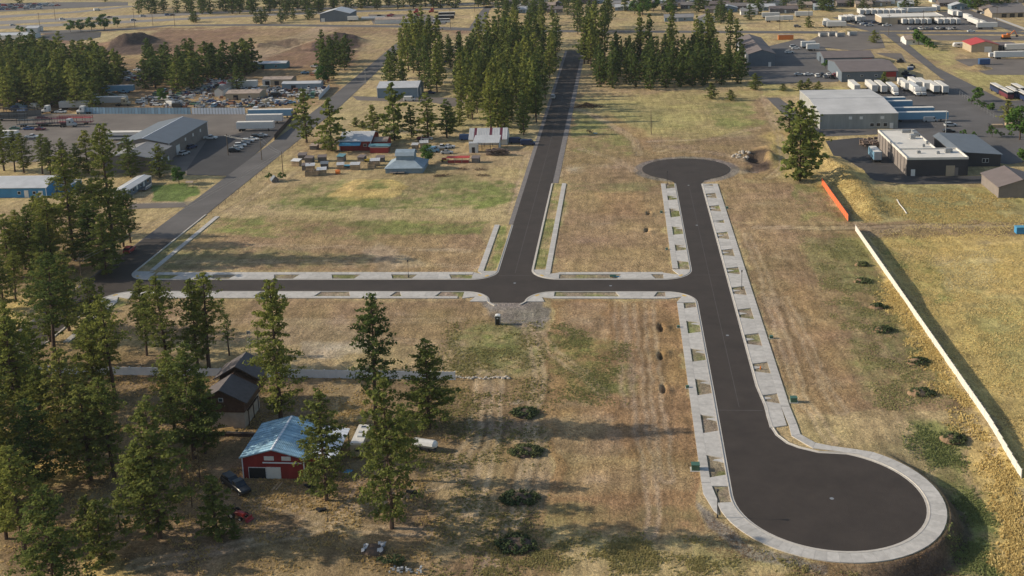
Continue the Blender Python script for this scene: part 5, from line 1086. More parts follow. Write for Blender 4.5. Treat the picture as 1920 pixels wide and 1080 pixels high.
for k,(a,b) in enumerate(((1876,177),(1893,186),(1906,184),(1916,178),(1924,190))):
    u,v=G(a,b); t=thing('coach','dark purple coach with white roof, %s of the coaches at the right edge'%(['leftmost','nearest','middle','farthest','rightmost'][k]),'coach',(u,v+5,0),NSd,'coaches parked at the right edge')
    MB().box(-6,6,-1.25,1.25,.45,2.2).build('body','paint_maroon' if k%2 else 'paint_navy',t); MB().box(-5.95,5.95,-1.24,1.24,2.2,3.1).build('windows','glass_dark',t); MB().box(-6,6,-1.2,1.2,3.1,3.35).build('roof','roof_membrane',t)
    for x in(-4,3.6):
        for y in(-1.1,1.1): MB().tube((0,-.2,0),(0,.2,0),.48,.48,10).build('wheel','rubber',t,(x,y,.48))
for k,(a,b,c_) in enumerate(((838,30,'black'),(836,36,'black'),(828,43,'white'))):
    u,v=G(a,b); t=thing('coach','%s coach parked behind the tall pines at the top, %s of three'%(c_ if k<2 else 'white lettered',['farthest','middle','nearest'][k]),'coach',(u,v,0),0,'coaches at the top centre')
    MB().box(-6.5,6.5,-1.25,1.25,.45,2.0).build('body','paint_'+c_,t); MB().box(-6.4,6.4,-1.24,1.24,2.0,2.9).build('windows','glass_dark',t); MB().box(-6.5,6.5,-1.2,1.2,2.9,3.2).build('roof','roof_membrane',t)
    for x in(-4,3.6):
        for y in(-1.1,1.1): MB().tube((0,-.2,0),(0,.2,0),.48,.48,10).build('wheel','rubber',t,(x,y,.48))
lorry(776,46,math.pi,'white lorry cab on the gravel lot at the top centre'); lorry(783,25,math.pi,'red and white lorry cab at the back of the top centre lot','red'); lorry(812,24,math.pi,'second red lorry cab behind the black coaches','red')
trailer(662,40,8,0,'white container beside the far grey shed')
# pipes and tank by the top left shed
t=thing('storage_tank','white horizontal tank by the far grey shed','tank',(*G(700,38),0)); MB().tube((-9,0,1.6),(9,0,1.6),1.3,1.3,10).build('tank','paint_silver',t)
# RVs near the barn
t=thing('rv_trailer','cream coloured camper van with roof hatches parked beside the barn lean-to','camper',(-47.2,178.4,-.05),NSd)
mb=MB(); loft(mb,[body_ring(-3.9,1.1,.55,2.75,.12),body_ring(-3.7,1.22,.45,2.9,.1),body_ring(3.4,1.22,.45,2.9,.1),body_ring(3.8,1.1,.6,2.3,.2)]); mb.build('body','paint_tan',t)
MB().box(-3.6,3.3,-1.1,1.1,2.9,2.95).build('roof','roof_membrane',t)
o=MB().box(-.35,.35,-.5,.5,0,.16).build('roof_hatch','paint_white',t,(2.2,0,2.95)); MB().box(-.25,.25,-.4,.4,.16,.19).build('pane','glass_dark',o)
o=MB().box(-.3,.3,-.3,.3,0,.14).build('roof_hatch','paint_silver',t,(.4,.2,2.95))
MB().box(-.3,.3,-.45,.45,0,.3).build('air_conditioner','paint_white',t,(-1.2,-.1,2.95))
MB().box(-3.93,-3.9,-.45,.3,1.5,2.1).build('window','glass_dark',t); MB().box(-2.2,-.8,-1.24,-1.221,1.5,2.1).build('window','glass_dark',t)
for x in(-1.6,-.7):
    for y in(-1.05,1.05): MB().tube((0,-.12,0),(0,.12,0),.36,.36,10).build('wheel','rubber',t,(x,y,.36))
MB().box(3.8,4.9,-.08,.08,.45,.6).build('hitch','steel_dark',t)
t=thing('fuel_tank_trailer','white rounded tank trailer half hidden behind the tall near pine','trailer',(*G(797,842),0),-.25)
mb=MB(); loft(mb,[[(x,math.cos(a)*.95*s,1.15+math.sin(a)*.7*s) for a in [math.pi/4*k for k in range(8)]] for x,s in ((-2.4,.6),(-2.1,1),(1.8,1),(2.3,.65))]); mb.build('tank','paint_white',t); MB().box(-2.2,2.2,-.8,.8,.35,.5).build('chassis','steel_dark',t)
for x in(-.8,.8):
    for y in(-.85,.85): MB().tube((0,-.1,0),(0,.1,0),.34,.34,10).build('wheel','rubber',t,(x,y,.34))
# tractor
t=thing('tractor','small red tractor with front loader at the left of the shaded track','tractor',(*G(446,970),-.03),-.35)
b=MB(); loft(b,[body_ring(-.5,.35,.7,1.0,.08),body_ring(.3,.38,.6,1.25,.1),body_ring(1.4,.32,.6,1.1,.1)]); b.build('bonnet','paint_red',t); MB().box(-.9,-.35,-.3,.3,.9,1.05).box(-.95,-.85,-.3,.3,1.05,1.5).build('seat','plastic_and_bay_shade',t)
for x,r in((-.6,.62),(1.1,.38)):
    for y in(-.75,.75): o=MB().tube((0,-.16,0),(0,.16,0),r,r,14).build('wheel','rubber',t,(x,y,r)); MB().tube((0,-.17,0),(0,.17,0),r*.5,r*.5,10).build('rim','paint_silver' ,o)
MB().tube((.5,-.5,1.0),(2.2,-.5,.45),.06,.06,5).tube((.5,.5,1.0),(2.2,.5,.45),.06,.06,5).build('loader_arm','paint_red',t); MB().side([(-.0,.1),(.5,.0),(.5,.08),(.08,.2),(.08,.6),(0,.6)],-.8,.8,'y').build('bucket','paint_red',t,(2.15,0,.05)); MB().tube((-.7,-.45,1.0),(-.7,-.45,2.1),.04,.04,5).tube((-.7,.45,1.0),(-.7,.45,2.1),.04,.04,5).box(-.74,-.66,-.45,.45,2.06,2.14).build('roll_bar','steel_dark',t)

# ------------------------------------------------------------------ wooden field huts and farm things
HUT=[(295/4+480,327/4+230,1,'paint_white'),(345/4+480,280/4+230,0,'roof_brown'),(395/4+480,300/4+230,0,'roof_brown'),(372/4+480,358/4+230,0,'roof_brown'),(408/4+480,360/4+230,1,'roof_silver'),(400/4+480,402/4+230,1,'wood_pale'),(440/4+480,400/4+230,1,'wood_pale'),(494/4+480,392/4+230,1,'roof_silver'),
     (495/4+480,292/4+230,0,'roof_brown'),(513/4+480,345/4+230,0,'roof_slate'),(633/4+480,292/4+230,0,'wall_teal'),(635/4+480,350/4+230,1,'roof_silver'),(742/4+480,355/4+230,1,'roof_silver'),(785/4+480,290/4+230,0,'roof_brown'),(865/4+480,345/4+230,1,'wood_pale'),(895/4+480,325/4+230,1,'roof_silver'),(930/4+480,295/4+230,0,'roof_brown'),(1645/4+480,302/4+230,0,'roof_brown'),
     (430/4+480,203/4+230,0,'roof_rusty'),(1190/4+480,195/4+230,1,'roof_silver'),(1262/4+480,190/4+230,1,'roof_silver')]
HL=['far left of the hut cluster','behind the leftmost hut','second in the back row from the left','in the centre left of the cluster','with the big tilted silver sheet on top','open topped, front left of the cluster','open topped, front row beside its twin','at the front with a slanting lid','third along the back row','blue grey lidded, mid row','green lidded, back row','silver lidded, before the blue tarp','alone right of the blue tarp','behind the yellow mower','open topped, right end of the front row','silver topped, right end of the row','at the far right end of the back row','standing alone right of the red roofed stall','half under the roadside pine','under the pines by the parked cars, left of two','under the pines by the parked cars, right of two']
for k,(a,b,pale,lid) in enumerate(HUT):
    w_=random.uniform(2.3,3.2);d_=random.uniform(2.0,2.6);h_=random.uniform(1.7,2.4); u,v=G(a,b)
    t=thing('wooden_hut','small %s wooden hut %s'%('pale' if pale else 'grey',HL[k]),'hut',(u,v,-.05),random.uniform(-.25,.25),'wooden huts in the mown field')
    wl='wood_pale' if pale else 'wood_grey'
    mb=MB().box(-w_/2,w_/2,0,.1,0,h_*.85).box(-w_/2,w_/2,d_-.1,d_,0,h_).box(-w_/2,-w_/2+.1,.1,d_-.1,0,h_*.9).box(w_/2-.1,w_/2,.1,d_-.1,0,h_*.9); mb.build('wall',wl,t)
    for q in range(5): MB().box(-w_/2,w_/2,-.03,-.002,h_*.85*q/5+.02,h_*.85*(q+1)/5-.02).build('board',wl,t)
    if lid!='wood_pale': MB().side([(-.3,h_*.85),(d_+.2,h_+.12),(d_+.2,h_+.2),(-.3,h_*.85+.08)],-w_/2-.2,w_/2+.2,'x').build('roof',lid,t)
    else: MB().box(-w_/2+.1,w_/2-.1,.1,d_-.1,.2,h_*.6).build('filling','soil_fill',t)
def small(name,label,cat,px,py,parts,rot=0):
    u,v=G(px,py); t=thing(name,label,cat,(u,v,gz(u,v)),rot)
    for n_,m_,f in parts:
        q_=MB(); f(q_); q_.build(n_,m_,t)
    return t
small('riding_mower','yellow riding mower among the wooden huts','mower',690,303,[('body','paint_yellow',lambda m:m.box(-1.2,.6,-.5,.5,.35,.9).box(-.2,.3,-.3,.3,.9,1.35)),('bonnet','paint_white',lambda m:m.box(.6,1.4,-.4,.4,.35,.8)),('wheel','rubber',lambda m:m.tube((-.8,-.6,.35),(-.8,.6,.35),.35,.35,10).tube((1,-.5,.25),(1,.5,.25),.25,.25,10))])
small('orange_tank','bright orange round tank in front of the wooden huts','tank',633,326,[('tank','paint_orange',lambda m:m.tube((-.6,0,.8),(.9,0,.8),.8,.8,12)),('stand','steel_dark',lambda m:m.box(-.6,-.4,-.5,.5,0,.2).box(.6,.8,-.5,.5,0,.2))])
small('blue_bin','blue crate covered with a tarp between two huts','crate',651,313,[('crate','wood_grey',lambda m:m.box(-1,1,-.7,.7,0,.7)),('tarp','tarp_blue',lambda m:m.side([(-.9,.5),(.9,.5),(.9,.75),(0,.95),(-.9,.75)],-1.15,1.15,'x'))])
small('market_stall','stall with long red curved canopy in the field right of the raised barn','stall',860,304,[('canopy','roof_red',lambda m:m.side([(-1.4,1.9),(-1.0,2.2),(1.0,2.2),(1.4,1.9),(1.0,2.12),(-1.0,2.12)],-4.2,4.2,'x')),('post','steel_grey',lambda m:[m.box(x,x+.1,y,y+.1,0,2.0) for x in(-4,-1.3,1.3,3.9) for y in(-1.1,1.0)][-1]),('counter','paint_red',lambda m:m.box(-3.9,3.9,-.9,-.5,0,.95))])
small('farm_implement','yellow and red implement left of the red stall','farm machine',834,303,[('frame','paint_yellow',lambda m:m.box(-1.6,1.6,-.5,.5,.5,.8)),('tank','paint_red',lambda m:m.tube((-1,0,1.1),(.6,0,1.1),.4,.4,8)),('wheel','rubber',lambda m:m.tube((-.8,-.7,.4),(-.8,.7,.4),.4,.4,10))])
small('pavilion','teal topped red pavilion beside the silver roofed shop','pavilion',715,285,[('roof','wall_teal',lambda m:m.side([(-1.8,2.6),(0,3.3),(1.8,2.6),(1.8,2.7),(0,3.4),(-1.8,2.7)],-4.5,4,'x')),('wall','paint_red',lambda m:m.box(-4,3,-1.5,1.5,0,2.4)),('trim','paint_white',lambda m:m.box(-4.05,3.05,-1.55,1.55,2.1,2.3))])
small('silver_shelter','small silver topped shelter in the corner of the mown field','shelter',515,340,[('roof','roof_slate',lambda m:m.side([(-1.4,.6),(0,2.0),(1.4,.6),(1.4,.75),(0,2.15),(-1.4,.75)],-1.6,1.4,'y')),('body','wood_grey',lambda m:m.side([(-1.2,0),(1.2,0),(1.2,.7),(0,1.9),(-1.2,.7)],-1.4,1.2,'y'))],.5)
small('junk_heap','heap of scrap and timber against the open shed','scrap heap',930,291,[('scrap','scrap',lambda m:[m.box(x,x+random.uniform(.4,1.4),y,y+random.uniform(.3,1),z,z+random.uniform(.1,.5)) for x,y,z in [(random.uniform(-4,4),random.uniform(-1.5,1.5),random.uniform(0,2.2)) for _ in range(110)]][-1])])
for k,(a,b,c_) in enumerate(((810,285,'skyblue'),(828,279,'white'),(842,277,'white'),(838,288,'silver'),(800,262,'white'),(795,262,'maroon'),(875,262,'blue'))):
    car(['van','pickup','sedan','sedan','sedan','pickup','van'][k],c_,a,b,.05,['pale blue van by the raised barn','white pickup under the pines of the old farm','white saloon at the right end of the old farm row','silver car in the second row of the old farm','white saloon deep under the pines','dark red pickup deep under the pines','blue van beside the striped barn'][k])
car('van','white',768,189,0,'white motorhome on the looping drive before the pale shed'); car('pickup','navy',806,176,0,'dark pickup at the right end of the pale steel shed'); car('sedan','navy',838,117,0,'dark car in the clearing by the blue house'); car('sedan','white',932,97,0,'white car parked in the central pines')
for k,(a,b) in enumerate(((990,272),(968,268))): car('van','navy',a,b,0,['dark blue van at the verge of the new road','dark blue van behind its twin near the striped barn'][k])
small('flatbed_trailer','flat wooden trailer lying beside the raised barn','trailer',745,326,[('deck','wood_grey',lambda m:m.box(-2.6,2.6,-1,1,.5,.65)),('wheel','rubber',lambda m:m.tube((0,-1.1,.35),(0,1.1,.35),.35,.35,10))])
for k,(a,b) in enumerate(((865,318),(902,319),(905,330),(822,331),(832,330))):
    u,v=G(a,b); mb=MB()
    for _ in range(60): x,y=random.uniform(-2,2),random.uniform(-1,1); mb.tube((x,y,random.uniform(0,.5)),(x+random.uniform(-1,1),y+random.uniform(-.6,.6),random.uniform(.1,.9)),.05,.04,4)
    o=mb.build('brush_pile','brush_wood',None,(u,v,0)); tag(o,['small heap of sticks right of the red stall','long heap of sticks farther right','near heap of sticks on the mown field edge','pale heap of cut grass stems, left','pale heap of cut grass stems, right'][k],'brush pile')
# foreground clutter
small('tarp_heap','torn silver tarp over a dark heap at the bottom of the pine yard','heap',700,1032,[('heap','soil_dark',lambda m:loft(m,[[(math.cos(a)*1.9*s+random.uniform(-.2,.2),math.sin(a)*1.6*s,z) for a in [k*math.pi/5 for k in range(10)]] for s,z in((1,0),(.85,.4),(.5,.7),(.1,.8))])),('tarp','paint_silver',lambda m:[m.quad((x,y,z),(x+random.uniform(.2,.6),y+.1,z+.1),(x+.4,y+random.uniform(.3,.9),z+.3),(x-.1,y+.6,z+.2)) for x,y,z in [(random.choice((-1.4,1.0,1.1,.9))+random.uniform(-.3,.3),random.uniform(-1.2,1.0),random.uniform(.2,.6)) for _ in range(26)]][-1])])
small('junk_heap','low heap of pale scrap at the very bottom under the pine yard','scrap heap',760,1072,[('scrap','paint_silver',lambda m:[m.box(x,x+random.uniform(.1,.5),y,y+random.uniform(.1,.5),z,z+random.uniform(.05,.3)) for x,y,z in [(random.uniform(-2.4,2.4),random.uniform(-.6,.6),random.uniform(0,.3)) for _ in range(26)]][-1])])
for k,(a,b,s) in enumerate(((600,958,1.0),(578,913,.9),(770,925,1.3),(648,880,.0))):
    if s: small('tyre_stack',['black bundle on the ground between the barn and the tall pine','dark bundle at the barn corner','dark bundle beside the foremost tall pine'][k],'tyres',a,b,[('tyre','rubber',lambda m:[m.tube((x,y,z),(x,y,z+.2),.36,.36,10) for x,y,z in((0,0,0),(.1,.05,.2),(.7,.2,0),(-.5,.5,0),(.65,.25,.2))][-1])])
small('tarp','small bright blue tarp on the ground beside the barn pine','tarp',652,884,[('tarp','tarp_blue',lambda m:m.quad((-.8,-.4,.06),(.5,-.6,.05),(.9,.4,.12),(-.4,.7,.08)).quad((-.8,-.4,-.02),(-.4,.7,-.02),(.9,.4,-.02),(.5,-.6,-.02)))])
small('planks','two long pale boards lying before the barn door','planks',520,908,[('plank','wood_pale',lambda m:m.box(-.2,.15,-2,1,.02,.08)),('plank','wood_pale',lambda m:m.box(.4,.7,-1.8,.9,.02,.08))],-.15)
# rocks
for k in range(22):
    a=856+k*4.6+random.uniform(-1,1); u,v=G(a,709+random.uniform(-2,2)); s=random.uniform(.25,.5); m=MB(); loft(m,[[(math.cos(t_)*s*q+random.uniform(-.1,.1)*s,math.sin(t_)*s*q*.8,z*s) for t_ in [j*math.pi/3 for j in range(6)]] for q,z in((.8,-.2),(1,.3),(.5,.8))]); tag(m.build('boulder','rock_pale',None,(u,v,-.03)),'pale boulder in the row continuing the end of the shaded white fence','rock','boulders in a row by the fence end')
for k in range(26):
    u,v=G(1392+random.uniform(-20,14),292+random.uniform(-4,4)); s=random.uniform(.25,.7); m=MB(); loft(m,[[(math.cos(t_)*s*q+random.uniform(-.1,.1)*s,math.sin(t_)*s*q*.8,z*s) for t_ in [j*math.pi/3 for j in range(6)]] for q,z in((.8,-.2),(1,.3),(.5,.8))]); tag(m.build('boulder','rock_pale',None,(u,v,gz(u,v))),'pale boulder in the heap beside the dark pit right of the far turning circle','rock','boulders beside the dark pit')
# brush heap in the upper field
u,v=G(1101,200); mb=MB()
for _ in range(420):
    x=random.gauss(0,3);y=random.gauss(0,2);z=max(0,2.4-abs(x)*.5-abs(y)*.5)*random.random(); mb.tube((x,y,z),(x+random.uniform(-1.6,1.6),y+random.uniform(-1.2,1.2),z+random.uniform(0,.6)),.07,.05,4,cap=False)
tag(mb.build('brush_pile','brush_wood',None,(u,v,0)),'big dark pile of branches at the left of the upper green field','brush pile')
small('stump_heap','small heap of roots with a pale board in the upper field','root heap',1106,249,[('roots','brush_wood',lambda m:[m.tube((x,y,z),(x+random.uniform(-.8,.8),y+random.uniform(-.8,.8),z+.5),.1,.05,4) for x,y,z in [(random.uniform(-1.3,1.3),random.uniform(-.8,.8),random.uniform(0,1)) for _ in range(40)]][-1]),('board','paint_skyblue',lambda m:m.box(1.6,3.0,-1.6,-1.2,.05,.3))])
for k,(a,b) in enumerate(((1738,140),(1688,117),(1709,128))):
    small('machine','%s dark machine on the dirt left of the diagonal road'%['rightmost','farthest','middle'][k],'machine',a-40*(k==0),b,[('body','steel_dark',lambda m:m.box(-1.5,1.5,-.8,.8,.5,1.5).box(-.6,.6,-.6,.6,1.5,2.2)),('track','rubber',lambda m:m.box(-1.8,1.8,-1.1,-.8,0,.7).box(-1.8,1.8,.8,1.1,0,.7))])
small('excavator','orange excavator with raised arm behind the red roofed shop','excavator',1886,73,[('body','paint_orange',lambda m:m.box(-2,2,-1.3,1.3,1.1,2.6).box(.3,1.6,-1.2,0,2.6,3.6)),('track','rubber',lambda m:m.box(-2.4,2.4,-1.6,-.9,0,1).box(-2.4,2.4,.9,1.6,0,1)),('arm','paint_orange',lambda m:m.tube((1.5,0,2),(4.5,0,5),.3,.25,6).tube((4.5,0,5),(6,0,2.2),.22,.2,6)),('bucket','steel_dark',lambda m:m.box(5.5,6.7,-.6,.6,1.2,2.2))])
small('lumber_stacks','stacks of boards and pallets beside the right edge hedge','lumber',1885,238,[('stack','wood_pale',lambda m:m.box(-6,-1,-1,1,0,1.1).box(0,3,-1,1,0,1.6).box(4,8,-1,1,0,.9)),('frame','steel_dark',lambda m:m.box(-6.2,-6,-1,1,0,1.5).box(8,8.2,-1,1,0,1.5))])
t_c=trailer(1640,300,9,-NSd+math.pi,'white and blue container standing in the yard left of the charcoal office',colr='skyblue'); 
small('junk_heap','heap of machinery and pallets in the yard above the white container','scrap heap',1628,272,[('scrap','scrap',lambda m:[m.box(x,x+random.uniform(.4,1.8),y,y+random.uniform(.4,1.6),z,z+random.uniform(.2,.8)) for x,y,z in [(random.uniform(-3,3),random.uniform(-5,4),random.uniform(0,1.6)) for _ in range(80)]][-1])])
small('dumpster','small blue dumpster at the right edge by the dirt track','dumpster',1915,437,[('body','wall_blue',lambda m:m.box(-1.6,1.6,-1,1,.1,1.8)),('lid','tarp_blue',lambda m:m.box(-1.7,1.7,-1.1,1.1,1.8,1.95))])
small('blue_bin','blue bin by the carport of the workshop yard','crate',1707,131,[('body','paint_blue',lambda m:m.box(-1.3,1.3,-.9,.9,0,1.5)),('lid','paint_white',lambda m:m.box(-1.35,1.35,-.95,.95,1.5,1.6))])
for k,(a,b) in enumerate(((1545,68),(1562,67),(1577,68),(1600,66))):
    small('concrete_bin','concrete block bay %s in the storage yard'%['at the left','second from the left','third from the left','at the right'][k],'storage bay',a,b,[('wall','concrete',lambda m:m.box(-3,-2.4,-3,3,0,2).box(-2.4,3,2.4,3,0,2))])
small('swing_bench','small wooden arbour at the street side of the lawn','arbour',357,352,[('frame','wood_pale',lambda m:[m.box(x,x+.1,y,y+.1,0,2) for x in(-1,.9) for y in(-.5,.4)][-1]),('roof','roof_rusty',lambda m:m.side([(-.8,1.95),(0,2.4),(.8,1.95),(.8,2.05),(0,2.5),(-.8,2.05)],-1.3,1.3,'x')),('seat','wood_pale',lambda m:m.box(-.8,.8,-.2,.2,.5,.58))])
# ------------------------------------------------------------------ trees and plants
rnd=random.Random(5)
def clump(mb,c,r,n,size,m=0,flat=.6,up=.25):
    for _ in range(n):
        a=rnd.uniform(0,2*math.pi);z=rnd.uniform(-1,1);q=r*rnd.random()**.4; s=math.sqrt(1-z*z)
        p=Vector((c[0]+math.cos(a)*s*q,c[1]+math.sin(a)*s*q,c[2]+z*q*flat))
        nrm=Vector((math.cos(a)*s+rnd.gauss(0,.5),math.sin(a)*s+rnd.gauss(0,.5),z+up+rnd.gauss(0,.5))).normalized()
        t=nrm.orthogonal().normalized(); b=nrm.cross(t); g=rnd.uniform(0,6.28); t2=t*math.cos(g)+b*math.sin(g); b2=nrm.cross(t2); k=size*rnd.uniform(.6,1.25)
        mb.quad(tuple(p-t2*k*.5-b2*k*.28),tuple(p+t2*k*.1-b2*k*.42),tuple(p+t2*k*.55+b2*k*.1),tuple(p-t2*k*.15+b2*k*.42),m=m)
def pine(h,r,bare,seed,leaf=.38,dens=1.0,lean=0,shape=1.0,mat_='needles',whorl=.62,old=False):
    rnd.seed(seed); tr=MB();cr=MB(); N_=7; pts=[]
    for k in range(N_+1):
        q=k/N_; pts.append((lean*q*h*.05+rnd.uniform(-.08,.08)*(k>0),rnd.uniform(-.08,.08)*(k>0),q*h*.97))
    r0=.012*h+.06
    for k in range(N_): tr.tube(pts[k],pts[k+1],r0*(1-k/N_*.85),r0*(1-(k+1)/N_*.85),7,cap=False)
    def axis(z): q=min(max(z/(h*.97),0),.999)*N_; i=int(q);f=q-i; return tuple(pts[i][j]*(1-f)+pts[i+1][j]*f for j in range(3))
    z=h*bare; ga=rnd.uniform(0,6)
    gapc=[(rnd.uniform(bare+.05,.75),rnd.uniform(0,6.28)) for _ in range(3)]
    while z<h*.985:
        q=(z-h*bare)/(h*(1-bare)); prof=(min(1,.45+q*3.2) if q<.2 else (1-(q-.2)/.8)**(.68/shape)) ; rr=r*max(.10,prof)
        nb=rnd.choice((3,4,4,5)) if q<.85 else 3
        for b in range(nb):
            ga+=2.4+rnd.uniform(-.4,.4); L_=rr*rnd.uniform(.55,1.2)
            for gq,gaa in gapc:
                if abs(z/h-gq)<.06 and abs(((ga-gaa+math.pi)%(2*math.pi))-math.pi)<.9: L_*=.45
            c=axis(z); up=rnd.uniform(-.12,.28) if q<.6 else rnd.uniform(.2,.6); tip=(c[0]+math.cos(ga)*L_,c[1]+math.sin(ga)*L_,c[2]+L_*up)
            if L_>.9: tr.tube(c,tip,.05+.012*L_,.015,3,cap=False)
            nc=max(1,int(L_/.75))
            for j in range(nc):
                f=(j+1)/nc if nc>1 else .7
                if f<.3: continue
                cc=[c[i_]+(tip[i_]-c[i_])*f for i_ in range(3)]; cc[0]+=rnd.gauss(0,.22);cc[1]+=rnd.gauss(0,.22);cc[2]+=rnd.gauss(.05,.12)
                clump(cr,cc,.46+.07*L_,max(3,int((15 if leaf<.6 else 9)*dens*rnd.uniform(.6,1.3))),leaf)
        z+=whorl*rnd.uniform(.7,1.3)*(1.15 if q<.3 else .9)
    clump(cr,axis(h*.97),.4,int(12*dens),leaf*.8,flat=1.5)
    return tr.mesh('trunk','bark'),cr.mesh('crown',mat_),h
def decid(h,r,seed,mat_='leaves_green',leaf=.5,dens=1):
    rnd.seed(seed); tr=MB();cr=MB(); tr.tube((0,0,0),(0,0,h*.45),.05*h*.5,.03*h*.5,7,cap=False)
    for k in range(int(26*dens)):
        a=rnd.uniform(0,6.28);z=rnd.uniform(.28,.95);q=math.sin(min(1,max(.1,(z-.2)/.8))*math.pi)**.6*rnd.uniform(.35,.95); p=(math.cos(a)*r*q,math.sin(a)*r*q,h*z)
        tr.tube((0,0,h*.4),p,.06,.02,3,cap=False); clump(cr,p,r*.34,int(46*dens),leaf,flat=.8)
    return tr.mesh('trunk','bark'),cr.mesh('crown',mat_),h
PR={ 'a':pine(24,4.6,.14,1,dens=1.5),'b':pine(25,4.2,.26,2,dens=1.35,lean=.8),'c':pine(22,4.8,.05,3,dens=1.55),'d':pine(27,4.3,.10,4,dens=1.5,shape=1.4),
     'e':pine(24,4.0,.38,5,dens=1.2,lean=-.9),'f':pine(13,3.0,.04,6,leaf=.45,dens=1.3,mat_='needles_yellow'),'g':pine(20,4.3,.08,7,dens=1.45,mat_='needles_yellow'),'s':pine(11,1.8,.35,12,leaf=.4,dens=.7) }
FR={ 'a':pine(22,4.2,.10,21,leaf=.95,dens=.62,whorl=.95),'b':pine(24,3.9,.18,22,leaf=.95,dens=.6,whorl=.95),'c':pine(17,3.9,.05,23,leaf=.9,dens=.66,whorl=.9),'d':pine(15,3.4,.04,24,leaf=.85,dens=.66,whorl=.8,mat_='needles_yellow'),'e':pine(27,3.7,.30,25,leaf=.95,dens=.58,whorl=1.0),'f':pine(19,3.3,.07,26,leaf=.85,dens=.62,whorl=.9) }
DE={ 'a':decid(8,3.6,31,leaf=.6),'b':decid(6,2.4,32,leaf=.5),'w':decid(3.0,1.5,33,'leaves_green',.4,.5)}
SHAREC=0
def tree(px,py,h,label,kind='a',far=False,group=None,uv=None,wide=1.0,cat='pine tree',name='pine_tree',src=None):
    tm,cm,h0=(src or (FR if far else PR))[kind]; u,v=uv or G(px,py); s=h/h0; t=thing(name,label,cat,(u,v,gz(u,v)),rnd.uniform(0,6.28),group)
    ws=s**.5*wide*(1.06 if far else 1.16) if src is None else s*wide; t.scale=(ws,ws,s); put('trunk',tm,t); put('crown',cm,t); return t
rnd.seed(99)
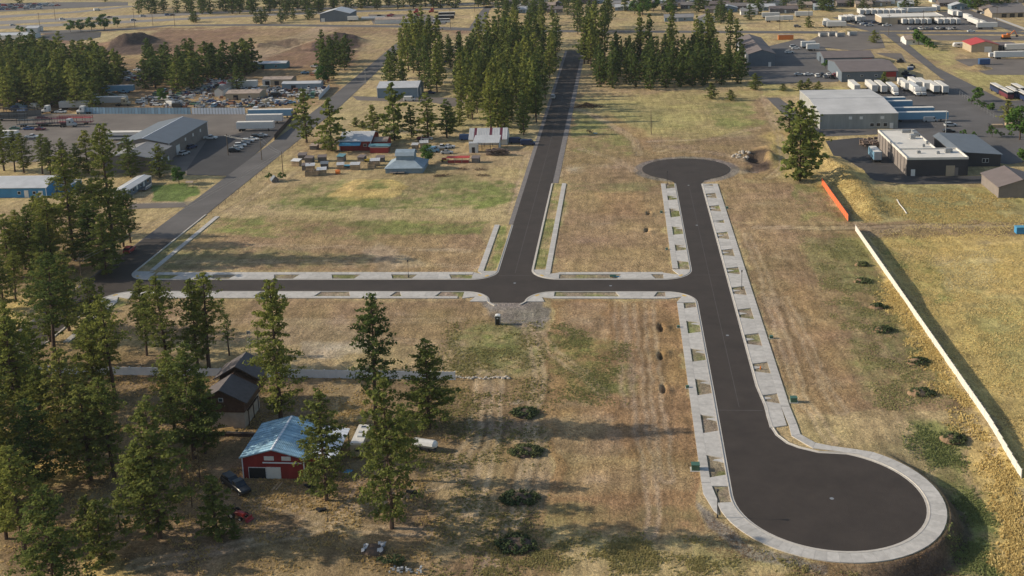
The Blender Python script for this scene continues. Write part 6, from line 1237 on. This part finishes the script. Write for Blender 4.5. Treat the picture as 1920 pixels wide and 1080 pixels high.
NT=[ # base x, base y, top y, kind, width, label
 (527,790,520,'d',1.0,'tall dense pine standing right of the dark log house'),
 (705,800,552,'b',1.0,'tall pine whose crown rises over the right end of the shaded white fence'),
 (805,803,635,'c',1.12,'broad dark pine at the end of the shaded fence, with a bare trunk foot'),
 (735,990,700,'g',.95,'tallest foreground pine, standing alone right of the barn yard'),
 (764,900,760,'b',.9,'ragged pine growing right behind the tallest foreground pine'),
 (612,938,728,'g',.98,'bushy pine in front of the right corner of the red barn'),
 (392,690,505,'e',1.15,'pine with a thick dark trunk between lots and shaded fence'),
 (317,700,512,'b',1.0,'open crowned pine left of the thick dark trunk, over the cross street'),
 (372,695,520,'a',.9,'pine with its crown touching the cross street, beside the thick dark trunk'),
 (430,666,590,'s',1.0,'thin small pine standing alone in the bare lots'),
 (104,681,470,'e',1.2,'leaning pine with long bare trunk beside the west street'),
 (34,836,585,'e',1.05,'left one of two pines with long bare trunks at the left edge'),
 (54,820,560,'b',1.05,'right one of two pines with long bare trunks at the left edge'),
 (217,748,545,'e',1.0,'pine with dark lower trunk left of the log house track'),
 (185,690,520,'g',1.1,'bright pine above the corner sidewalk on the left'),
 (135,860,650,'g',1.1,'yellow green pine in the heart of the left stand'),
 (170,900,720,'g',1.25,'round crowned bright pine left of centre in the lower stand'),
 (215,897,700,'b',1.0,'pine with a clear trunk foot on the sunlit patch'),
 (300,1008,745,'g',1.2,'large sunlit pine in the lower left, right of the sunlit patches'),
 (280,1005,830,'b',1.1,'pine with twisted trunk behind the large sunlit pine'),
 (365,860,640,'a',1.1,'pine left of the log house with a crown over its yard'),
 (330,830,660,'b',1.0,'pine between the log house and the left stand'),
 (385,850,700,'c',.8,'dark pine nearest the plastered wall of the log house'),
 (406,1008,893,'f',1.0,'small bright pine left of the red tractor'),
 (440,1010,975,'f',.7,'tiny bush-like pine beside the tractor'),
 (105,1115,912,'c',1.15,'big pine cut by the bottom edge, at the lower left'),
 (46,1032,840,'b',1.15,'pine with a thick dark trunk at the lower left edge'),
 (12,1010,860,'a',1.0,'pine partly cut by the left edge above the bottom'),
 (193,1058,938,'f',1.1,'young bright pine near the bottom left'),
 (165,1000,930,'f',.9,'young pine in the shade at the bottom left'),
 (225,990,925,'s',1.1,'thin small sapling pine beside the large sunlit pine'),
 (10,900,690,'g',1.2,'bright pine cut by the left edge'),
 (70,930,745,'a',1.1,'pine over the sunlit grass at the left'),
 (75,780,600,'a',1.0,'pine at the left between the bare trunks and the street'),
 (95,640,470,'g',1.2,'yellow green pine at the bend of the west street'),
 (130,620,470,'g',1.1,'yellow green pine close to the street corner pole'),
 
 (215,482,228,'d',1.05,'tallest pine on the left, rising above the blue building and the mobile home'),
 (140,488,278,'d',1.1,'tall dark pine left of the tallest one'),
 (175,500,380,'c',1.2,'broad dark pine before the tall pair'),
 (232,462,358,'a',1.0,'pine at the street side of the tall pair'),
 (245,455,350,'b',.9,'bare stemmed pine nearest the west street'),
 (200,515,400,'c',1.1,'dark pine with crown down to the ground by the street'),
 (100,500,365,'a',1.1,'pine before the bright blue building'),
 (70,470,365,'b',.9,'slim pine in front of the blue building doors'),
 (48,505,390,'b',1.0,'slim pine left of the blue building doors'),
 (20,520,400,'c',1.1,'dark pine at the left edge below the blue building'),
 (30,565,470,'b',.9,'thin stemmed pine further left in the grove'),
 (8,580,480,'g',1.0,'pine at the left edge of the grove above the gold grass'),
 (245,332,252,'c',1.05,'dark pine before the lower wing of the industrial building'),
 (300,333,268,'c',1.1,'dark pyramid pine at the corner of the industrial building'),
 (166,325,245,'f',1.3,'pine between the gravel yard and the tall pine'),
 (120,328,258,'c',.9,'pine in the row along the gravel yard, right of centre'),
 (145,330,268,'c',.8,'pine in the row along the gravel yard, beside the tall pine'),
 (80,326,250,'b',1.0,'pine in the row along the gravel yard, centre'),
 (95,328,256,'a',.9,'pine in the row along the gravel yard, close to the centre one'),
 (45,324,248,'a',1.1,'pine in the row along the gravel yard, left of centre'),
 (28,322,245,'b',1.0,'pine in the row along the gravel yard, second from the left'),
 (8,320,225,'a',1.1,'pine in the row along the gravel yard, leftmost'),
]
for a,b,ty,k,wd,lb in NT: tree(a,b,top_h(a,b,ty),lb,k,wide=wd)
MT=[(575,267,165,'a','left one of the two roadside pines above the huts'),(622,283,184,'c','right one of the two roadside pines beside the red shop'),(740,263,155,'c','big pine behind the raised barn, tallest of that row'),(700,246,196,'d','small pine in the straw field right of the red shop'),
 (772,258,196,'f','slim dark pine right of the biggest pine in the row'),(803,262,172,'a','broad pine right of the slim dark one'),(838,258,185,'a','pine left of the parked white pickup'),(862,235,190,'f','small slim pine in the clearing'),(845,246,200,'d','small bright pine in the row'),(878,222,186,'f','lone young pine in the straw clearing'),(667,237,220,'d','very small pine at the left of the straw field'),(680,240,226,'d','tiny pine beside the very small one'),
 (1480,248,188,'c','left one of three big pines before the pale warehouse'),(1499,338,187,'c','nearest and tallest of three big pines before the pale warehouse'),(1522,300,200,'a','right one of three big pines before the pale warehouse'),(1510,330,230,'c','low broad pine under the three big ones'),
 (1334,185,155,'d','round pine standing in front of the eastern wood'),(1370,188,168,'d','low round pine right of it at the top of the green field'),(1416,168,137,'c','round pine beside the workshop lane'),(1468,170,157,'d','smallest young pine on the grass strip'),(1501,169,150,'d','young pine on the grass strip, left of three'),(1515,168,147,'d','young pine on the grass strip, middle of three'),(1534,169,152,'d','young pine on the grass strip, right of three'),(1657,165,135,'d','pine standing before the rust red workshop bay'),(1639,80,56,'c','lone dark pine at the street crossing'),
 (1516,52,30,'c','dark tree by the small white house in the upper yards'),(1717,13,-6,'c','dark pine at the top edge left of the upper street'),(1889,228,188,'d','broad round evergreen at the corner of the trailer yard'),
 (175,207,150,'a','pine standing before the sheet fence in the gravel yard'),(445,170,118,'a','pine rising from the junkyard'),(545,240,0,'','')]
for a,b,ty,k,lb in MT:
    if k: tree(a,b,top_h(a,b,ty),lb,k,far=True,wide=1.4 if k in'cd' else 1.3)
# woods: each trunk its own tree; beyond the 300 that show largest the rest is one far mass
WOOD=[]
def wood(P,sp,h0,h1,label,group,kinds='abcf',nmax=90,avoid=(),jit=.42,wide=1.0):
    Q=poly(*P); x0=min(p[0] for p in Q);x1=max(p[0] for p in Q);y0=min(p[1] for p in Q);y1=max(p[1] for p in Q); c=[]
    y=y0
    while y<y1:
        x=x0
        while x<x1:
            a=x+rnd.uniform(-jit,jit)*sp;b=y+rnd.uniform(-jit,jit)*sp*1.3
            if inside(Q,a,b) and not any(q[0]<a<q[1] and q[2]<b<q[3] for q in AVOID): c.append((a,b))
            x+=sp
        y+=sp*1.3
    rnd.shuffle(c)
    for a,b in c[:nmax]: WOOD.append((rnd.uniform(h0,h1),label,rnd.choice(kinds),group,(a,b),wide*rnd.uniform(.85,1.15)))
    return len(c[:nmax])
AVOID=[(-34.5,-21.0,0,665),(-119,-95,512,535),(-80,-63,580,604),(-62,-43,400,425),(-148,-128,0,800),(-235,-205,835,865),(-95,-75,560,590)]
NW=[]
NW.append(wood([(1098,166),(1110,140),(1140,108),(1250,105),(1340,110),(1392,130),(1402,158),(1360,165),(1240,168),(1140,172)],7.2,11,17,'middle sized pine in the dense wood right of the new road','pines in the wood right of the new road','cdfdc',170))
NW.append(wood([(1088,112),(1130,100),(1140,120),(1100,130)],7,26,33,'tall old pine at the far left corner of the wood right of the new road','tall pines at the corner of that wood','abe',7))
NW.append(wood([(1190,106),(1400,100),(1400,116),(1200,118)],11,20,29,'tall open pine at the back of the wood right of the new road','tall pines at the back of that wood','eeba',20))
NW.append(wood([(1080,52),(1165,48),(1160,72),(1078,74)],11,18,26,'tall pine beyond the cross street at the top centre','pines beyond the cross street','abe',9))
NW.append(wood([(915,264),(1004,255),(1045,110),(1000,100),(880,120),(850,185),(880,225)],8.0,16,23,'pine in the dense belt left of the new road','pines in the belt left of the new road','abfca',82))
NW.append(wood([(700,152),(760,140),(820,110),(920,100),(1000,98),(930,170),(880,180),(800,178),(720,168)],10.5,14,22,'pine in the open wood behind the pale steel shed','pines in the open wood behind the steel shed','abcf',70))
NW.append(wood([(745,108),(800,80),(835,95),(800,135),(750,140)],9,20,28,'tall pine in the clump at the end of the brown field','tall pines at the end of the brown field','abe',14))
NW.append(wood([(860,108),(990,78),(1062,70),(1055,95),(980,110),(900,120)],12,18,27,'pine in the far open wood left of the new road','pines in the far open wood','abef',26))
NW.append(wood([(-60,205),(-60,120),(60,112),(130,125),(225,140),(228,165),(150,205),(60,208)],8.6,15,22,'dark pine in the thick wood at the left edge','dark pines in the left edge wood','acafc',130,wide=1.35))
NW.append(wood([(262,168),(275,130),(330,128),(400,122),(480,130),(478,142),(420,150),(375,165),(330,178)],8.8,14,20,'pine in the belt behind the junkyard','pines in the belt behind the junkyard','acfc',60,wide=1.35))
NW.append(wood([(580,140),(600,118),(640,108),(675,128),(650,150),(610,160)],9.5,13,20,'pine in the clump at the right end of the junkyard','pines at the right end of the junkyard','acd',14,wide=1.25))
NW.append(wood([(240,17),(480,12),(960,3),(960,14),(480,28),(240,26)],13,15,23,'pine in the line between the highway and the street','pines along the far highway','acf',80,wide=1.4))
NW.append(wood([(480,42),(600,32),(600,40),(480,46)],13,10,16,'pine beside the far grey shed','pines beside the far grey shed','acd',9,wide=1.2))
NW.append(wood([(330,42),(378,40),(378,44),(330,45)],10,6,9,'low dark thicket tree by the highway pole','thicket by the highway pole','cd',6,wide=1.5))
NW.append(wood([(925,60),(1010,54),(1010,42),(940,44)],12,16,24,'pine at the houses left of the new road end','pines at the houses by the road end','abf',12))
NW.append(wood([(1340,52),(1440,38),(1440,28),(1345,36)],15,9,15,'dark pine behind the tall slate shed towards the houses','pines between the slate shed and the houses','cdf',10,wide=1.3))
NW.append(wood([(1165,28),(1440,26),(1700,20),(1700,1),(1165,2)],19,9,16,'tree scattered among the houses at the top edge','trees among the houses at the top edge','cdf',110,wide=1.7))
NW.append(wood([(1780,24),(1925,24),(1925,1),(1760,1)],18,9,14,'tree scattered among the upper right houses','trees among the upper right houses','cdf',36,wide=1.7))
NW.append(wood([(0,16),(470,6),(470,-8),(0,2)],45,10,16,'tree beyond the highway','trees beyond the highway','acf',20,wide=1.3))
NW.append(wood([(940,40),(1090,36),(1090,2),(940,4)],20,12,20,'tree among the houses at the end of the road','trees at the end of the road','acf',22,wide=1.3))
def far_mass(L):
    V=[];Fa=[];MI=[];off=0
    cache={}
    for h,lb,k,g,(a,b),wd in L:
        for mi,me in enumerate(FR[k][:2]):
            if me.name not in cache:
                co=np.empty(len(me.vertices)*3); me.vertices.foreach_get('co',co); li=np.empty(len(me.loops),dtype=np.int64); me.loops.foreach_get('vertex_index',li); ls=np.empty(len(me.polygons),dtype=np.int64); me.polygons.foreach_get('loop_start',ls); cache[me.name]=(co.reshape(-1,3),li,ls)
            co,li,ls=cache[me.name]; s_=h/FR[k][2];ws=s_**.5*wd;r=rnd.uniform(0,6.28); x=(co[:,0]*math.cos(r)-co[:,1]*math.sin(r))*ws+a;y=(co[:,0]*math.sin(r)+co[:,1]*math.cos(r))*ws+b
            V.append(np.stack([x,y,co[:,2]*s_],-1)); Fa.append((li+off,ls,mi)); off+=len(co)
    me=bpy.data.meshes.new('distant_pines'); V=np.concatenate(V); L_=np.concatenate([f[0] for f in Fa]); st=[];o=0;mi=[]
    for li,ls,m in Fa: st.append(ls+o); o+=len(li); mi.append(np.full(len(ls),m))
    st=np.concatenate(st);mi=np.concatenate(mi); me.vertices.add(len(V)); me.vertices.foreach_set('co',V.ravel()); me.loops.add(len(L_)); me.loops.foreach_set('vertex_index',L_.astype(np.int32)); me.polygons.add(len(st)); me.polygons.foreach_set('loop_start',st.astype(np.int32))
    me.update(); me.materials.append(M('bark')); me.materials.append(M('needles')); me.polygons.foreach_set('material_index',mi.astype(np.int32)); me.validate(); o=put('distant_pines',me); tag(o,'far pines along the highway and the upper streets',None,kind='stuff'); return len(V)
FARMODE=1
# thickets inside the near left stand
def nearfill(P,n,label,group,h0,h1,kinds='abgc'):
    Q=poly(*P); x0=min(p[0] for p in Q);x1=max(p[0] for p in Q);y0=min(p[1] for p in Q);y1=max(p[1] for p in Q); c=0;g=0
    while c<n and g<500:
        g+=1;a=rnd.uniform(x0,x1);b=rnd.uniform(y0,y1)
        if inside(Q,a,b): tree(0,0,rnd.uniform(h0,h1),label,rnd.choice(kinds),group=group,uv=(a,b),wide=rnd.uniform(.85,1.05)); c+=1
nearfill([(60,700),(240,700),(330,760),(330,830),(240,850),(100,860),(40,880)],2,'pine crowded inside the left stand below the street','crowded pines of the left stand',14,22)
nearfill([(0,440),(190,440),(170,500),(60,540),(0,540)],6,'pine in the shaded grove above the street corner','pines of the grove above the street corner',12,19,'abc')
nearfill([(-60,700),(-10,700),(-20,1060),(-70,1060)],6,'pine just beyond the left edge','pines beyond the left edge',18,25)
nearfill([(235,590),(290,590),(300,680),(250,690)],2,'loose pine between the lots and the west sidewalk','loose pines by the west sidewalk',12,16,'b')
def pxh(w_): a,b=w_[4]; return abs(inv(a,b,w_[0])[1]-inv(a,b,0)[1]) if -60<inv(a,b,0)[0]<1980 else 0
WOOD.sort(key=pxh,reverse=True); NI=300-sum(1 for o in bpy.data.objects if o.name.startswith('pine_tree') and o.type=='EMPTY')
for h,lb,k,g,uv_,wd in WOOD[:NI]: tree(0,0,h,lb,k,True,g,uv=uv_,wide=wd)
print('woods',NW,sum(NW),'individual',NI,'mass verts',far_mass(WOOD[NI:]))
# garden and street trees
for k,(a,b,h_,kd,lb) in enumerate(((132,60,9,'a','round green street tree, leftmost of the row below the highway'),(152,59,9,'a','round green street tree, second of the row below the highway'),(172,57,10,'a','round green street tree, third of the row below the highway'),(196,56,12,'a','largest round green street tree of the row below the highway'),(220,51,8,'b','small round street tree at the right end of the row'),(45,63,5,'w','left green bush by the far parking lot'),(37,60,5,'w','second green bush by the far parking lot'),
   (607,156,9,'a','bright green leafy tree at the right end of the junkyard'),(306,192,7,'b','bright green leafy tree among the scrap cars'),(802,305,6.5,'a','dark round bush tree against the raised barn'),(504,337,2.4,'w','green bush left of the small silver shelter'),(529,338,2.8,'w','green bush right of the small silver shelter'),(336,345,6,'b','pale willowy tree on the lawn of the mobile home'),
   (1722,84,9,'b','leftmost green tree of the hedge by the small rusty roofed house'),(1733,88,7,'b','second green tree of the hedge by the rusty roofed house'),(1742,92,6,'b','third green tree of the hedge by the rusty roofed house'),(1750,95,4,'w','low end bush of that hedge'),(1832,190,6,'b','small round tree above the hedge of the trailer yard'),(1822,195,3,'w','hedge bush, first by the yard fence'),(1835,201,3,'w','hedge bush, second by the yard fence'),(1846,206,3.2,'w','hedge bush, third by the yard fence'),(1857,210,4,'b','hedge tree, last by the yard fence'),
   (1806,255,2.5,'w','first bush of the planted row behind the office'),(1826,256,2,'w','second bush of the planted row behind the office'),(1860,257,4,'w','largest bush of the planted row behind the office'),(1878,257,2,'w','fourth bush of the planted row behind the office'),(1895,257,2,'w','last bush of the planted row behind the office'),(1912,262,12,'a','tall leafy green tree at the right edge'),(1918,305,5,'b','leafy shrub at the right edge below the tall tree'),
   (1548,128,4,'w','round green bush at the workshop corner'),(1205,29,13,'a','big leafy green tree at the top, left of two'),(1225,22,14,'a','big leafy green tree at the top, right of two'),(1190,26,10,'a','leafy tree left of the two big ones'),(1540,14,9,'a','green tree between the upper houses, left'),(1552,14,9,'b','green tree between the upper houses, right'),(1822,19,9,'a','leafy tree before the upper right houses'),(1862,10,9,'a','leafy tree at the top right edge'),(1806,14,9,'a','leafy tree left of the upper right houses'),(1255,28,9,'a','dark leafy tree beside the blue grey house'),(1512,12,7,'b','green bush tree by the upper yards'))):
    tree(a,b,h_,lb,kd,cat='tree' if h_>=5 else 'bush',name='leafy_tree' if h_>=5 else 'bush',src=DE)
# weed mounds
WM=[(985,776,2.6,'weedy mound farthest up along the left edge of the big lots'),(985,848,2.8,'second weedy mound along the left edge of the big lots'),(975,935,2.9,'third weedy mound along the left edge of the big lots'),(970,1022,3.0,'weedy mound nearest the bottom along the left edge of the big lots'),
    (1612,497,1.7,'weedy mound in the uppermost long lot by the white fence'),(1614,528,2.2,'second weedy mound from the top near the white fence'),(1643,577,2.2,'third weedy mound from the top near the white fence'),(1652,620,2.4,'fourth weedy mound from the top near the white fence'),(1717,680,2.5,'fifth weedy mound near the white fence, with bare soil'),(1722,738,2.7,'sixth weedy mound near the white fence'),(1782,815,2.6,'lowest weedy mound, right of the near turning circle entry')]
for k,(a,b,r,lb) in enumerate(WM):
    r*=.85 if k<4 else .66
    u,v=G(a,b); rnd.seed(300+k); t=thing('weed_mound',lb,'mound',(u,v,gz(u,v))); mb=MB()
    loft(mb,[[(math.cos(q)*r*s*rnd.uniform(.9,1.1)*1.15,math.sin(q)*r*s*rnd.uniform(.9,1.1)*.8,z) for q in [j*math.pi/6 for j in range(12)]] for s,z in((1.05,-.1),(.85,.35),(.5,.75),(.12,.95))]); mb.build('soil','soil_brown' if k>3 else 'soil_dark',t)
    lf=MB(); 
    for _ in range(48 if k<4 else 24):
        q=rnd.uniform(0,6.28);s=rnd.uniform(.1,1)**.6; x=math.cos(q)*r*s*1.3+(.6 if k>3 else 0);y=math.sin(q)*r*s*.95; clump(lf,(x,y,(1-s)*.9+.3),.55,28,.34)
    lf.build('weeds','weeds',t)['kind']='stuff'
t=thing('shrub','dense dry shrub in the planted verge at the bottom centre','shrub',(*G(735,1060),0)); lf=MB()
for _ in range(20): clump(lf,(rnd.uniform(-1.8,1.8),rnd.uniform(-.8,.8),rnd.uniform(.2,1.2)),.5,26,.3)
lf.build('foliage','weeds',t)
for k,(a,b) in enumerate(((345,930),(360,950),(375,905),(352,905))):
    t=thing('dead_pine',['reddish dead brush tree below the log house, lowest','reddish dead brush tree below the log house, right','reddish dead brush tree below the log house, upper right','reddish dead brush tree below the log house, upper left'][k],'dead tree',(*G(a,b),0)); mb=MB(); mb.tube((0,0,0),(.3,0,6),.1,.03,5)
    for _ in range(34): z=rnd.uniform(1,6);q=rnd.uniform(0,6.28);L_=(6.5-z)*.35; mb.tube((0,0,z),(math.cos(q)*L_,math.sin(q)*L_,z+.3),.03,.01,3,cap=False)
    mb.build('trunk','bark',t); lf=MB()
    for _ in range(22): z=rnd.uniform(1,6);q=rnd.uniform(0,6.28);L_=(6.8-z)*.3; clump(lf,(math.cos(q)*L_,math.sin(q)*L_,z),.4,9,.35)
    lf.build('twigs','dry_brush',t)['kind']='stuff'
# ------------------------------------------------------------------ uncountable grass and weeds
def tufts(name,P,n,c1,c2,hh,label,pw=1.0,seed=1,wpatch=None):
    R=np.random.default_rng(seed); Q=poly(*P); xs=np.array([q[0] for q in Q]);ys=np.array([q[1] for q in Q])
    u=R.uniform(xs.min(),xs.max(),n*8);v=R.uniform(ys.min(),ys.max(),n*8)
    d=pip(u,v,Q); nz_=fbm(u,v,5,seed+50,4); w0=wpatch if wpatch is not None else 0; ok=(R.uniform(0,1,len(u))<smooth(w0-.12,w0+.16,nz_)*smooth(-2,5,d+(fbm(u,v,7,seed+9)-.5)*12)); u=u[ok][:n];v=v[ok][:n]; m=len(u); z=height(u,v)-.05
    V=[];Fc=[]
    k=3; N_=m*k; a=R.uniform(0,2*np.pi,N_); uu=np.repeat(u,k)+R.normal(0,.12,N_);vv=np.repeat(v,k)+R.normal(0,.12,N_);zz=np.repeat(z,k); h=hh*R.uniform(.5,1.3,N_); wd=h*R.uniform(.45,.9,N_); lx=R.normal(0,.3,N_)*h;ly=R.normal(0,.3,N_)*h
    p0=np.stack([uu-np.cos(a)*wd,vv-np.sin(a)*wd,zz],-1);p1=np.stack([uu+np.cos(a)*wd,vv+np.sin(a)*wd,zz],-1);p2=np.stack([uu+lx,vv+ly,zz+h],-1)
    co=np.stack([p0,p1,p2],1).reshape(-1,3); me=bpy.data.meshes.new(name); me.vertices.add(len(co)); me.vertices.foreach_set('co',co.ravel()); me.loops.add(len(co)); me.loops.foreach_set('vertex_index',np.arange(len(co),dtype=np.int32)); me.polygons.add(N_); me.polygons.foreach_set('loop_start',np.arange(0,len(co),3,dtype=np.int32)); me.update(); me.validate()
    nm='tuft_'+name
    if nm not in MATS: foliage_mat(nm,tuple(x*1.35 for x in c1),tuple(x*1.35 for x in c2),.4)
    me.materials.append(M(nm)); o=put(name,me); tag(o,label,None,kind='stuff'); return o
tufts('dry_grass',[(1625,440),(1700,425),(1960,415),(1960,900),(1930,880)],12000,(.40,.32,.15),(.58,.47,.23),.18,'dry golden grass on the field right of the white fence',seed=3,wpatch=.40)
tufts('dry_grass.verge',[(1780,770),(1840,780),(1935,900),(1960,1100),(1900,1100),(1850,900)],5000,(.32,.21,.08),(.50,.36,.16),.30,'dry golden grass strip inside the white fence',seed=4,wpatch=.40) if False else None
tufts('golden_verge_grass',[(1650,520),(1690,560),(1912,880),(1960,1100),(1890,1100),(1850,880),(1740,690)],7000,(.34,.26,.11),(.48,.38,.17),.28,'dry golden grass strip inside the white fence',seed=4,wpatch=.42)
tufts('green_weeds',[(1690,790),(1800,800),(1850,960),(1890,1060),(1780,1060),(1815,980),(1785,880)],3500,(.11,.13,.05),(.20,.22,.09),.2,'green weeds beyond the near turning circle',seed=5,wpatch=.45)
tufts('lot_weeds',[(1032,600),(1180,640),(1200,760),(1040,760)],3500,(.14,.15,.06),(.24,.23,.10),.16,'patchy weeds on the lots below the intersection',seed=6,wpatch=.5)
tufts('yard_grass',[(830,600),(1020,600),(1028,1080),(820,1080),(760,900)],5500,(.16,.16,.065),(.30,.24,.11),.22,'sparse grass left of the big lots',seed=7,wpatch=.5)
tufts('bank_grass',[(1545,300),(1600,330),(1640,360),(1920,360),(1920,420),(1640,415),(1600,412)],8000,(.26,.22,.09),(.44,.34,.16),.22,'straw coloured grass around the bank right of the orange fence',seed=8,wpatch=.4)
tufts('bottom_weeds',[(900,1000),(1320,1000),(1480,1060),(1640,1070),(1640,1085),(900,1085)],5000,(.15,.16,.065),(.28,.24,.11),.2,'sparse weeds along the bottom edge',seed=9,wpatch=.48)
tufts('east_lot_weeds',[(1500,450),(1600,440),(1810,765),(1640,770),(1560,600)],6500,(.13,.15,.06),(.25,.23,.11),.18,'green and straw weeds on the long lots',seed=10,wpatch=.48)
def clods(P,n,label,seed):
    tufts('soil_clods',P,n,(.19,.125,.075),(.30,.20,.11),.085,label,seed=seed,wpatch=.40)
clods([(1030,560),(1275,560),(1325,1005),(1030,1005)],7000,'loose clods of soil on the big lots below the intersection',21)
clods([(1380,435),(1602,437),(1812,768),(1493,775)],7000,'loose clods of soil on the long lots beside the white fence',22)
clods([(1320,950),(1440,1030),(1620,1058),(1780,1000),(1830,1085),(1300,1085)],3500,'loose clods of soil round the near turning circle',23)
tufts('forest_grass',[(0,690),(400,700),(860,720),(860,1080),(0,1080)],12000,(.14,.11,.05),(.38,.28,.13),.22,'dry grass on the floor of the pine yard',seed=12,wpatch=.48)
# ------------------------------------------------------------------ haze


hz=MB().box(-45000,45000,-8000,45000,-8,99.5).mesh('haze',[]); m=bpy.data.materials.new('haze_air'); m.use_nodes=True; n=m.node_tree; n.nodes.remove(n.nodes['Principled BSDF'])
pv=n.nodes.new('ShaderNodeVolumePrincipled'); pv.inputs['Density'].default_value=.00004; pv.inputs['Color'].default_value=(.72,.82,.95,1); pv.inputs['Anisotropy'].default_value=.2
n.links.new(pv.outputs[0],n.nodes['Material Output'].inputs['Volume']); hz.materials.append(m); o=put('haze',hz); o['kind']='stuff'

# tell look-alikes of one group apart by where they stand in it
from collections import defaultdict
gr=defaultdict(list)
for o in bpy.data.objects:
    if 'group' in o.keys() and 'label' in o.keys(): gr[o['group']].append(o)
for g,L in gr.items():
    cnt=defaultdict(int)
    for o in L: cnt[o['label']]+=1
    P_={o.name:inv(o.location.x,o.location.y) for o in L}
    xs=sorted(p[0] for p in P_.values()); ys=sorted(p[1] for p in P_.values()); n=len(L)
    for o in L:
        if cnt[o['label']]<2: continue
        x,y=P_[o.name]; base=o['label']; ix=xs.index(x)/max(1,n-1); iy=ys.index(y)/max(1,n-1)
        c_='far left' if ix<.2 else 'left' if ix<.4 else 'middle' if ix<.6 else 'right' if ix<.8 else 'far right'
        r_='back row' if iy<.25 else 'second row' if iy<.5 else 'third row' if iy<.75 else 'front row'
        new=base+', '+c_+' of the '+r_
        if len(new.split())>16: new=base+', '+c_+' '+r_
        if len(new.split())<=16: o['label']=new
